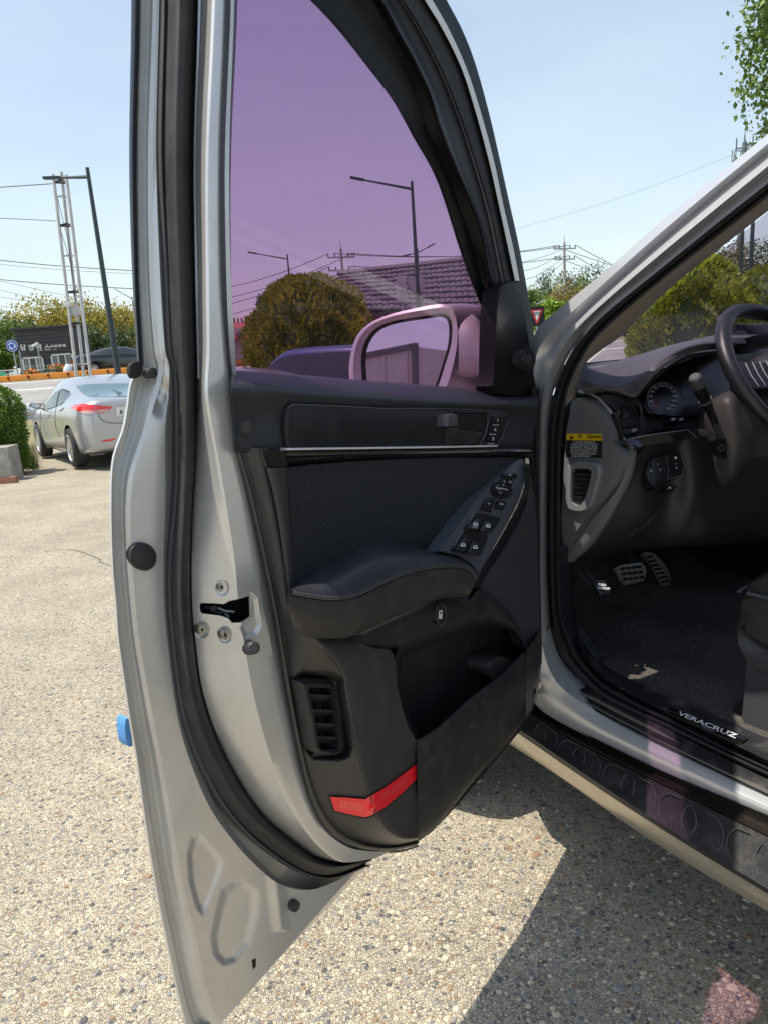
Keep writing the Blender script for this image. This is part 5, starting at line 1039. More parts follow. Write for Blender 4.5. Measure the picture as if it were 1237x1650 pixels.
for (x0, y0, a, n_) in ((-2.6, 5.2, .5, 26), (-1.3, 3.3, 2.6, 14), (-4.2, 8.4, .1, 30)):
    b = MB(); L_, R_ = [], []; x, y = x0, y0
    for k in range(n_):
        w = .002+.003*rc.random()*(1-k/n_); dx, dy = cos(a), sin(a); L_.append(Vector((x-dy*w, y+dx*w, gz(x, y)+.004))); R_.append(Vector((x+dy*w, y-dx*w, gz(x, y)+.004))); x += dx*.09; y += dy*.09; a += rc.gauss(0, .35)
    b.grid([L_, R_]); b.build('crack', crk, kind='structure')
# loose and embedded stones close by
sm_ = [mat('stone_cream', (.60, .52, .38), .8), mat('stone_grey', (.26, .26, .25), .75), mat('stone_dark', (.10, .10, .105), .7), mat('stone_brown', (.30, .20, .12), .8), mat('stone_blue', (.27, .265, .26), .75)]
st = MB(); rnd = random.Random(3)
for _ in range(15000):
    y = .75+rnd.random()**1.6*6.5; x = rnd.uniform(-.9, .62)*y
    if x > .45 and y > 1.6: continue
    r = rnd.choice((.0035, .004, .005, .006, .0075)) * rnd.uniform(.8, 1.25); a = rnd.uniform(0, pi); e = rnd.uniform(.55, 1); z = gz(x, y)-r*.12
    if rnd.random() < .035: r *= 1.7
    n = 6; vs = []
    for k in range(n):
        t = a+2*pi*k/n; q = r*rnd.uniform(.8, 1.15); vs.append(Vector((x+cos(t)*q-sin(a)*0, y+sin(t)*q*e, z)))
    top = [Vector((x+(v.x-x)*.6, y+(v.y-y)*.6, z+r*rnd.uniform(.30, .48))) for v in vs]
    mi = rnd.choices(range(5), (52, 20, 9, 12, 7))[0]
    st.add(vs+top, [(k, (k+1) % n, n+(k+1) % n, n+k) for k in range(n)]+[tuple(range(n, 2*n))], mi)
st.build('loose_stones', sm_, kind='stuff', sharp=20)

# ================================================================ VEGETATION
def leafm(name, c, c2, tr=.25):
    m = bpy.data.materials.new(name); m.use_nodes = True; t = m.node_tree; b = t.nodes['Principled BSDF']; N = t.nodes.new; l = t.links.new
    b.inputs['Roughness'].default_value = .55
    g = N('ShaderNodeNewGeometry'); x = N('ShaderNodeMix'); x.data_type = 'RGBA'; x.inputs['A'].default_value = (*c, 1); x.inputs['B'].default_value = (*c2, 1)
    l(g.outputs['Random Per Island'], x.inputs['Factor']); l(x.outputs['Result'], b.inputs['Base Color'])
    tl_ = N('ShaderNodeBsdfTranslucent'); l(x.outputs['Result'], tl_.inputs[0]); mi = N('ShaderNodeMixShader'); mi.inputs[0].default_value = tr
    l(b.outputs[0], mi.inputs[1]); l(tl_.outputs[0], mi.inputs[2]); l(mi.outputs[0], t.nodes['Material Output'].inputs[0]); return m
LF = {'green': leafm('leaf_green', (.07, .14, .02), (.16, .25, .04)), 'dark': leafm('leaf_dark', (.04, .075, .022), (.10, .15, .045), .18), 'gold': leafm('leaf_gold', (.13, .18, .015), (.46, .47, .06), .35),
      'bamboo': leafm('leaf_bamboo', (.30, .28, .05), (.52, .42, .10), .35), 'bright': leafm('leaf_bright', (.13, .25, .02), (.34, .46, .05), .35), 'brown': leafm('leaf_brown', (.16, .13, .07), (.30, .25, .14), .2)}
bark = mat('bark', (.12, .09, .065), .9, bump=(30, .8, .02))
def leaves(mb, c, rx, ry, rz, n, s, rnd, clumps=24, up=0., lower=-1., shell=.55, spread=.26):
    cs = []
    while len(cs) < clumps:
        v = Vector((rnd.uniform(-1, 1), rnd.uniform(-1, 1), rnd.uniform(lower, 1)))
        if v.length < 1 and v.length > shell*rnd.random(): cs.append(v)
    for i in range(n):
        k = rnd.choice(cs); v = k+Vector((rnd.gauss(0, spread), rnd.gauss(0, spread), rnd.gauss(0, spread)))
        p = Vector((c[0]+v.x*rx, c[1]+v.y*ry, c[2]+v.z*rz))
        d = Vector((rnd.gauss(0, 1), rnd.gauss(0, 1), rnd.gauss(0, 1)+up)).normalized(); e = d.cross(Vector((rnd.gauss(0, 1), rnd.gauss(0, 1), rnd.gauss(0, 1)))).normalized()
        q = s*rnd.uniform(.6, 1.4); mb.add([p-e*q*.32, p+d*q*.5, p+e*q*.32, p-d*q*.5], [(0, 1, 2, 3)])
def tree(name, base, h, rx, kind, label, cat_='tree', n=1500, s=.16, trunk=.16, crown_lo=.3, seed=1, clumps=26, group=None, lean=(0, 0), spread=.24, ry=None, up=0.):
    rnd = random.Random(seed); t = empty(name, base, label, cat_, group)
    b = MB(); T = Vector((lean[0], lean[1], h*(crown_lo+.25)))
    b.tube([Vector((0, 0, -.1)), T*.35+Vector((.02, 0, 0)), T*.7, T], [trunk, trunk*.8, trunk*.6, trunk*.4], 8)
    for k in range(6):
        a = 2*pi*k/6+rnd.random(); st_ = T*(.45+.09*k); e = Vector((cos(a)*rx*.65, sin(a)*rx*.65, h*(crown_lo+.3+.1*rnd.random()*3))); b.tube([st_, st_.lerp(e, .5)+Vector((0, 0, -.05*h)), e], [trunk*.38, trunk*.24, trunk*.08], 5)
    b.build('trunk', bark, t, world=False)
    c = MB(); zc = h*(crown_lo+(1-crown_lo)/2); leaves(c, (T.x, T.y, zc), rx, ry or rx, h*(1-crown_lo)/2, n, s, rnd, clumps, spread=spread, up=up)
    c.build('crown', LF[kind], t, world=False, sharp=180); return t
def at(px, py, y, ground=True):
    p = P(px, py, 'y', y); return Vector((p.x, y, gz(p.x, y))) if ground else p
def zat(px, py, y): return P(px, py, 'y', y).z

# big golden conifer bushes
def conifer(base, h, r, label, n=6500, seed=3, group=None, s=.10):
    rnd = random.Random(seed); t = empty('conifer_bush', base, label, 'bush', group); b = MB(); b.tube([(0, 0, -.1), (0, 0, h*.7)], [.12, .05], 8)
    for k in range(5):
        a = 1.2*k; b.tube([(0, 0, .25*h), (cos(a)*r*.4, sin(a)*r*.4, .5*h), (cos(a)*r*.6, sin(a)*r*.6, .75*h)], [.06, .04, .015], 5)
    b.build('trunk', bark, t, world=False)
    c = MB(); 
    pl = [(rnd.uniform(0, 2*pi), rnd.random()) for _ in range(300)]
    for i in range(n):
        a, f = rnd.choice(pl); a += rnd.gauss(0, .10); f = min(1, max(0, f+rnd.gauss(0, .05)))
        prof = sqrt(max(0, 1-(abs(f-.36)/.66)**2.3)); lump = 1+.10*sin(a*3+f*9)+.08*sin(a*7-f*13)+.06*sin(a*13+f*23)
        rr = r*prof*lump*(1-abs(rnd.gauss(0, .07))); z = h*f
        p = Vector((cos(a)*rr, sin(a)*rr, z)); d = Vector((cos(a)*.7, sin(a)*.7, .8+rnd.gauss(0, .5))).normalized(); e = d.cross(Vector((rnd.gauss(0, 1), rnd.gauss(0, 1), .2))).normalized(); q = s*rnd.uniform(.6, 1.5)
        c.add([p-e*q*.22, p+d*q*.3-e*q*.25, p+d*q, p+e*q*.28+d*q*.3, p+e*q*.2], [(0, 1, 2, 3, 4)])
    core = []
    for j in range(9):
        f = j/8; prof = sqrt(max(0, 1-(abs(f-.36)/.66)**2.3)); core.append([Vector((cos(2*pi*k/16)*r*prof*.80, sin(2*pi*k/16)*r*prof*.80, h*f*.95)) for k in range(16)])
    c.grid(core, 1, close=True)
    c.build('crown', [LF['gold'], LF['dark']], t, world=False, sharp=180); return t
p = at(510, 640, 18.6); conifer(p, zat(512, 447, 18.6)-p.z, 1.56, 'round golden green conifer bush behind the purple window, beside the tiled roof', 22000)
p = at(1105, 575, 20); conifer(p, zat(1100, 416, 20)-p.z, 1.55, 'large golden conifer bush seen through the windscreen left of the steering wheel', 22000, 5)
p = at(1228, 575, 23); conifer(p, zat(1232, 432, 23)-p.z, 1.15, 'small golden conifer bush above the steering wheel rim', 12000, 8)
# far trees, left
for i, (px, top, y, r, kd, lb) in enumerate(((12, 503, 58, 3.2, 'green', 'round green tree at the far left above the blue sign'), (-22, 520, 60, 2.6, 'dark', 'dark tree at the very left edge behind the fence'), (38, 512, 60, 2.2, 'dark', 'dark green tree between the round tree and the bamboo'),
        (2, 550, 56, 1.7, 'green', 'pale green bush tree beside the dark cafe wall'))):
    b_ = at(px, 600, y); tree('broadleaf_tree', b_, zat(px, top, y)-b_.z, r, kd, lb, n=4500, s=.2, seed=20+i, crown_lo=.2, spread=.15, clumps=60)
for i, (px, top, kd, w) in enumerate(((62, 484, 'bamboo', 2.3), (84, 488, 'bamboo', 2.0), (104, 482, 'bamboo', 2.2), (128, 492, 'bamboo', 1.8), (150, 484, 'bamboo', 2.1), (172, 490, 'bamboo', 2.0), (196, 494, 'bamboo', 2.0), (216, 500, 'bamboo', 1.9))):
    b_ = at(px, 600, 66); tree('bamboo_clump', b_, zat(px, top, 66)-b_.z, w, kd, ('leftmost yellow green bamboo clump, right of the dark trees', 'second yellow bamboo clump from the left', 'third bamboo clump, just left of the triple mast', 'bamboo clump directly behind the white triple mast', 'bamboo clump between triple mast and dark lamp', 'bamboo clump behind the leaning dark lamp', 'seventh bamboo clump, right of the dark lamp', 'rightmost yellow bamboo clump, half behind the door edge')[i], 'bamboo', n=3000, s=.24, seed=40+i, crown_lo=.15, group='bamboo clumps on the left skyline', trunk=.1, spread=.2, clumps=44, up=1.2)
for i, (px, top) in enumerate(((150, 531), (166, 528), (183, 530), (199, 527), (216, 532))):
    b_ = at(px, 600, 54); tree('hedge_tree', b_, zat(px, top, 54)-b_.z, 1.25, 'dark', ('dark evergreen touching the right end of the cafe', 'second dark evergreen right of the cafe', 'middle dark evergreen above the black saloon', 'fourth dark evergreen, right of the dark lamp', 'dark evergreen half behind the door edge')[i], n=2000, s=.17, seed=60+i, crown_lo=.02, group='dark evergreens right of the cafe', clumps=30)
# far trees, right
for i, (px, top, y, r, kd, lb) in enumerate(((892, 441, 85, 3.2, 'dark', 'dark tree left of the right-hand utility pole'), (958, 428, 92, 3.6, 'dark', 'tall dark tree touching the windscreen pillar'), (935, 448, 90, 2.6, 'green', 'green tree right of the utility pole'), (852, 470, 70, 1.6, 'green', 'small pale tree right behind the yield sign'), (880, 486, 55, 1.4, 'bright', 'bright green shrub beside the yield sign'),
        (872, 462, 88, 2.2, 'green', 'grey green tree above the yield sign'), (1110, 400, 70, 3.6, 'dark', 'dark tree behind the large golden bush'), (1150, 392, 74, 4.0, 'dark', 'dark tree below the mobile mast'), (1190, 396, 72, 3.6, 'brown', 'bare brownish tree under the mobile mast'), (1232, 388, 70, 3.8, 'dark', 'dark tree at the right edge behind the windscreen'), (1055, 455, 78, 2.6, 'dark', 'low dark tree left of the large golden bush'))):
    b_ = at(px, 560, y); tree('broadleaf_tree', b_, zat(px, top, y)-b_.z, r, kd, lb, n=4500, s=.24, seed=80+i, crown_lo=.15, spread=.14, clumps=60)
for i, px in enumerate((896, 906, 918, 930, 942)):
    b_ = at(px, 560, 66); tree('bamboo_clump', b_, zat(px, 456+abs(i-2)*4, 66)-b_.z, .9, 'bamboo' if i % 2 else 'brown', ('leftmost tan bamboo clump right of the yield sign', 'second tan bamboo clump left of the utility pole', 'tan bamboo clump right behind the utility pole', 'fourth tan bamboo clump, right of the utility pole', 'tan bamboo clump touching the windscreen pillar')[i], 'bamboo', n=900, s=.2, seed=100+i, crown_lo=.1, group='tan bamboo on the right skyline', trunk=.08, up=1.2)
# overhanging tree at the top right
q = P(1372, 12, 'y', 8.2); b_ = Vector((q.x, 8.2, gz(q.x, 8.2))); tree('roadside_tree', b_, q.z+1.15, .95, 'green', 'leafy bright green tree reaching in at the top right corner', n=19000, s=.06, seed=9, crown_lo=.52, trunk=.14, clumps=60, spread=.13)
# clipped shrub by the planter
b_ = at(2, 735, 11.0); h_s = zat(15, 617, 11)-b_.z; t = empty('leafy_shrub', b_, 'dense bright green shrub behind the concrete planter', 'shrub'); rs = random.Random(12)
b = MB()
for k in range(7): b.tube([(0, 0, -.05), (cos(k)*.12, sin(k)*.12, h_s*.4), (cos(k)*.28, sin(k)*.28, h_s*.8)], [.02, .014, .006], 5)
b.build('stem', bark, t, world=False)
b = MB()
for _ in range(15000):
    a = rs.uniform(0, 2*pi); f = rs.random(); rr = .42*(1-max(0, (f-.72)/.28)**2.2*.75)*(1+.10*sin(a*5+f*8)+.08*sin(a*9-f*15))*(1-abs(rs.gauss(0, .13)))
    p = Vector((cos(a)*rr, sin(a)*rr, .06+h_s*.97*f)); d = Vector((cos(a)+rs.gauss(0, .6), sin(a)+rs.gauss(0, .6), .5+rs.gauss(0, .6))).normalized(); e = d.cross(Vector((rs.gauss(0, 1), rs.gauss(0, 1), rs.gauss(0, 1)))).normalized(); q = rs.uniform(.022, .05)
    b.add([p-e*q*.35, p+d*q*.6, p+e*q*.35, p-d*q*.4], [(0, 1, 2, 3)])
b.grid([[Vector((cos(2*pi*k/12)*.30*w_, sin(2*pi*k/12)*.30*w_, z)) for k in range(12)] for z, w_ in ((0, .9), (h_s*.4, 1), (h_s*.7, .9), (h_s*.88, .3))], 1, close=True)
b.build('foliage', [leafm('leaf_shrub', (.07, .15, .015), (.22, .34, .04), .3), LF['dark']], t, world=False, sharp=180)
rnd = random.Random(5); b = MB()
for _ in range(900):
    x0 = rnd.uniform(26, 56); y0 = rnd.uniform(704, 738); q = at(x0, y0, rnd.uniform(11.5, 14.5)); a = rnd.uniform(0, 2*pi); h = rnd.uniform(.08, .32); d = Vector((cos(a)*.12, sin(a)*.12, h)); e = Vector((-sin(a), cos(a), 0))*.008
    b.add([q-e, q+e, q+d], [(0, 1, 2)])
b.build('dry_grass', LF['brown'], kind='stuff')
# planter
def pbox(mb, c, sx, sy, sz, rz=0, mi=0, bev=.01):
    X = Vector((cos(rz), sin(rz), 0)); Y = Vector((-sin(rz), cos(rz), 0)); mb.box(Vector(c)+ZZ*sz/2, sx, sy, sz, (X, Y, ZZ), mi, bev)
conc = mat('weathered_concrete', (.36, .34, .30), .9, bump=(60, .5, .004), vary=(7, (.22, .21, .19), .4, .7))
p = at(-2, 740, 10.3); b = MB(); pbox(b, (p.x, p.y, gz(p.x, p.y)-.05), .46, .4, .55, .1); b.build('concrete_block', conc, label='weathered concrete block with rusty top edge at the far left', cat_='block')
brickm = mat('brick', (.30, .14, .09), .85, bump=(60, .6, .004), vary=(12, (.22, .12, .08), .4, .7))
for k in range(3):
    p = at(-8+k*9, 742, 9.9); b = MB(); pbox(b, (p.x, p.y, gz(p.x, p.y)), .20, .10, .09+.0*k, .08); b.build('brick', brickm, label=('loose red brick cut by the left picture edge', 'middle loose red brick below the concrete block', 'rightmost loose red brick below the concrete block')[k], cat_='brick', group='bricks by the concrete block')

# ================================================================ STREET FURNITURE
darkm = mat('dark_green_metal', (.03, .045, .05), .45); galv = mat('galvanised', (.45, .46, .46), .5, .5, vary=(8, (.36, .36, .36), .4, .7)); wpole = mat('white_grey_pole', (.56, .55, .53), .6, vary=(3, (.44, .42, .40), .45, .7)); concp = mat('pole_concrete', (.40, .38, .35), .9)
def lamp(px, ptop, y, head, label, m, r=.07, arm2=None, drop=None, group=None, name='street_lamp'):
    top = P(px, ptop, 'y', y); g_ = gz(top.x, y); t = empty(name, (top.x, y, g_), label, 'street lamp', group); h = top.z-g_
    b = MB(); b.tube([(0, 0, 0), (0, 0, .35), (0, 0, .36), (0, 0, h)], [r*1.5, r*1.5, r*1.15, r*.62], 12); b.build('pole', m, t, world=False)
    for hd in [head]+([arm2] if arm2 else []):
        e = P(hd[0], hd[1], 'y', y)-Vector((top.x, y, g_)); a = MB(); st_ = Vector((0, 0, h-.25 if drop is None else h-drop)); d = (e-st_); u = d.normalized()
        a.tube([st_, e-u*.3], [r*.6, r*.35], 8); a.build('arm', m, t, world=False)
        L_ = MB(); sd = Vector((0, 1, 0)); X = u; Z = X.cross(sd)
        L_.box(e-u*.12, .5 if y < 60 else .6, .16, .07, (X, sd, Z), 0, .02); L_.build('lamp_head', m, t, world=False)
    return t
lamp(141, 270, 22, (78, 287), 'dark street lamp leaning left beside the white triple mast', darkm, .085)
lamp(213, 478, 70, (188, 467), 'small distant street lamp close to the left door edge', galv, .1, drop=.2)
lamp(663, 292, 26, (570, 287), 'tall dark street lamp behind the purple window above the mirror', darkm, .08)
lamp(463, 410, 42, (404, 407), 'small dark street lamp above the golden bush in the purple window', darkm, .07)
lamp(672, 400, 44, (697, 394), 'two-armed street lamp just behind the tall lamp pole', darkm, .06, arm2=(652, 412))
# white triple mast
base = P(135, 612, 'y', 30); gb = gz(base.x, 30)
t = empty('camera_mast', (base.x, 30, gb), 'white mast of three thin steel posts tied with dark brackets', 'mast')
tops = [P(86, 281, 'y', 30), P(99, 277, 'y', 30.35), P(107, 282, 'y', 30.0)]
legs = []
for k, q in enumerate(tops):
    bt = (P(124, 612, 'y', 30), P(136, 612, 'y', 30.35), P(147, 612, 'y', 30))[k]; q = q-t.location; bb = Vector((bt.x, (30, 30.35, 30)[k], gb))-t.location
    legs.append((bb, q)); b = MB(); b.tube([bb, bb.lerp(q, .5), q], .065, 12); b.build('post', wpole, t, world=False)
for f in (.03, .11, .31, .46, .63, .77, .9, .965):
    b = MB()
    for i, j in ((0, 1), (1, 2), (2, 0)):
        A, B_ = legs[i][0].lerp(legs[i][1], f), legs[j][0].lerp(legs[j][1], f); b.tube([A, B_], .045 if f in (.46, .77, .965, .31) else .02, 6)
    b.build('bracket', blackm if f in (.31, .46, .77, .965) else galv, t, world=False)
for f, w_, hh, k_ in ((.40, .30, .16, 0), (.365, .42, .34, 1)):
    q = legs[0][0].lerp(legs[1][1], f); b = MB(); b.box(legs[k_][0].lerp(legs[k_][1], f)+Vector((.05, -.2, 0)), w_, .2, hh, None, 0, .02); b.build('control_box', wpole, t, world=False)
for (i, f0, j, f1) in ((0, .95, 1, .5), (0, .78, 1, .45), (1, .5, 0, .35)):
    A, B_ = legs[i][0].lerp(legs[i][1], f0), legs[j][0].lerp(legs[j][1], f1); b = MB(); b.tube([A, A.lerp(B_, .5)+Vector((.12, 0, -.15)), B_], .012, 5); b.build('cable', blackm, t, world=False)
# utility poles and wires
def upole(px, ptop, y, arms, label, w=1.1):
    top = P(px, ptop, 'y', y); g_ = gz(top.x, y); t = empty('utility_pole', (top.x, y, g_), label, 'utility pole'); h = top.z-g_
    b = MB(); b.tube([(0, 0, 0), (0, 0, h*.93)], [.19, .11], 10); b.tube([(0, 0, h*.93), (0, 0, h)], [.04, .03], 6); b.build('pole', concp, t, world=False)
    ends = []
    for py, hw in arms:
        z = P(px, py, 'y', y).z-g_; b = MB(); X = Vector((cos(.3), sin(.3), 0)); b.box((0, -.12, z), hw*2, .1, .12, (X, Vector((-X.y, X.x, 0)), ZZ), 0, .01); b.build('crossarm', galv, t, world=False)
        for s in (-1, -.5, .5, 1):
            b = MB(); q = X*hw*s*.95+Vector((0, -.12, z+.05)); b.tube([q, q+ZZ*.12, q+ZZ*.26], [.035, .06, .04], 8); b.build('insulator', mat('insulator_brown', (.12, .08, .07), .3), t, world=False); ends.append(q+ZZ*.26+t.location)
    return t, ends
tA, eA = upole(548, 388, 60, ((415, 1.15), (436, 1.15), (455, .7)), 'utility pole with three crossarms above the tiled roof in the purple window')
tB, eB = upole(908, 378, 70, ((401, 1.2), (418, 1.1)), 'utility pole with two crossarms in the sky right of the open door')
wm_ = mat('wire', (.09, .09, .10), .6)
def wire(a, b_, sag, label, r=.016, group='overhead wires'):
    pts = [Vector(a).lerp(Vector(b_), k/20)-ZZ*sag*4*(k/20)*(1-k/20) for k in range(21)]; mb = MB(); mb.tube(pts, r, 5); mb.build('overhead_wire', wm_, label=label, cat_='wire', group=group)
for k, e in enumerate(eA[:8]):
    if k in (0, 3, 4, 7): wire(e, P(250, 470+k*8, 'y', 75), 1.0, {0:'uppermost wire left of the pole in the purple window', 3:'second wire left of the pole in the purple window', 4:'third wire left of the pole in the purple window', 7:'lowest wire left of the pole in the purple window'}[k], .03)
for k, e in enumerate(eA[:8]):
    if k in (1, 2, 6): wire(e, eB[min(k, 7)], .6, {1:'upper wire joining the two utility poles', 2:'middle wire joining the two utility poles', 6:'lower wire joining the two utility poles'}[k], .03)
for k in (0, 3, 4, 7): wire(eB[k], P(1100, 450+k*6, 'y', 95), .5, {0:'uppermost wire right of the right-hand utility pole', 3:'second wire right of the right-hand utility pole', 4:'third wire right of the right-hand utility pole', 7:'lowest wire right of the right-hand utility pole'}[k], .03)
def pwire(pts, label, r, group=None):
    mb = MB(); mb.tube([P(x, y, 'y', d) for x, y, d in cat(pts, 8)], r, 5); mb.build('overhead_wire', wm_, label=label, cat_='wire', group=group)
pwire([(-60, 306, 30), (10, 301, 30), (84, 296, 30)], 'topmost dark cable reaching the white triple mast', .022)
pwire([(-60, 351, 30), (10, 352, 30), (91, 356, 30)], 'second cable tied to the white triple mast', .016)
for (a, b_, c, lb) in ((413, 428, 437, 'upper of the two long cables behind the white mast'), (445, 458, 466, 'lower of the two long cables behind the white mast')):
    pwire([(-60, a, 50), (90, b_, 50), (230, c, 50)], lb, .03)
for k, (a, c) in enumerate(((420, 442), (439, 500), (452, 520), (470, 505), (486, 512), (496, 530))): pwire([(-60, a, 80), (90, (a+c)/2+3, 80), (230, c, 80)], ('highest faint wire left, just under the upper cables', 'faint wire sloping down steeply left of the mast', 'second steep faint wire left of the mast', 'faint wire above the bamboo tops', 'faint wire touching the bamboo tops', 'lowest faint wire above the cafe roof')[k], .022, 'faint wires on the left')
pwire([(780, 380, 80), (840, 366, 80), (1000, 318, 80), (1180, 250, 80)], 'long faint wire climbing to the mobile mast', .011)
for k in range(4): pwire([(800, 430+k*14, 60), (860, 418+k*14, 60), (906, 402+k*7, 69)], ('top faint wire', 'second faint wire', 'third faint wire', 'lowest faint wire')[k]+' between door frame and right utility pole', .02, 'faint wires right of the door')
# mobile mast
top = P(1201, 184, 'y', 90); g_ = gz(0, 90); t = empty('mobile_mast', (top.x, 90, g_), 'tall grey mobile phone mast with antenna crown above the windscreen pillar', 'mast')
h = top.z-g_; b = MB(); b.tube([(0, 0, 0), (0, 0, h-3)], [.55, .26], 12); b.tube([(0, 0, h-3), (0, 0, h)], [.05, .03], 6); b.build('pole', mat('mast_grey', (.13, .15, .16), .6), t, world=False)
for zz, rr, nn in ((h-4.4, 1.3, 9), (h-3.2, 1.0, 6)):
    b = MB(); b.tube([(cos(2*pi*k/20)*rr, sin(2*pi*k/20)*rr, zz-.5) for k in range(20)], .06, 5, closed=True)
    for k in range(4): b.tube([(0, 0, zz-.5), (cos(pi*k/2)*rr, sin(pi*k/2)*rr, zz-.5)], .05, 5)
    b.build('platform_ring', mat('mast_grey'), t, world=False)
    for k in range(nn):
        a = 2*pi*k/nn; b = MB(); b.box((cos(a)*rr, sin(a)*rr, zz+.2), .08, .08, 1.1, None, 0, .02); b.build('antenna', mat('antenna_grey', (.16, .18, .20), .5), t, world=False)
for px, ptop, y, lb in ((1198, 300, 60, 'thin dark pole left of the mast seen through the windscreen'), (1214, 318, 48, 'thick dark pole seen through the top of the windscreen')):
    q = P(px, ptop, 'y', y); g_ = gz(q.x, y); t = empty('plain_pole', (q.x, y, g_), lb, 'pole'); b = MB(); b.tube([(0, 0, 0), (0, 0, q.z-g_)], [.16, .12], 8); b.build('pole', darkm, t, world=False); b = MB(); b.tube([(0, 0, q.z-g_-.6), (.7, 0, q.z-g_-.4)], .04, 6); b.build('arm', darkm, t, world=False)
# yield sign
q = P(864, 509, 'y', 24); g_ = gz(q.x, 24); t = empty('yield_sign', (q.x, 24, g_), 'red and white triangular yield sign on a dark board', 'sign')
b = MB(); b.tube([(0, .04, 0), (0, .04, q.z-g_+.28)], .03, 8); b.build('post', galv, t, world=False)
def lpl(mb, pts, y0, y1, mi=0, bev=0): f = [Vector((x, y0, z)) for x, z in pts]; mb.prism(f, [v+Vector((0, y1-y0, 0)) for v in f], mi, bev)
zc = q.z-g_; b = MB(); lpl(b, [(-.24, zc-.33), (.24, zc-.33), (.24, zc+.31), (-.24, zc+.31)], 0, .03); b.build('board', blackm, t, world=False)
b = MB(); lpl(b, [(-.20, zc+.2), (.20, zc+.2), (.03, zc-.24), (-.03, zc-.24)], -.01, 0); b.build('sign_face', mat('sign_red', (.62, .03, .04), .4), t, world=False)
b = MB(); lpl(b, [(-.125, zc+.155), (.125, zc+.155), (0, zc-.16)], -.014, -.01); b.build('sign_centre', mat('sign_white', (.8, .8, .8), .4), t, world=False)
def ltext(mb, s, cx, cz, h, y, bold=0, wide=1, mi=0):
    vs, fs = text_geo(s, bold); k = h/.72; mb.add([Vector((cx+v.x*k*wide, y, cz+v.y*k)) for v in vs], fs, mi)
b = MB(); ltext(b, '양보', 0, zc+.06, .10, -.017, .03); b.build('sign_lettering', blackm, t, world=False)
b = MB(); b.box((.12, 0, zc+.42), .30, .2, .03, (Vector((.9, 0, .3)).normalized(), Vector((0, 1, 0)), Vector((-.3, 0, .9)).normalized())); b.build('solar_panel', galv, t, world=False)
# roundabout sign
q = P(20, 557, 'y', 40); g_ = gz(q.x, 40); t = empty('roundabout_sign', (q.x, 40, g_), 'square blue roundabout sign with three white arrows', 'sign'); zc = q.z-g_
for dx in (-.0, .32):
    b = MB(); b.tube([(dx, .05, 0), (dx, .05, zc+(.3 if dx == 0 else -.2))], .04, 8); b.build('post', galv, t, world=False)
b = MB(); lpl(b, [(-.33, zc-.33), (.33, zc-.33), (.33, zc+.33), (-.33, zc+.33)], 0, .03, 0, .01); b.build('board', mat('navy_board', (.015, .03, .08), .4), t, world=False)
def ldisc(mb, r0, r1, y, a0=0, a1=2*pi, n=30, cx=0, cz=0):
    A = [Vector((cx+cos(a0+(a1-a0)*k/n)*r0, y, cz+sin(a0+(a1-a0)*k/n)*r0)) for k in range(n+1)]; B = [Vector((cx+cos(a0+(a1-a0)*k/n)*r1, y, cz+sin(a0+(a1-a0)*k/n)*r1)) for k in range(n+1)]; mb.grid([A, B])
b = MB(); ldisc(b, .001, .285, -.006, cz=zc); b.build('sign_face', mat('sign_blue', (.02, .13, .52), .4), t, world=False)
b = MB(); ldisc(b, .285, .31, -.008, cz=zc)
for k in range(3):
    a = radians(100+120*k); ldisc(b, .13, .19, -.010, a, a+radians(72), 10, cz=zc); d = a-radians(4); e = a-radians(32)
    b.add([Vector((cos(a)*.09, -.010, zc+sin(a)*.09)), Vector((cos(a)*.23, -.010, zc+sin(a)*.23)), Vector((cos(e)*.16, -.010, zc+sin(e)*.16))], [(0, 1, 2)])
b.build('arrows', mat('sign_white'), t, world=False)
# orange kerb barrier of the roundabout
orm = mat('orange_barrier', (.78, .27, .02), .5, vary=(3, (.62, .24, .04), .4, .7)); cpx = mat('median_white', (.6, .58, .54), .7)
t = empty('kerb_barrier', (-14, 38, gz(0, 38)), 'long low orange kerb barrier with dark bolts along the far side of the road', 'barrier')
for k in range(22):
    x = -12+k*1.05; b = MB(); b.box((x, 0, .17), 1.0, .3, .3, None, 0, .04); b.build('barrier_block', orm, t, world=False); b = MB(); b.box((x+.5, -.17, .2), .09, .06, .1, None, 0, .01); b.build('bolt', blackm, t, world=False)
# guard rail behind the parked saloon
ga, gbv = at(-60, 650, 15.2), at(215, 650, 15.6); t = empty('guard_rail', ga, 'grey corrugated steel guard rail behind the leafy shrub', 'guard rail')
b = MB(); prof = [(0, .50), (-.05, .54), (-.05, .60), (0, .64), (0, .70), (-.05, .74), (-.05, .80), (0, .84)]; dv = gbv-ga; dv.z = 0; nv = Vector((dv.y, -dv.x, 0)).normalized()
b.grid([[nv*(-a)*-1+ZZ*(z+.12)+dv*k/12 for k in range(13)] for a, z in prof]); b.build('rail', galv, t, world=False, sharp=60)
for k in range(6):
    b = MB(); b.tube([dv*(k+.3)/6+Vector((0, .12, -.05)), dv*(k+.3)/6+Vector((0, .12, .95))], .05, 8); b.build('post', galv, t, world=False)

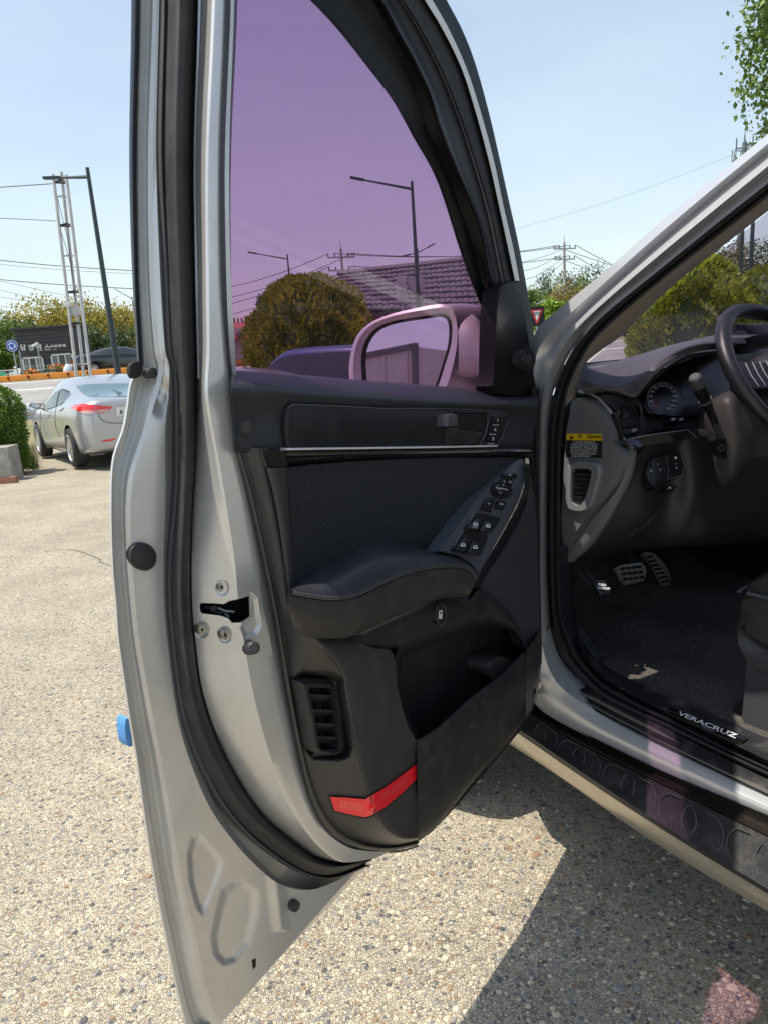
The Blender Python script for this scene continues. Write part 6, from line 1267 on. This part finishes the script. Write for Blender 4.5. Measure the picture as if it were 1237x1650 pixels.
# ================================================================ BUILDINGS
# dark cafe
p0c, p1c = P(22, 531, 'y', 46), P(121, 531, 'y', 46.5); g_ = gz(0, 46); zt_c = p0c.z-g_; wc = p1c.x-p0c.x
t = empty('dark_cafe', (p0c.x, 46, g_), 'low dark building with white Korean letters and two white framed windows', 'building')
sid = mat('dark_siding', (.055, .048, .050), .7, vary=(3, (.07, .062, .06), .4, .7))
b = MB(); b.box((wc/2, 1.35, zt_c/2-.02), wc-.02, 2.6, zt_c-.1); b.build('wall', sid, t, world=False)
npl = 14
for k in range(npl):
    b = MB(); z0 = zt_c*k/npl; b.prism([Vector((0, -.005, z0+.01)), Vector((wc, -.005, z0+.01)), Vector((wc, .035, z0+zt_c/npl)), Vector((0, .035, z0+zt_c/npl))], [Vector((0, .06, z0+.01)), Vector((wc, .06, z0+.01)), Vector((wc, .06, z0+zt_c/npl)), Vector((0, .06, z0+zt_c/npl))]); b.build('siding_board', sid, t, world=False)
b = MB(); b.box((wc/2, 1.3, zt_c+.02), wc+.2, 2.9, .12); b.build('roof', mat('roof_dark', (.05, .045, .045), .6), t, world=False)
wfm = mat('upvc_white', (.72, .72, .71), .4); pg = mat('window_dark_glass', (.03, .035, .04), .06, coat=.5); pg2 = mat('window_screen', (.20, .215, .21), .5)
def window(t, x0, x1, z0, z1, panes=3, y=-.02, fm=None):
    b = MB()
    for (a0, a1, c0, c1) in ((x0, x1, z1-.08, z1), (x0, x1, z0, z0+.08), (x0, x0+.08, z0, z1), (x1-.08, x1, z0, z1)): lpl(b, [(a0, c0), (a1, c0), (a1, c1), (a0, c1)], y-.05, y+.02)
    for k in range(1, panes):
        x = x0+(x1-x0)*k/panes; lpl(b, [(x-.035, z0+.08), (x+.035, z0+.08), (x+.035, z1-.08), (x-.035, z1-.08)], y-.045, y+.02)
    w = b.build('window', fm or wfm, t, world=False)
    for k in range(panes):
        a, c = x0+(x1-x0)*k/panes+.05, x0+(x1-x0)*(k+1)/panes-.05; b = MB(); lpl(b, [(a, z0+.08), (c, z0+.08), (c, z1-.08), (a, z1-.08)], y-.015, y+.01); b.build('pane', pg if (panes == 3 and k == 1) or panes < 3 else pg2, w, world=False)
def lx(px): return P(px, 570, 'y', 46).x-p0c.x
def lz(py, px=70): return P(px, py, 'y', 46).z-g_
window(t, lx(35), lx(69), lz(597), lz(574)); window(t, lx(82), lx(117), lz(595), lz(572))
b = MB()
for s_, px in (('담', 40), ('양', 53), ('펜', 65.5), ('스', 79)): ltext(b, s_, lx(px), lz(560.5, px), .30, -.035, .02, 1.05)
ltext(b, '석영판넬', lx(96), lz(557.5, 96), .13, -.035, .03, 1.6); ltext(b, 'T.061-383-0000'[:6]+'   ', lx(92), lz(562.5, 96), .07, -.035, .01, 1.2)
b.build('shop_lettering', mat('letter_white', (.75, .75, .73), .5), t, world=False)
# flower pots, mesh fence, clutter in front
orf = mat('orange_flowers', (.75, .22, .03), .7); potm = mat('clay_pot', (.13, .08, .06), .8)
for px, py, y, r, lb in ((101, 607, 44, .55, 'large brown pot of orange flowers by the right cafe window'), (51, 611, 43, .38, 'low pot of orange flowers below the left cafe window')):
    q = at(px, py, y); t = empty('flower_pot', q, lb, 'plant pot'); b = MB(); n = 14; b.grid([[Vector((cos(2*pi*k/n)*rr, sin(2*pi*k/n)*rr, z)) for k in range(n)] for rr, z in ((r*.55, 0), (r*.8, r*.3), (r, r*.75), (r*.9, r*.78))], close=True); b.build('pot', potm, t, world=False)
    b = MB(); leaves(b, (0, 0, r*1.0), r, r, r*.35, 260, .12, random.Random(px), 16); b.build('flowers', orf, t, world=False); b = MB(); leaves(b, (0, 0, r*.9), r*.95, r*.95, r*.3, 160, .14, random.Random(px+1), 12); b.build('foliage', LF['green'], t, world=False)
t = empty('mesh_fence', at(46, 612, 43.5), 'thin green wire mesh fence in front of the dark cafe', 'fence'); b = MB(); x1 = at(92, 612, 43.5).x-t.location.x
gfm = mat('fence_green', (.25, .42, .30), .5)
for k in range(12): b.tube([(x1*k/11, 0, 0), (x1*k/11, 0, .75)], .012, 5)
for z in (.1, .3, .5, .72): b.tube([(0, 0, z), (x1, 0, z)], .010, 5)
b.build('mesh_panel', gfm, t, world=False)
for k in range(3): b = MB(); b.tube([(x1*k/2, .03, 0), (x1*k/2, .03, .8)],   .022, 6); b.build('post', wfm, t, world=False)
t = empty('grey_fence', at(0, 612, 42), 'short grey wire fence at the far left below the trees', 'fence'); b = MB(); x1 = at(30, 612, 42).x-t.location.x
for k in range(10): b.tube([(x1*k/9, 0, 0), (x1*k/9, 0, .6)], .015, 5)
for z in (.1, .35, .58): b.tube([(-1.5, 0, z), (x1, 0, z)], .015, 5)
b.build('mesh_panel', galv, t, world=False)
b = MB(); q = at(2, 612, 40.5); b.prism([q+Vector((-.6, 0, 0)), q+Vector((.35, 0, 0)), q+Vector((0, 0, .5)), q+Vector((-.5, 0, .55))], [q+Vector((-.6, .5, 0)), q+Vector((.35, .5, 0)), q+Vector((0, .5, .5)), q+Vector((-.5, .5, .55))]); b.build('green_tarpaulin', mat('tarp_green', (.08, .42, .22), .6), label='green tarpaulin heap at the far left edge', cat_='tarpaulin')
q = at(113, 606, 43); b = MB(); b.tube([q, q+ZZ*.25, q+ZZ*.5, q+ZZ*.7], [.3, .33, .28, .12], 14); b.build('white_urn', mat('urn_white', (.62, .66, .7), .4), label='pale round urn beside the orange flower pot', cat_='urn')
t = empty('security_camera_post', at(69, 606, 43.3), 'thin post with a white camera before the left cafe window', 'camera post'); b = MB(); b.tube([(0, 0, 0), (0, 0, 1.9)], .04, 8); b.build('post', galv, t, world=False); b = MB(); b.box((-.12, 0, 1.95), .42, .14, .14, (Vector((.9, 0, .4)).normalized(), Vector((0, 1, 0)), Vector((-.4, 0, .9)).normalized()), 0, .02); b.build('camera_housing', wfm, t, world=False)
# tiled roof building in the window
A0, A1 = P(545, 444, 'y', 36), P(752, 421, 'y', 33.5); E0, E1 = P(560, 500, 'y', 31), P(792, 499, 'y', 28.5)
dr = (A1-A0); A1 = A0+dr*1.12; de = (E1-E0); E1 = E0+de*.98; E0 = E0-de*.05; A1.z = A0.z+(A1.z-A0.z)*.9
t = empty('tiled_roof_house', (E0.x, 30, gz(0, 30)), 'house with a big grey tiled roof behind the purple window and mirror', 'building'); tl = t.location
tlm = mat('roof_tile', (.12, .12, .135), .5, vary=(4, (.17, .17, .18), .4, .7)); b = MB()
g_ = tl.z
for q in (A0, A1, E0, E1): q -= tl
b.prism([A0+ZZ*-.05, A1+ZZ*-.05, E1+ZZ*-.05, E0+ZZ*-.05], [A0-ZZ*.25, A1-ZZ*.25, E1-ZZ*.25, E0-ZZ*.25]); b.grid([[A0, A1], [A0+Vector((0, 5, -2)), A1+Vector((0, 5, -2))]]); b.build('roof_deck', mat('roof_under', (.05, .05, .055), .7), t, world=False)
NX, NY = 26, 9; base_t = None
for i in range(NX):
    for j in range(NY):
        if i*NY+j >= 300: break
        def bl(u, v): return (A0.lerp(A1, u)).lerp(E0.lerp(E1, u), v)
        p = bl((i+.5)/NX, (j+.5)/NY); ux = (bl((i+1)/NX, (j+.5)/NY)-bl(i/NX, (j+.5)/NY)); vy = (bl((i+.5)/NX, (j+1)/NY)-bl((i+.5)/NX, j/NY)); nz_ = ux.cross(vy).normalized()
        if nz_.z < 0: nz_ = -nz_
        b = MB(); rows = []
        for v, hh in ((-.5, .0), (.5, .075), (.505, -.01)): rows.append([p+ux*(u+.03*sin(i*7.1+j*3.3))*.97+vy*(v+.04*sin(i*3.7+j*5.9))*1.04+nz_*(hh+.012*sin(i*5.3+j*9.1)+.035*max(0, sin(pi*(u+.5)))) for u in (-.5, -.25, 0, .25, .5)])
        b.grid(rows); b.build('tile', tlm, t, world=False, sharp=60)
b = MB(); b.tube([A0+ZZ*.08, A1+ZZ*.08], .14, 8); b.build('ridge', tlm, t, world=False)
b = MB(); zE = E0.z-.2; b.prism([Vector((E0.x+.6, E0.y+.6, 0)), Vector((E1.x-.4, E1.y+.6, 0)), Vector((E1.x-.4, E1.y+.6, E1.z-.2)), Vector((E0.x+.6, E0.y+.6, zE))], [Vector((E0.x+.6, E0.y+5, 0)), Vector((E1.x-.4, E1.y+5, 0)), Vector((E1.x-.4, E1.y+5, E1.z-.2)), Vector((E0.x+.6, E0.y+5, zE))]); b.build('wall', mat('red_brown_wall', (.20, .09, .07), .8), t, world=False)
b = MB(); q = P(647, 470, 'y', 27.5)-tl; 
b.box(q+Vector((0, 0, .1)), .35, .3, .9, None, 0, .02); b.box(q+Vector((.35, 0, .0)), .9, .3, .05); b.box(q+Vector((.55, 0, .25)), .6, .25, .5, (Vector((.95, 0, .3)), Vector((0, 1, 0)), Vector((-.3, 0, .95)))); b.tube([q-ZZ*.3, q-ZZ*1.3], .06, 6); b.build('roof_sign_frame', galv, t, world=False)
# low brick-red building, left in the window
qa, qb = P(300, 522, 'y', 38), P(447, 516, 'y', 38); g_ = gz(0, 38); t = empty('red_house', (qa.x, 38, g_), 'low red roofed building at the left of the purple window', 'building'); w_ = qb.x-qa.x; h_ = qa.z-g_
b = MB(); b.box((w_/2, 3, h_*.42), w_, 6, h_*.84); b.build('wall', mat('pink_wall', (.50, .42, .38), .8), t, world=False)
b = MB(); b.prism([Vector((-.2, -.4, h_*.62)), Vector((w_+.2, -.4, h_*.62)), Vector((w_-.1, 2.5, h_)), Vector((.1, 2.5, h_))], [Vector((-.2, -.4, h_*.56)), Vector((w_+.2, -.4, h_*.56)), Vector((w_-.1, 2.5, h_*.9)), Vector((.1, 2.5, h_*.9))]); b.build('roof', mat('red_roof', (.34, .10, .08), .7), t, world=False)
for k in range(24): b = MB(); b.box((k*w_/23, 2.5, h_+.12), .10, .05, .26); b.build('ridge_ornament', mat('red_roof'), t, world=False)
window(t, w_*.6, w_*.72, h_*.15, h_*.45, 2, y=-.05)
# small white house through the windscreen
qa, qb = P(978, 531, 'y', 52), P(1042, 531, 'y', 52); g_ = gz(0, 52); t = empty('white_house', (qa.x, 52, g_), 'small white house with a red roof seen through the windscreen', 'building'); w_ = qb.x-qa.x; h_ = P(1010, 529, 'y', 52).z-g_; rt = P(1010, 514, 'y', 52).z-g_
b = MB(); b.box((w_/2, 2.5, h_/2), w_, 5, h_); b.build('wall', mat('house_white', (.55, .54, .52), .8), t, world=False)
b = MB(); b.prism([Vector((-.3, -.5, h_)), Vector((w_+.3, -.5, h_)), Vector((w_-.6, 2.2, rt)), Vector((.6, 2.2, rt))], [Vector((-.3, -.5, h_-.12)), Vector((w_+.3, -.5, h_-.12)), Vector((w_-.6, 2.2, rt-.15)), Vector((.6, 2.2, rt-.15))]); b.build('roof', mat('red_roof'), t, world=False)
window(t, .4, 1.2, .5, 1.2, 2, y=-.03); window(t, w_-1.3, w_-.5, .5, 1.2, 2, y=-.03)
b = MB(); lpl(b, [(w_/2-.3, 0), (w_/2+.2, 0), (w_/2+.2, 1.3), (w_/2-.3, 1.3)], -.06, 0); b.build('door', darkm, t, world=False)

# ================================================================ OTHER VEHICLES
def car_body(st, wheels, R, name='body', nsec=10):
    """stations (y, half width, z low, z shoulder, z belt, z top, top half width); arches cut at the wheels"""
    st = cat(st, 7); rows = []
    for y, w, zl, zs, zb, zt, wt in st:
        sec = [(w*.55, zl-.02), (w*.88, zl), (w*.965, zl+.06), (w*.99, zl+.18), (w, (zl+zs)/2+.06), (w*.995, zs), (w*.975, (zs+zb)/2+.01), (w*.94, zb), (wt+(w*.93-wt)*.52, zb+(zt-zb)*.52), (wt, zb+(zt-zb)*.86), (wt*.80, zb+(zt-zb)*.965), (wt*.4, zt), (0, zt+.004)]
        sec = resamp(cat(sec, 6), 46); full = [Vector((-x, y, z)) for x, z in sec]+[Vector((x, y, z)) for x, z in sec[-2::-1]]; rows.append(full)
    v = [q for r in rows for q in r]; n = len(rows[0]); F = []
    def ins(q): return any(abs(q.x) > .45 and math.hypot(q.y-wy, q.z-wz) < R for wy, wz in wheels)
    flag = [ins(q) for q in v]
    for i in range(len(rows)-1):
        for j in range(n-1):
            f = (i*n+j, i*n+j+1, (i+1)*n+j+1, (i+1)*n+j)
            if not all(flag[k] for k in f): F.append(f)
    for k, q in enumerate(v):
        if flag[k]:
            for wy, wz in wheels:
                d = math.hypot(q.y-wy, q.z-wz)
                if d < R and d > 1e-6: q.y = wy+(q.y-wy)*R/d; q.z = wz+(q.z-wz)*R/d
    mb = MB(); mb.add(v, F); mb.add(rows[0], [tuple(range(n))]); mb.add(rows[-1], [tuple(range(n))[::-1]]); return mb
def car_thing(name, loc, rz, label, cat_, st, wheels, R, paint, rw=.315, wx=.78, group=None):
    t = empty(name, loc, label, cat_, group, rz); mb = car_body(st, wheels, R); body = mb.build('body', paint, t, world=False, sharp=42)
    u = MB(); ys_ = [q[0] for q in st]; u.box((0, (ys_[0]+ys_[-1])/2, .42), 1.25, abs(ys_[-1]-ys_[0])-.5, .34); u.build('underbody', blackm, t, world=False)
    for wy, wz in wheels:
        for s in (-1, 1):
            wheel(t, Vector((s*wx, wy, rw)), Vector((s, 0, 0)), rw, .2, spokes=10)
    # fix wheel parenting to local space
    for o in [q for q in bpy.data.objects if q.parent == t and q.name.startswith('wheel')]:
        o.matrix_parent_inverse = Matrix(); 
        for c in [q for q in bpy.data.objects if q.parent == o]: c.matrix_parent_inverse = Matrix()
    return t, body, mb
def bvh_of(mb, t): M = wmat(t); return BVHTree.FromPolygons([M @ q for q in mb.v], [f for f in mb.f])
ELA = [(-2.25,.60,.36,.72,.90,.97,.50),(-2.20,.72,.30,.75,.96,1.03,.58),(-2.05,.82,.26,.77,.99,1.075,.63),(-1.75,.865,.22,.78,.99,1.105,.62),(-1.40,.88,.20,.79,.985,1.18,.585),(-1.0,.887,.19,.80,.97,1.31,.56),(-.55,.888,.19,.80,.955,1.40,.57),(-.05,.888,.19,.79,.945,1.432,.58),(.4,.886,.19,.78,.93,1.40,.57),(.8,.885,.19,.77,.91,1.27,.56),(1.12,.88,.20,.76,.90,1.10,.58),(1.35,.875,.21,.74,.88,.985,.60),(1.75,.84,.23,.70,.82,.92,.58),(2.05,.74,.26,.62,.72,.82,.50),(2.22,.58,.32,.52,.60,.68,.4)]
WH = [(-1.35, .315), (1.35, .315)]
# parked silver saloon: left rear wheel rests at photo point (122, 748)
Rw = at(122, 748, 11.15); hd = radians(-35); fwd = Vector((sin(hd), cos(hd), 0)); rgt = Vector((cos(hd), -sin(hd), 0))
loc = Rw + fwd*1.35 + rgt*.86; loc.z = Rw.z
ela_paint = mat('saloon_paint', (.42, .435, .455), .22, .45, coat=.8)
te, be, me_ = car_thing('silver_saloon', loc, -hd, 'parked silver saloon with red tail lights at the left of the door', 'car', ELA, WH, .37, ela_paint, wx=.80)
pitch_ = atan2(gz(0, 13.3)-gz(0, 11.1), 2.7); te.rotation_euler = (pitch_, 0, -hd)
EB = bvh_of(me_, te)
esub = lambda mb, nm, m, **k: mb.build(nm, m, be, sharp=60, **k)
cg = mat('car_glass_pale', (.05, .065, .065), .08); cgr = mat('rear_glass', (.10, .17, .20), .06)
b = MB(); ok1 = patch(b, [(122,621),(135,619.5),(160,618),(190,617.5),(225,618),(232,630),(228,638),(200,638.5),(160,639.5),(143,639),(132,632)], EB, .016); esub(b, 'rear_window', cgr)
b = MB(); ok2 = patch(b, [(71,661),(74,650),(82,639),(91,631),(96.5,628.5),(93,640),(90,655)], EB, .005); esub(b, 'side_window', cg)
b = MB(); patch(b, [(92,655),(95,641),(98.5,629),(104,629),(110,632),(114.5,636),(107,644),(99,651)], EB, .005); esub(b, 'side_window', cg)
b = MB(); patch(b, [(69,662),(72,649),(81,637),(91,629),(103,626.5),(112,630),(117,636),(108,646),(98,653.5),(72,662.5)], EB, .002); esub(b, 'window_trim', blackm)
tlr = mat('tail_lamp_red', (.70, .015, .02), .1, coat=1.); tlc = mat('tail_lamp_clear', (.62, .36, .34), .15, coat=1.)
b = MB(); patch(b, [(113,657),(122,651.5),(135,650.5),(153,652.5),(155.5,665),(147,667),(135,666),(125,662)], EB, .012); patch(b, [(154,652.5),(182,655),(176,662),(165,666),(157,665)], EB, .012); esub(b, 'tail_light', tlr)
b = MB(); patch(b, [(128,663),(140,661),(154,662),(155,665.5),(147,667),(135,666.5)], EB, .015); patch(b, [(157,661),(172,659),(178,659.5),(172,663.5),(158,665.5)], EB, .015); esub(b, 'tail_light_lens', tlc)
b = MB(); patch(b, [(163,711),(170,708.5),(187,706),(187,708.5),(176,711.5),(164,712)], EB, .006); esub(b, 'bumper_reflector', tlr)
b = MB(); patch(b, [(187,656),(240,654),(238,669),(188,670)], EB, .012, mi=0); esub(b, 'number_plate', wfm)
h_ = EB.ray_cast(CAM, ray(195, 664).normalized())
if h_[0]:
    pk = (h_[0]-ray(195, 664).normalized()*.02, -ray(195, 664).normalized()); b = MB(); text_on(b, '6', 196, 664, 7, pk, 0, 0, 1.1, .02); text_on(b, '7', 204, 664, 7, pk, 0, 0, 1.1, .02) if 0 else None; b.disc(190, 664, .9, .9, pk, 0, -.002, 0, 8); esub(b, 'plate_number', blackm)
def seamline(pts, w, nm, m, off=.004):
    q = resamp(cat(pts, 6), 24); v = []
    for x, y in q:
        d = ray(x, y).normalized(); h = EB.ray_cast(CAM, d)
        if h[0]: v.append(h[0]-d*off)
    if len(v) > 2: b = MB(); b.tube(v, w, 5); esub(b, nm, m)
seamline([(158,664),(164,676),(176,681),(200,682),(220,682)], .006, 'boot_seam', mat('seam_grey', (.10, .10, .10), .6)); seamline([(66,663),(65,675),(66,690),(69,712),(72,724)], .006, 'door_seam', mat('seam_grey')); seamline([(91,656),(89,672),(91,690),(97,705)], .006, 'door_seam', mat('seam_grey'))
seamline([(72,722),(88,724),(104,727)], .008, 'sill_line', mat('seam_grey'))
for a, b0 in (((75,672.5), (80,669)), ((97,662), (102,658))):
    v = []
    for x, y in (a, ((a[0]+b0[0])/2, (a[1]+b0[1])/2), b0):
        d = ray(x, y).normalized(); h = EB.ray_cast(CAM, d); v += [h[0]-d*.02] if h[0] else []
    if len(v) == 3: bb = MB(); bb.tube(v, .013, 8); esub(bb, 'door_handle', ela_paint)
b = MB(); mc = Vector((-1.0, .68, .97)); b.grid([[mc+Vector((cos(a)*.11*sc, yy, sin(a)*.075*sc)) for a in [2*pi*k/16 for k in range(16)]] for sc, yy in ((.02, -.0), (.85, 0), (1, .015), (.9, .07), (.5, .11), (.02, .12))], close=True, mfun=lambda i, j: 1 if i == 0 else 0); b.tube([mc+Vector((.08, .03, -.03)), Vector((-.83, .72, .92))], .02, 6)
b.build('door_mirror', [ela_paint, mat('mirror_silver')], be, world=False)
def generic_glass(t, st, paint, zb=.02):
    """side, front and rear panes following the cabin, in the car's own space"""
    q = [s for s in st if s[5]-s[4] > .17]
    for s_ in (-1, 1):
        b = MB(); lo_ = [Vector((s_*(x[1]*.94+.012), x[0], x[4]+.03)) for x in q]; hi = [Vector((s_*(x[6]+.02+(x[1]*.94-x[6])*.20), x[0]+0, x[4]+(x[5]-x[4])*.80)) for x in q]
        b.grid([lo_, [(a+c)/2+Vector((s_*.018, 0, 0)) for a, c in zip(lo_, hi)], hi]); b.build('side_window', pg, t, world=False)
BLK = [(a*1.08, w*1.03, zl, zs, zb, zt*1.0, wt) for a, w, zl, zs, zb, zt, wt in ELA]
q = at(196, 612, 41); t_, bo_, mb_ = car_thing('black_saloon', q, radians(-62), 'black saloon parked across the road behind the orange kerb', 'car', BLK, [(-1.45, .32), (1.45, .32)], .38, mat('black_paint', (.012, .014, .018), .12, coat=1.), wx=.82); generic_glass(bo_, BLK, None)
b = MB(); b.box((0, -2.44, .80), 1.3, .08, .08); b.build('tail_light', tlr, bo_, world=False); b = MB(); b.box((0, -2.44, .58), .5, .06, .12); b.build('number_plate', wfm, bo_, world=False)
SUVS = [(-2.25,.75,.36,.85,1.0,1.35,.55),(-2.18,.84,.32,.9,1.06,1.62,.60),(-1.8,.88,.28,.92,1.07,1.70,.64),(-1.0,.9,.26,.92,1.06,1.74,.66),(0,.9,.26,.92,1.05,1.74,.66),(.35,.9,.26,.92,1.04,1.66,.64),(.75,.9,.26,.92,1.04,1.38,.62),(1.05,.89,.26,.92,1.03,1.17,.64),(1.5,.88,.28,.90,.98,1.08,.62),(2.0,.84,.32,.82,.92,1.0,.58),(2.2,.72,.38,.7,.78,.86,.5)]
q = at(492, 640, 15.0); t_, bo_, mb_ = car_thing('blue_pickup', q+Vector((.15, .3, .0)), radians(62), 'dark blue pickup cab behind the lower edge of the purple window', 'pickup', SUVS, [(-1.35, .36), (1.35, .36)], .42, mat('blue_paint', (.03, .06, .17), .2, coat=1.), rw=.36, wx=.80); generic_glass(bo_, SUVS, None)
q = at(372, 650, 13.5); t_, bo_, mb_ = car_thing('grey_hatchback', q, radians(75), 'grey car roof behind the lower left corner of the purple window', 'car', ELA, WH, .37, mat('grey_paint', (.32, .33, .34), .3, .4, coat=.8), wx=.80); generic_glass(bo_, ELA, None)
# box lorry behind the photographer, seen in the door mirror

# box lorry behind the photographer: what the door mirror shows
def refl(x, y):
    d = ray(x, y).normalized(); n = MNV; h = P(x, y, MP, -.008); return h, (d-n*2*d.dot(n)).normalized()
h0, r0_ = refl(668, 553)
dist = (3.15-h0.z)/max(.05, r0_.z); dist = min(max(dist, 5), 26); c0_ = h0+r0_*dist; hdv = Vector((r0_.x, r0_.y, 0)).normalized()
h1, r1_ = refl(620, 553); sL = (r1_-r0_); sL.z = 0; sL = (sL-hdv*sL.dot(hdv)).normalized()
tk = empty('box_lorry', (c0_.x, c0_.y, 0), 'pale box lorry reflected in the driver side mirror', 'lorry'); lw = mat('lorry_white', (.62, .60, .58), .5, vary=(3, (.52, .50, .48), .4, .7)); ck = mat('lorry_grey', (.12, .12, .13), .5)
ld = (hdv*.72 + sL*.69).normalized(); lp = (hdv*.69 - sL*.72).normalized()
ctr_ = ld*2.6+lp*1.05
b = MB(); b.box(ctr_+ZZ*2.0, 5.2, 2.1, 2.2, (ld, lp, ZZ), 0, .02); b.build('cargo_box', lw, tk, world=False)
for s in (-1, 1):
    for k in range(9): b = MB(); b.box(ctr_+ld*(-2.4+k*.6)+lp*s*1.06+ZZ*2.0, .05, .03, 2.16, (ld, lp, ZZ)); b.build('box_rib', lw, tk, world=False)
for s in (-1, 1):
    for e in (-1, 1): b = MB(); b.box(ctr_+ld*e*2.6+lp*s*1.05+ZZ*2.0, .09, .09, 2.3, (ld, lp, ZZ)); b.build('corner_post', ck, tk, world=False)
    b = MB(); b.box(ctr_+lp*s*1.06+ZZ*3.1, 5.2, .07, .1, (ld, lp, ZZ)); b.build('top_rail', ck, tk, world=False)
b = MB(); b.box(ctr_+ZZ*.75, 6.4, .9, .2, (ld, lp, ZZ)); b.build('chassis', blackm, tk, world=False)
b = MB(); cb = ctr_+ld*3.5; f = [cb+ld*a+lp*-.95+ZZ*z for a, z in ((-.8, .55), (.85, .55), (.85, 1.3), (.55, 2.1), (-.8, 2.15))]; b.prism(f, [q+lp*1.9 for q in f], 0, .03); b.build('cab', lw, tk, world=False)
b = MB(); f = [cb+ld*a+lp*w+ZZ*z for a, z, w in ((.86, 1.3, -.85), (.86, 1.3, .85), (.58, 2.02, .8), (.58, 2.02, -.8))]; b.prism([q+ld*.01 for q in f], [q-ld*.02 for q in f]); b.build('windscreen', pg, tk, world=False)
for a in (-1.6, 3.5):
    for s in (-1, 1):
        w_ = wheel(tk, ctr_+ld*a+lp*s*.85+ZZ*.4, lp*s, .40, .24); w_.matrix_parent_inverse = Matrix()
        for q in [o for o in bpy.data.objects if o.parent == w_]: q.matrix_parent_inverse = Matrix()
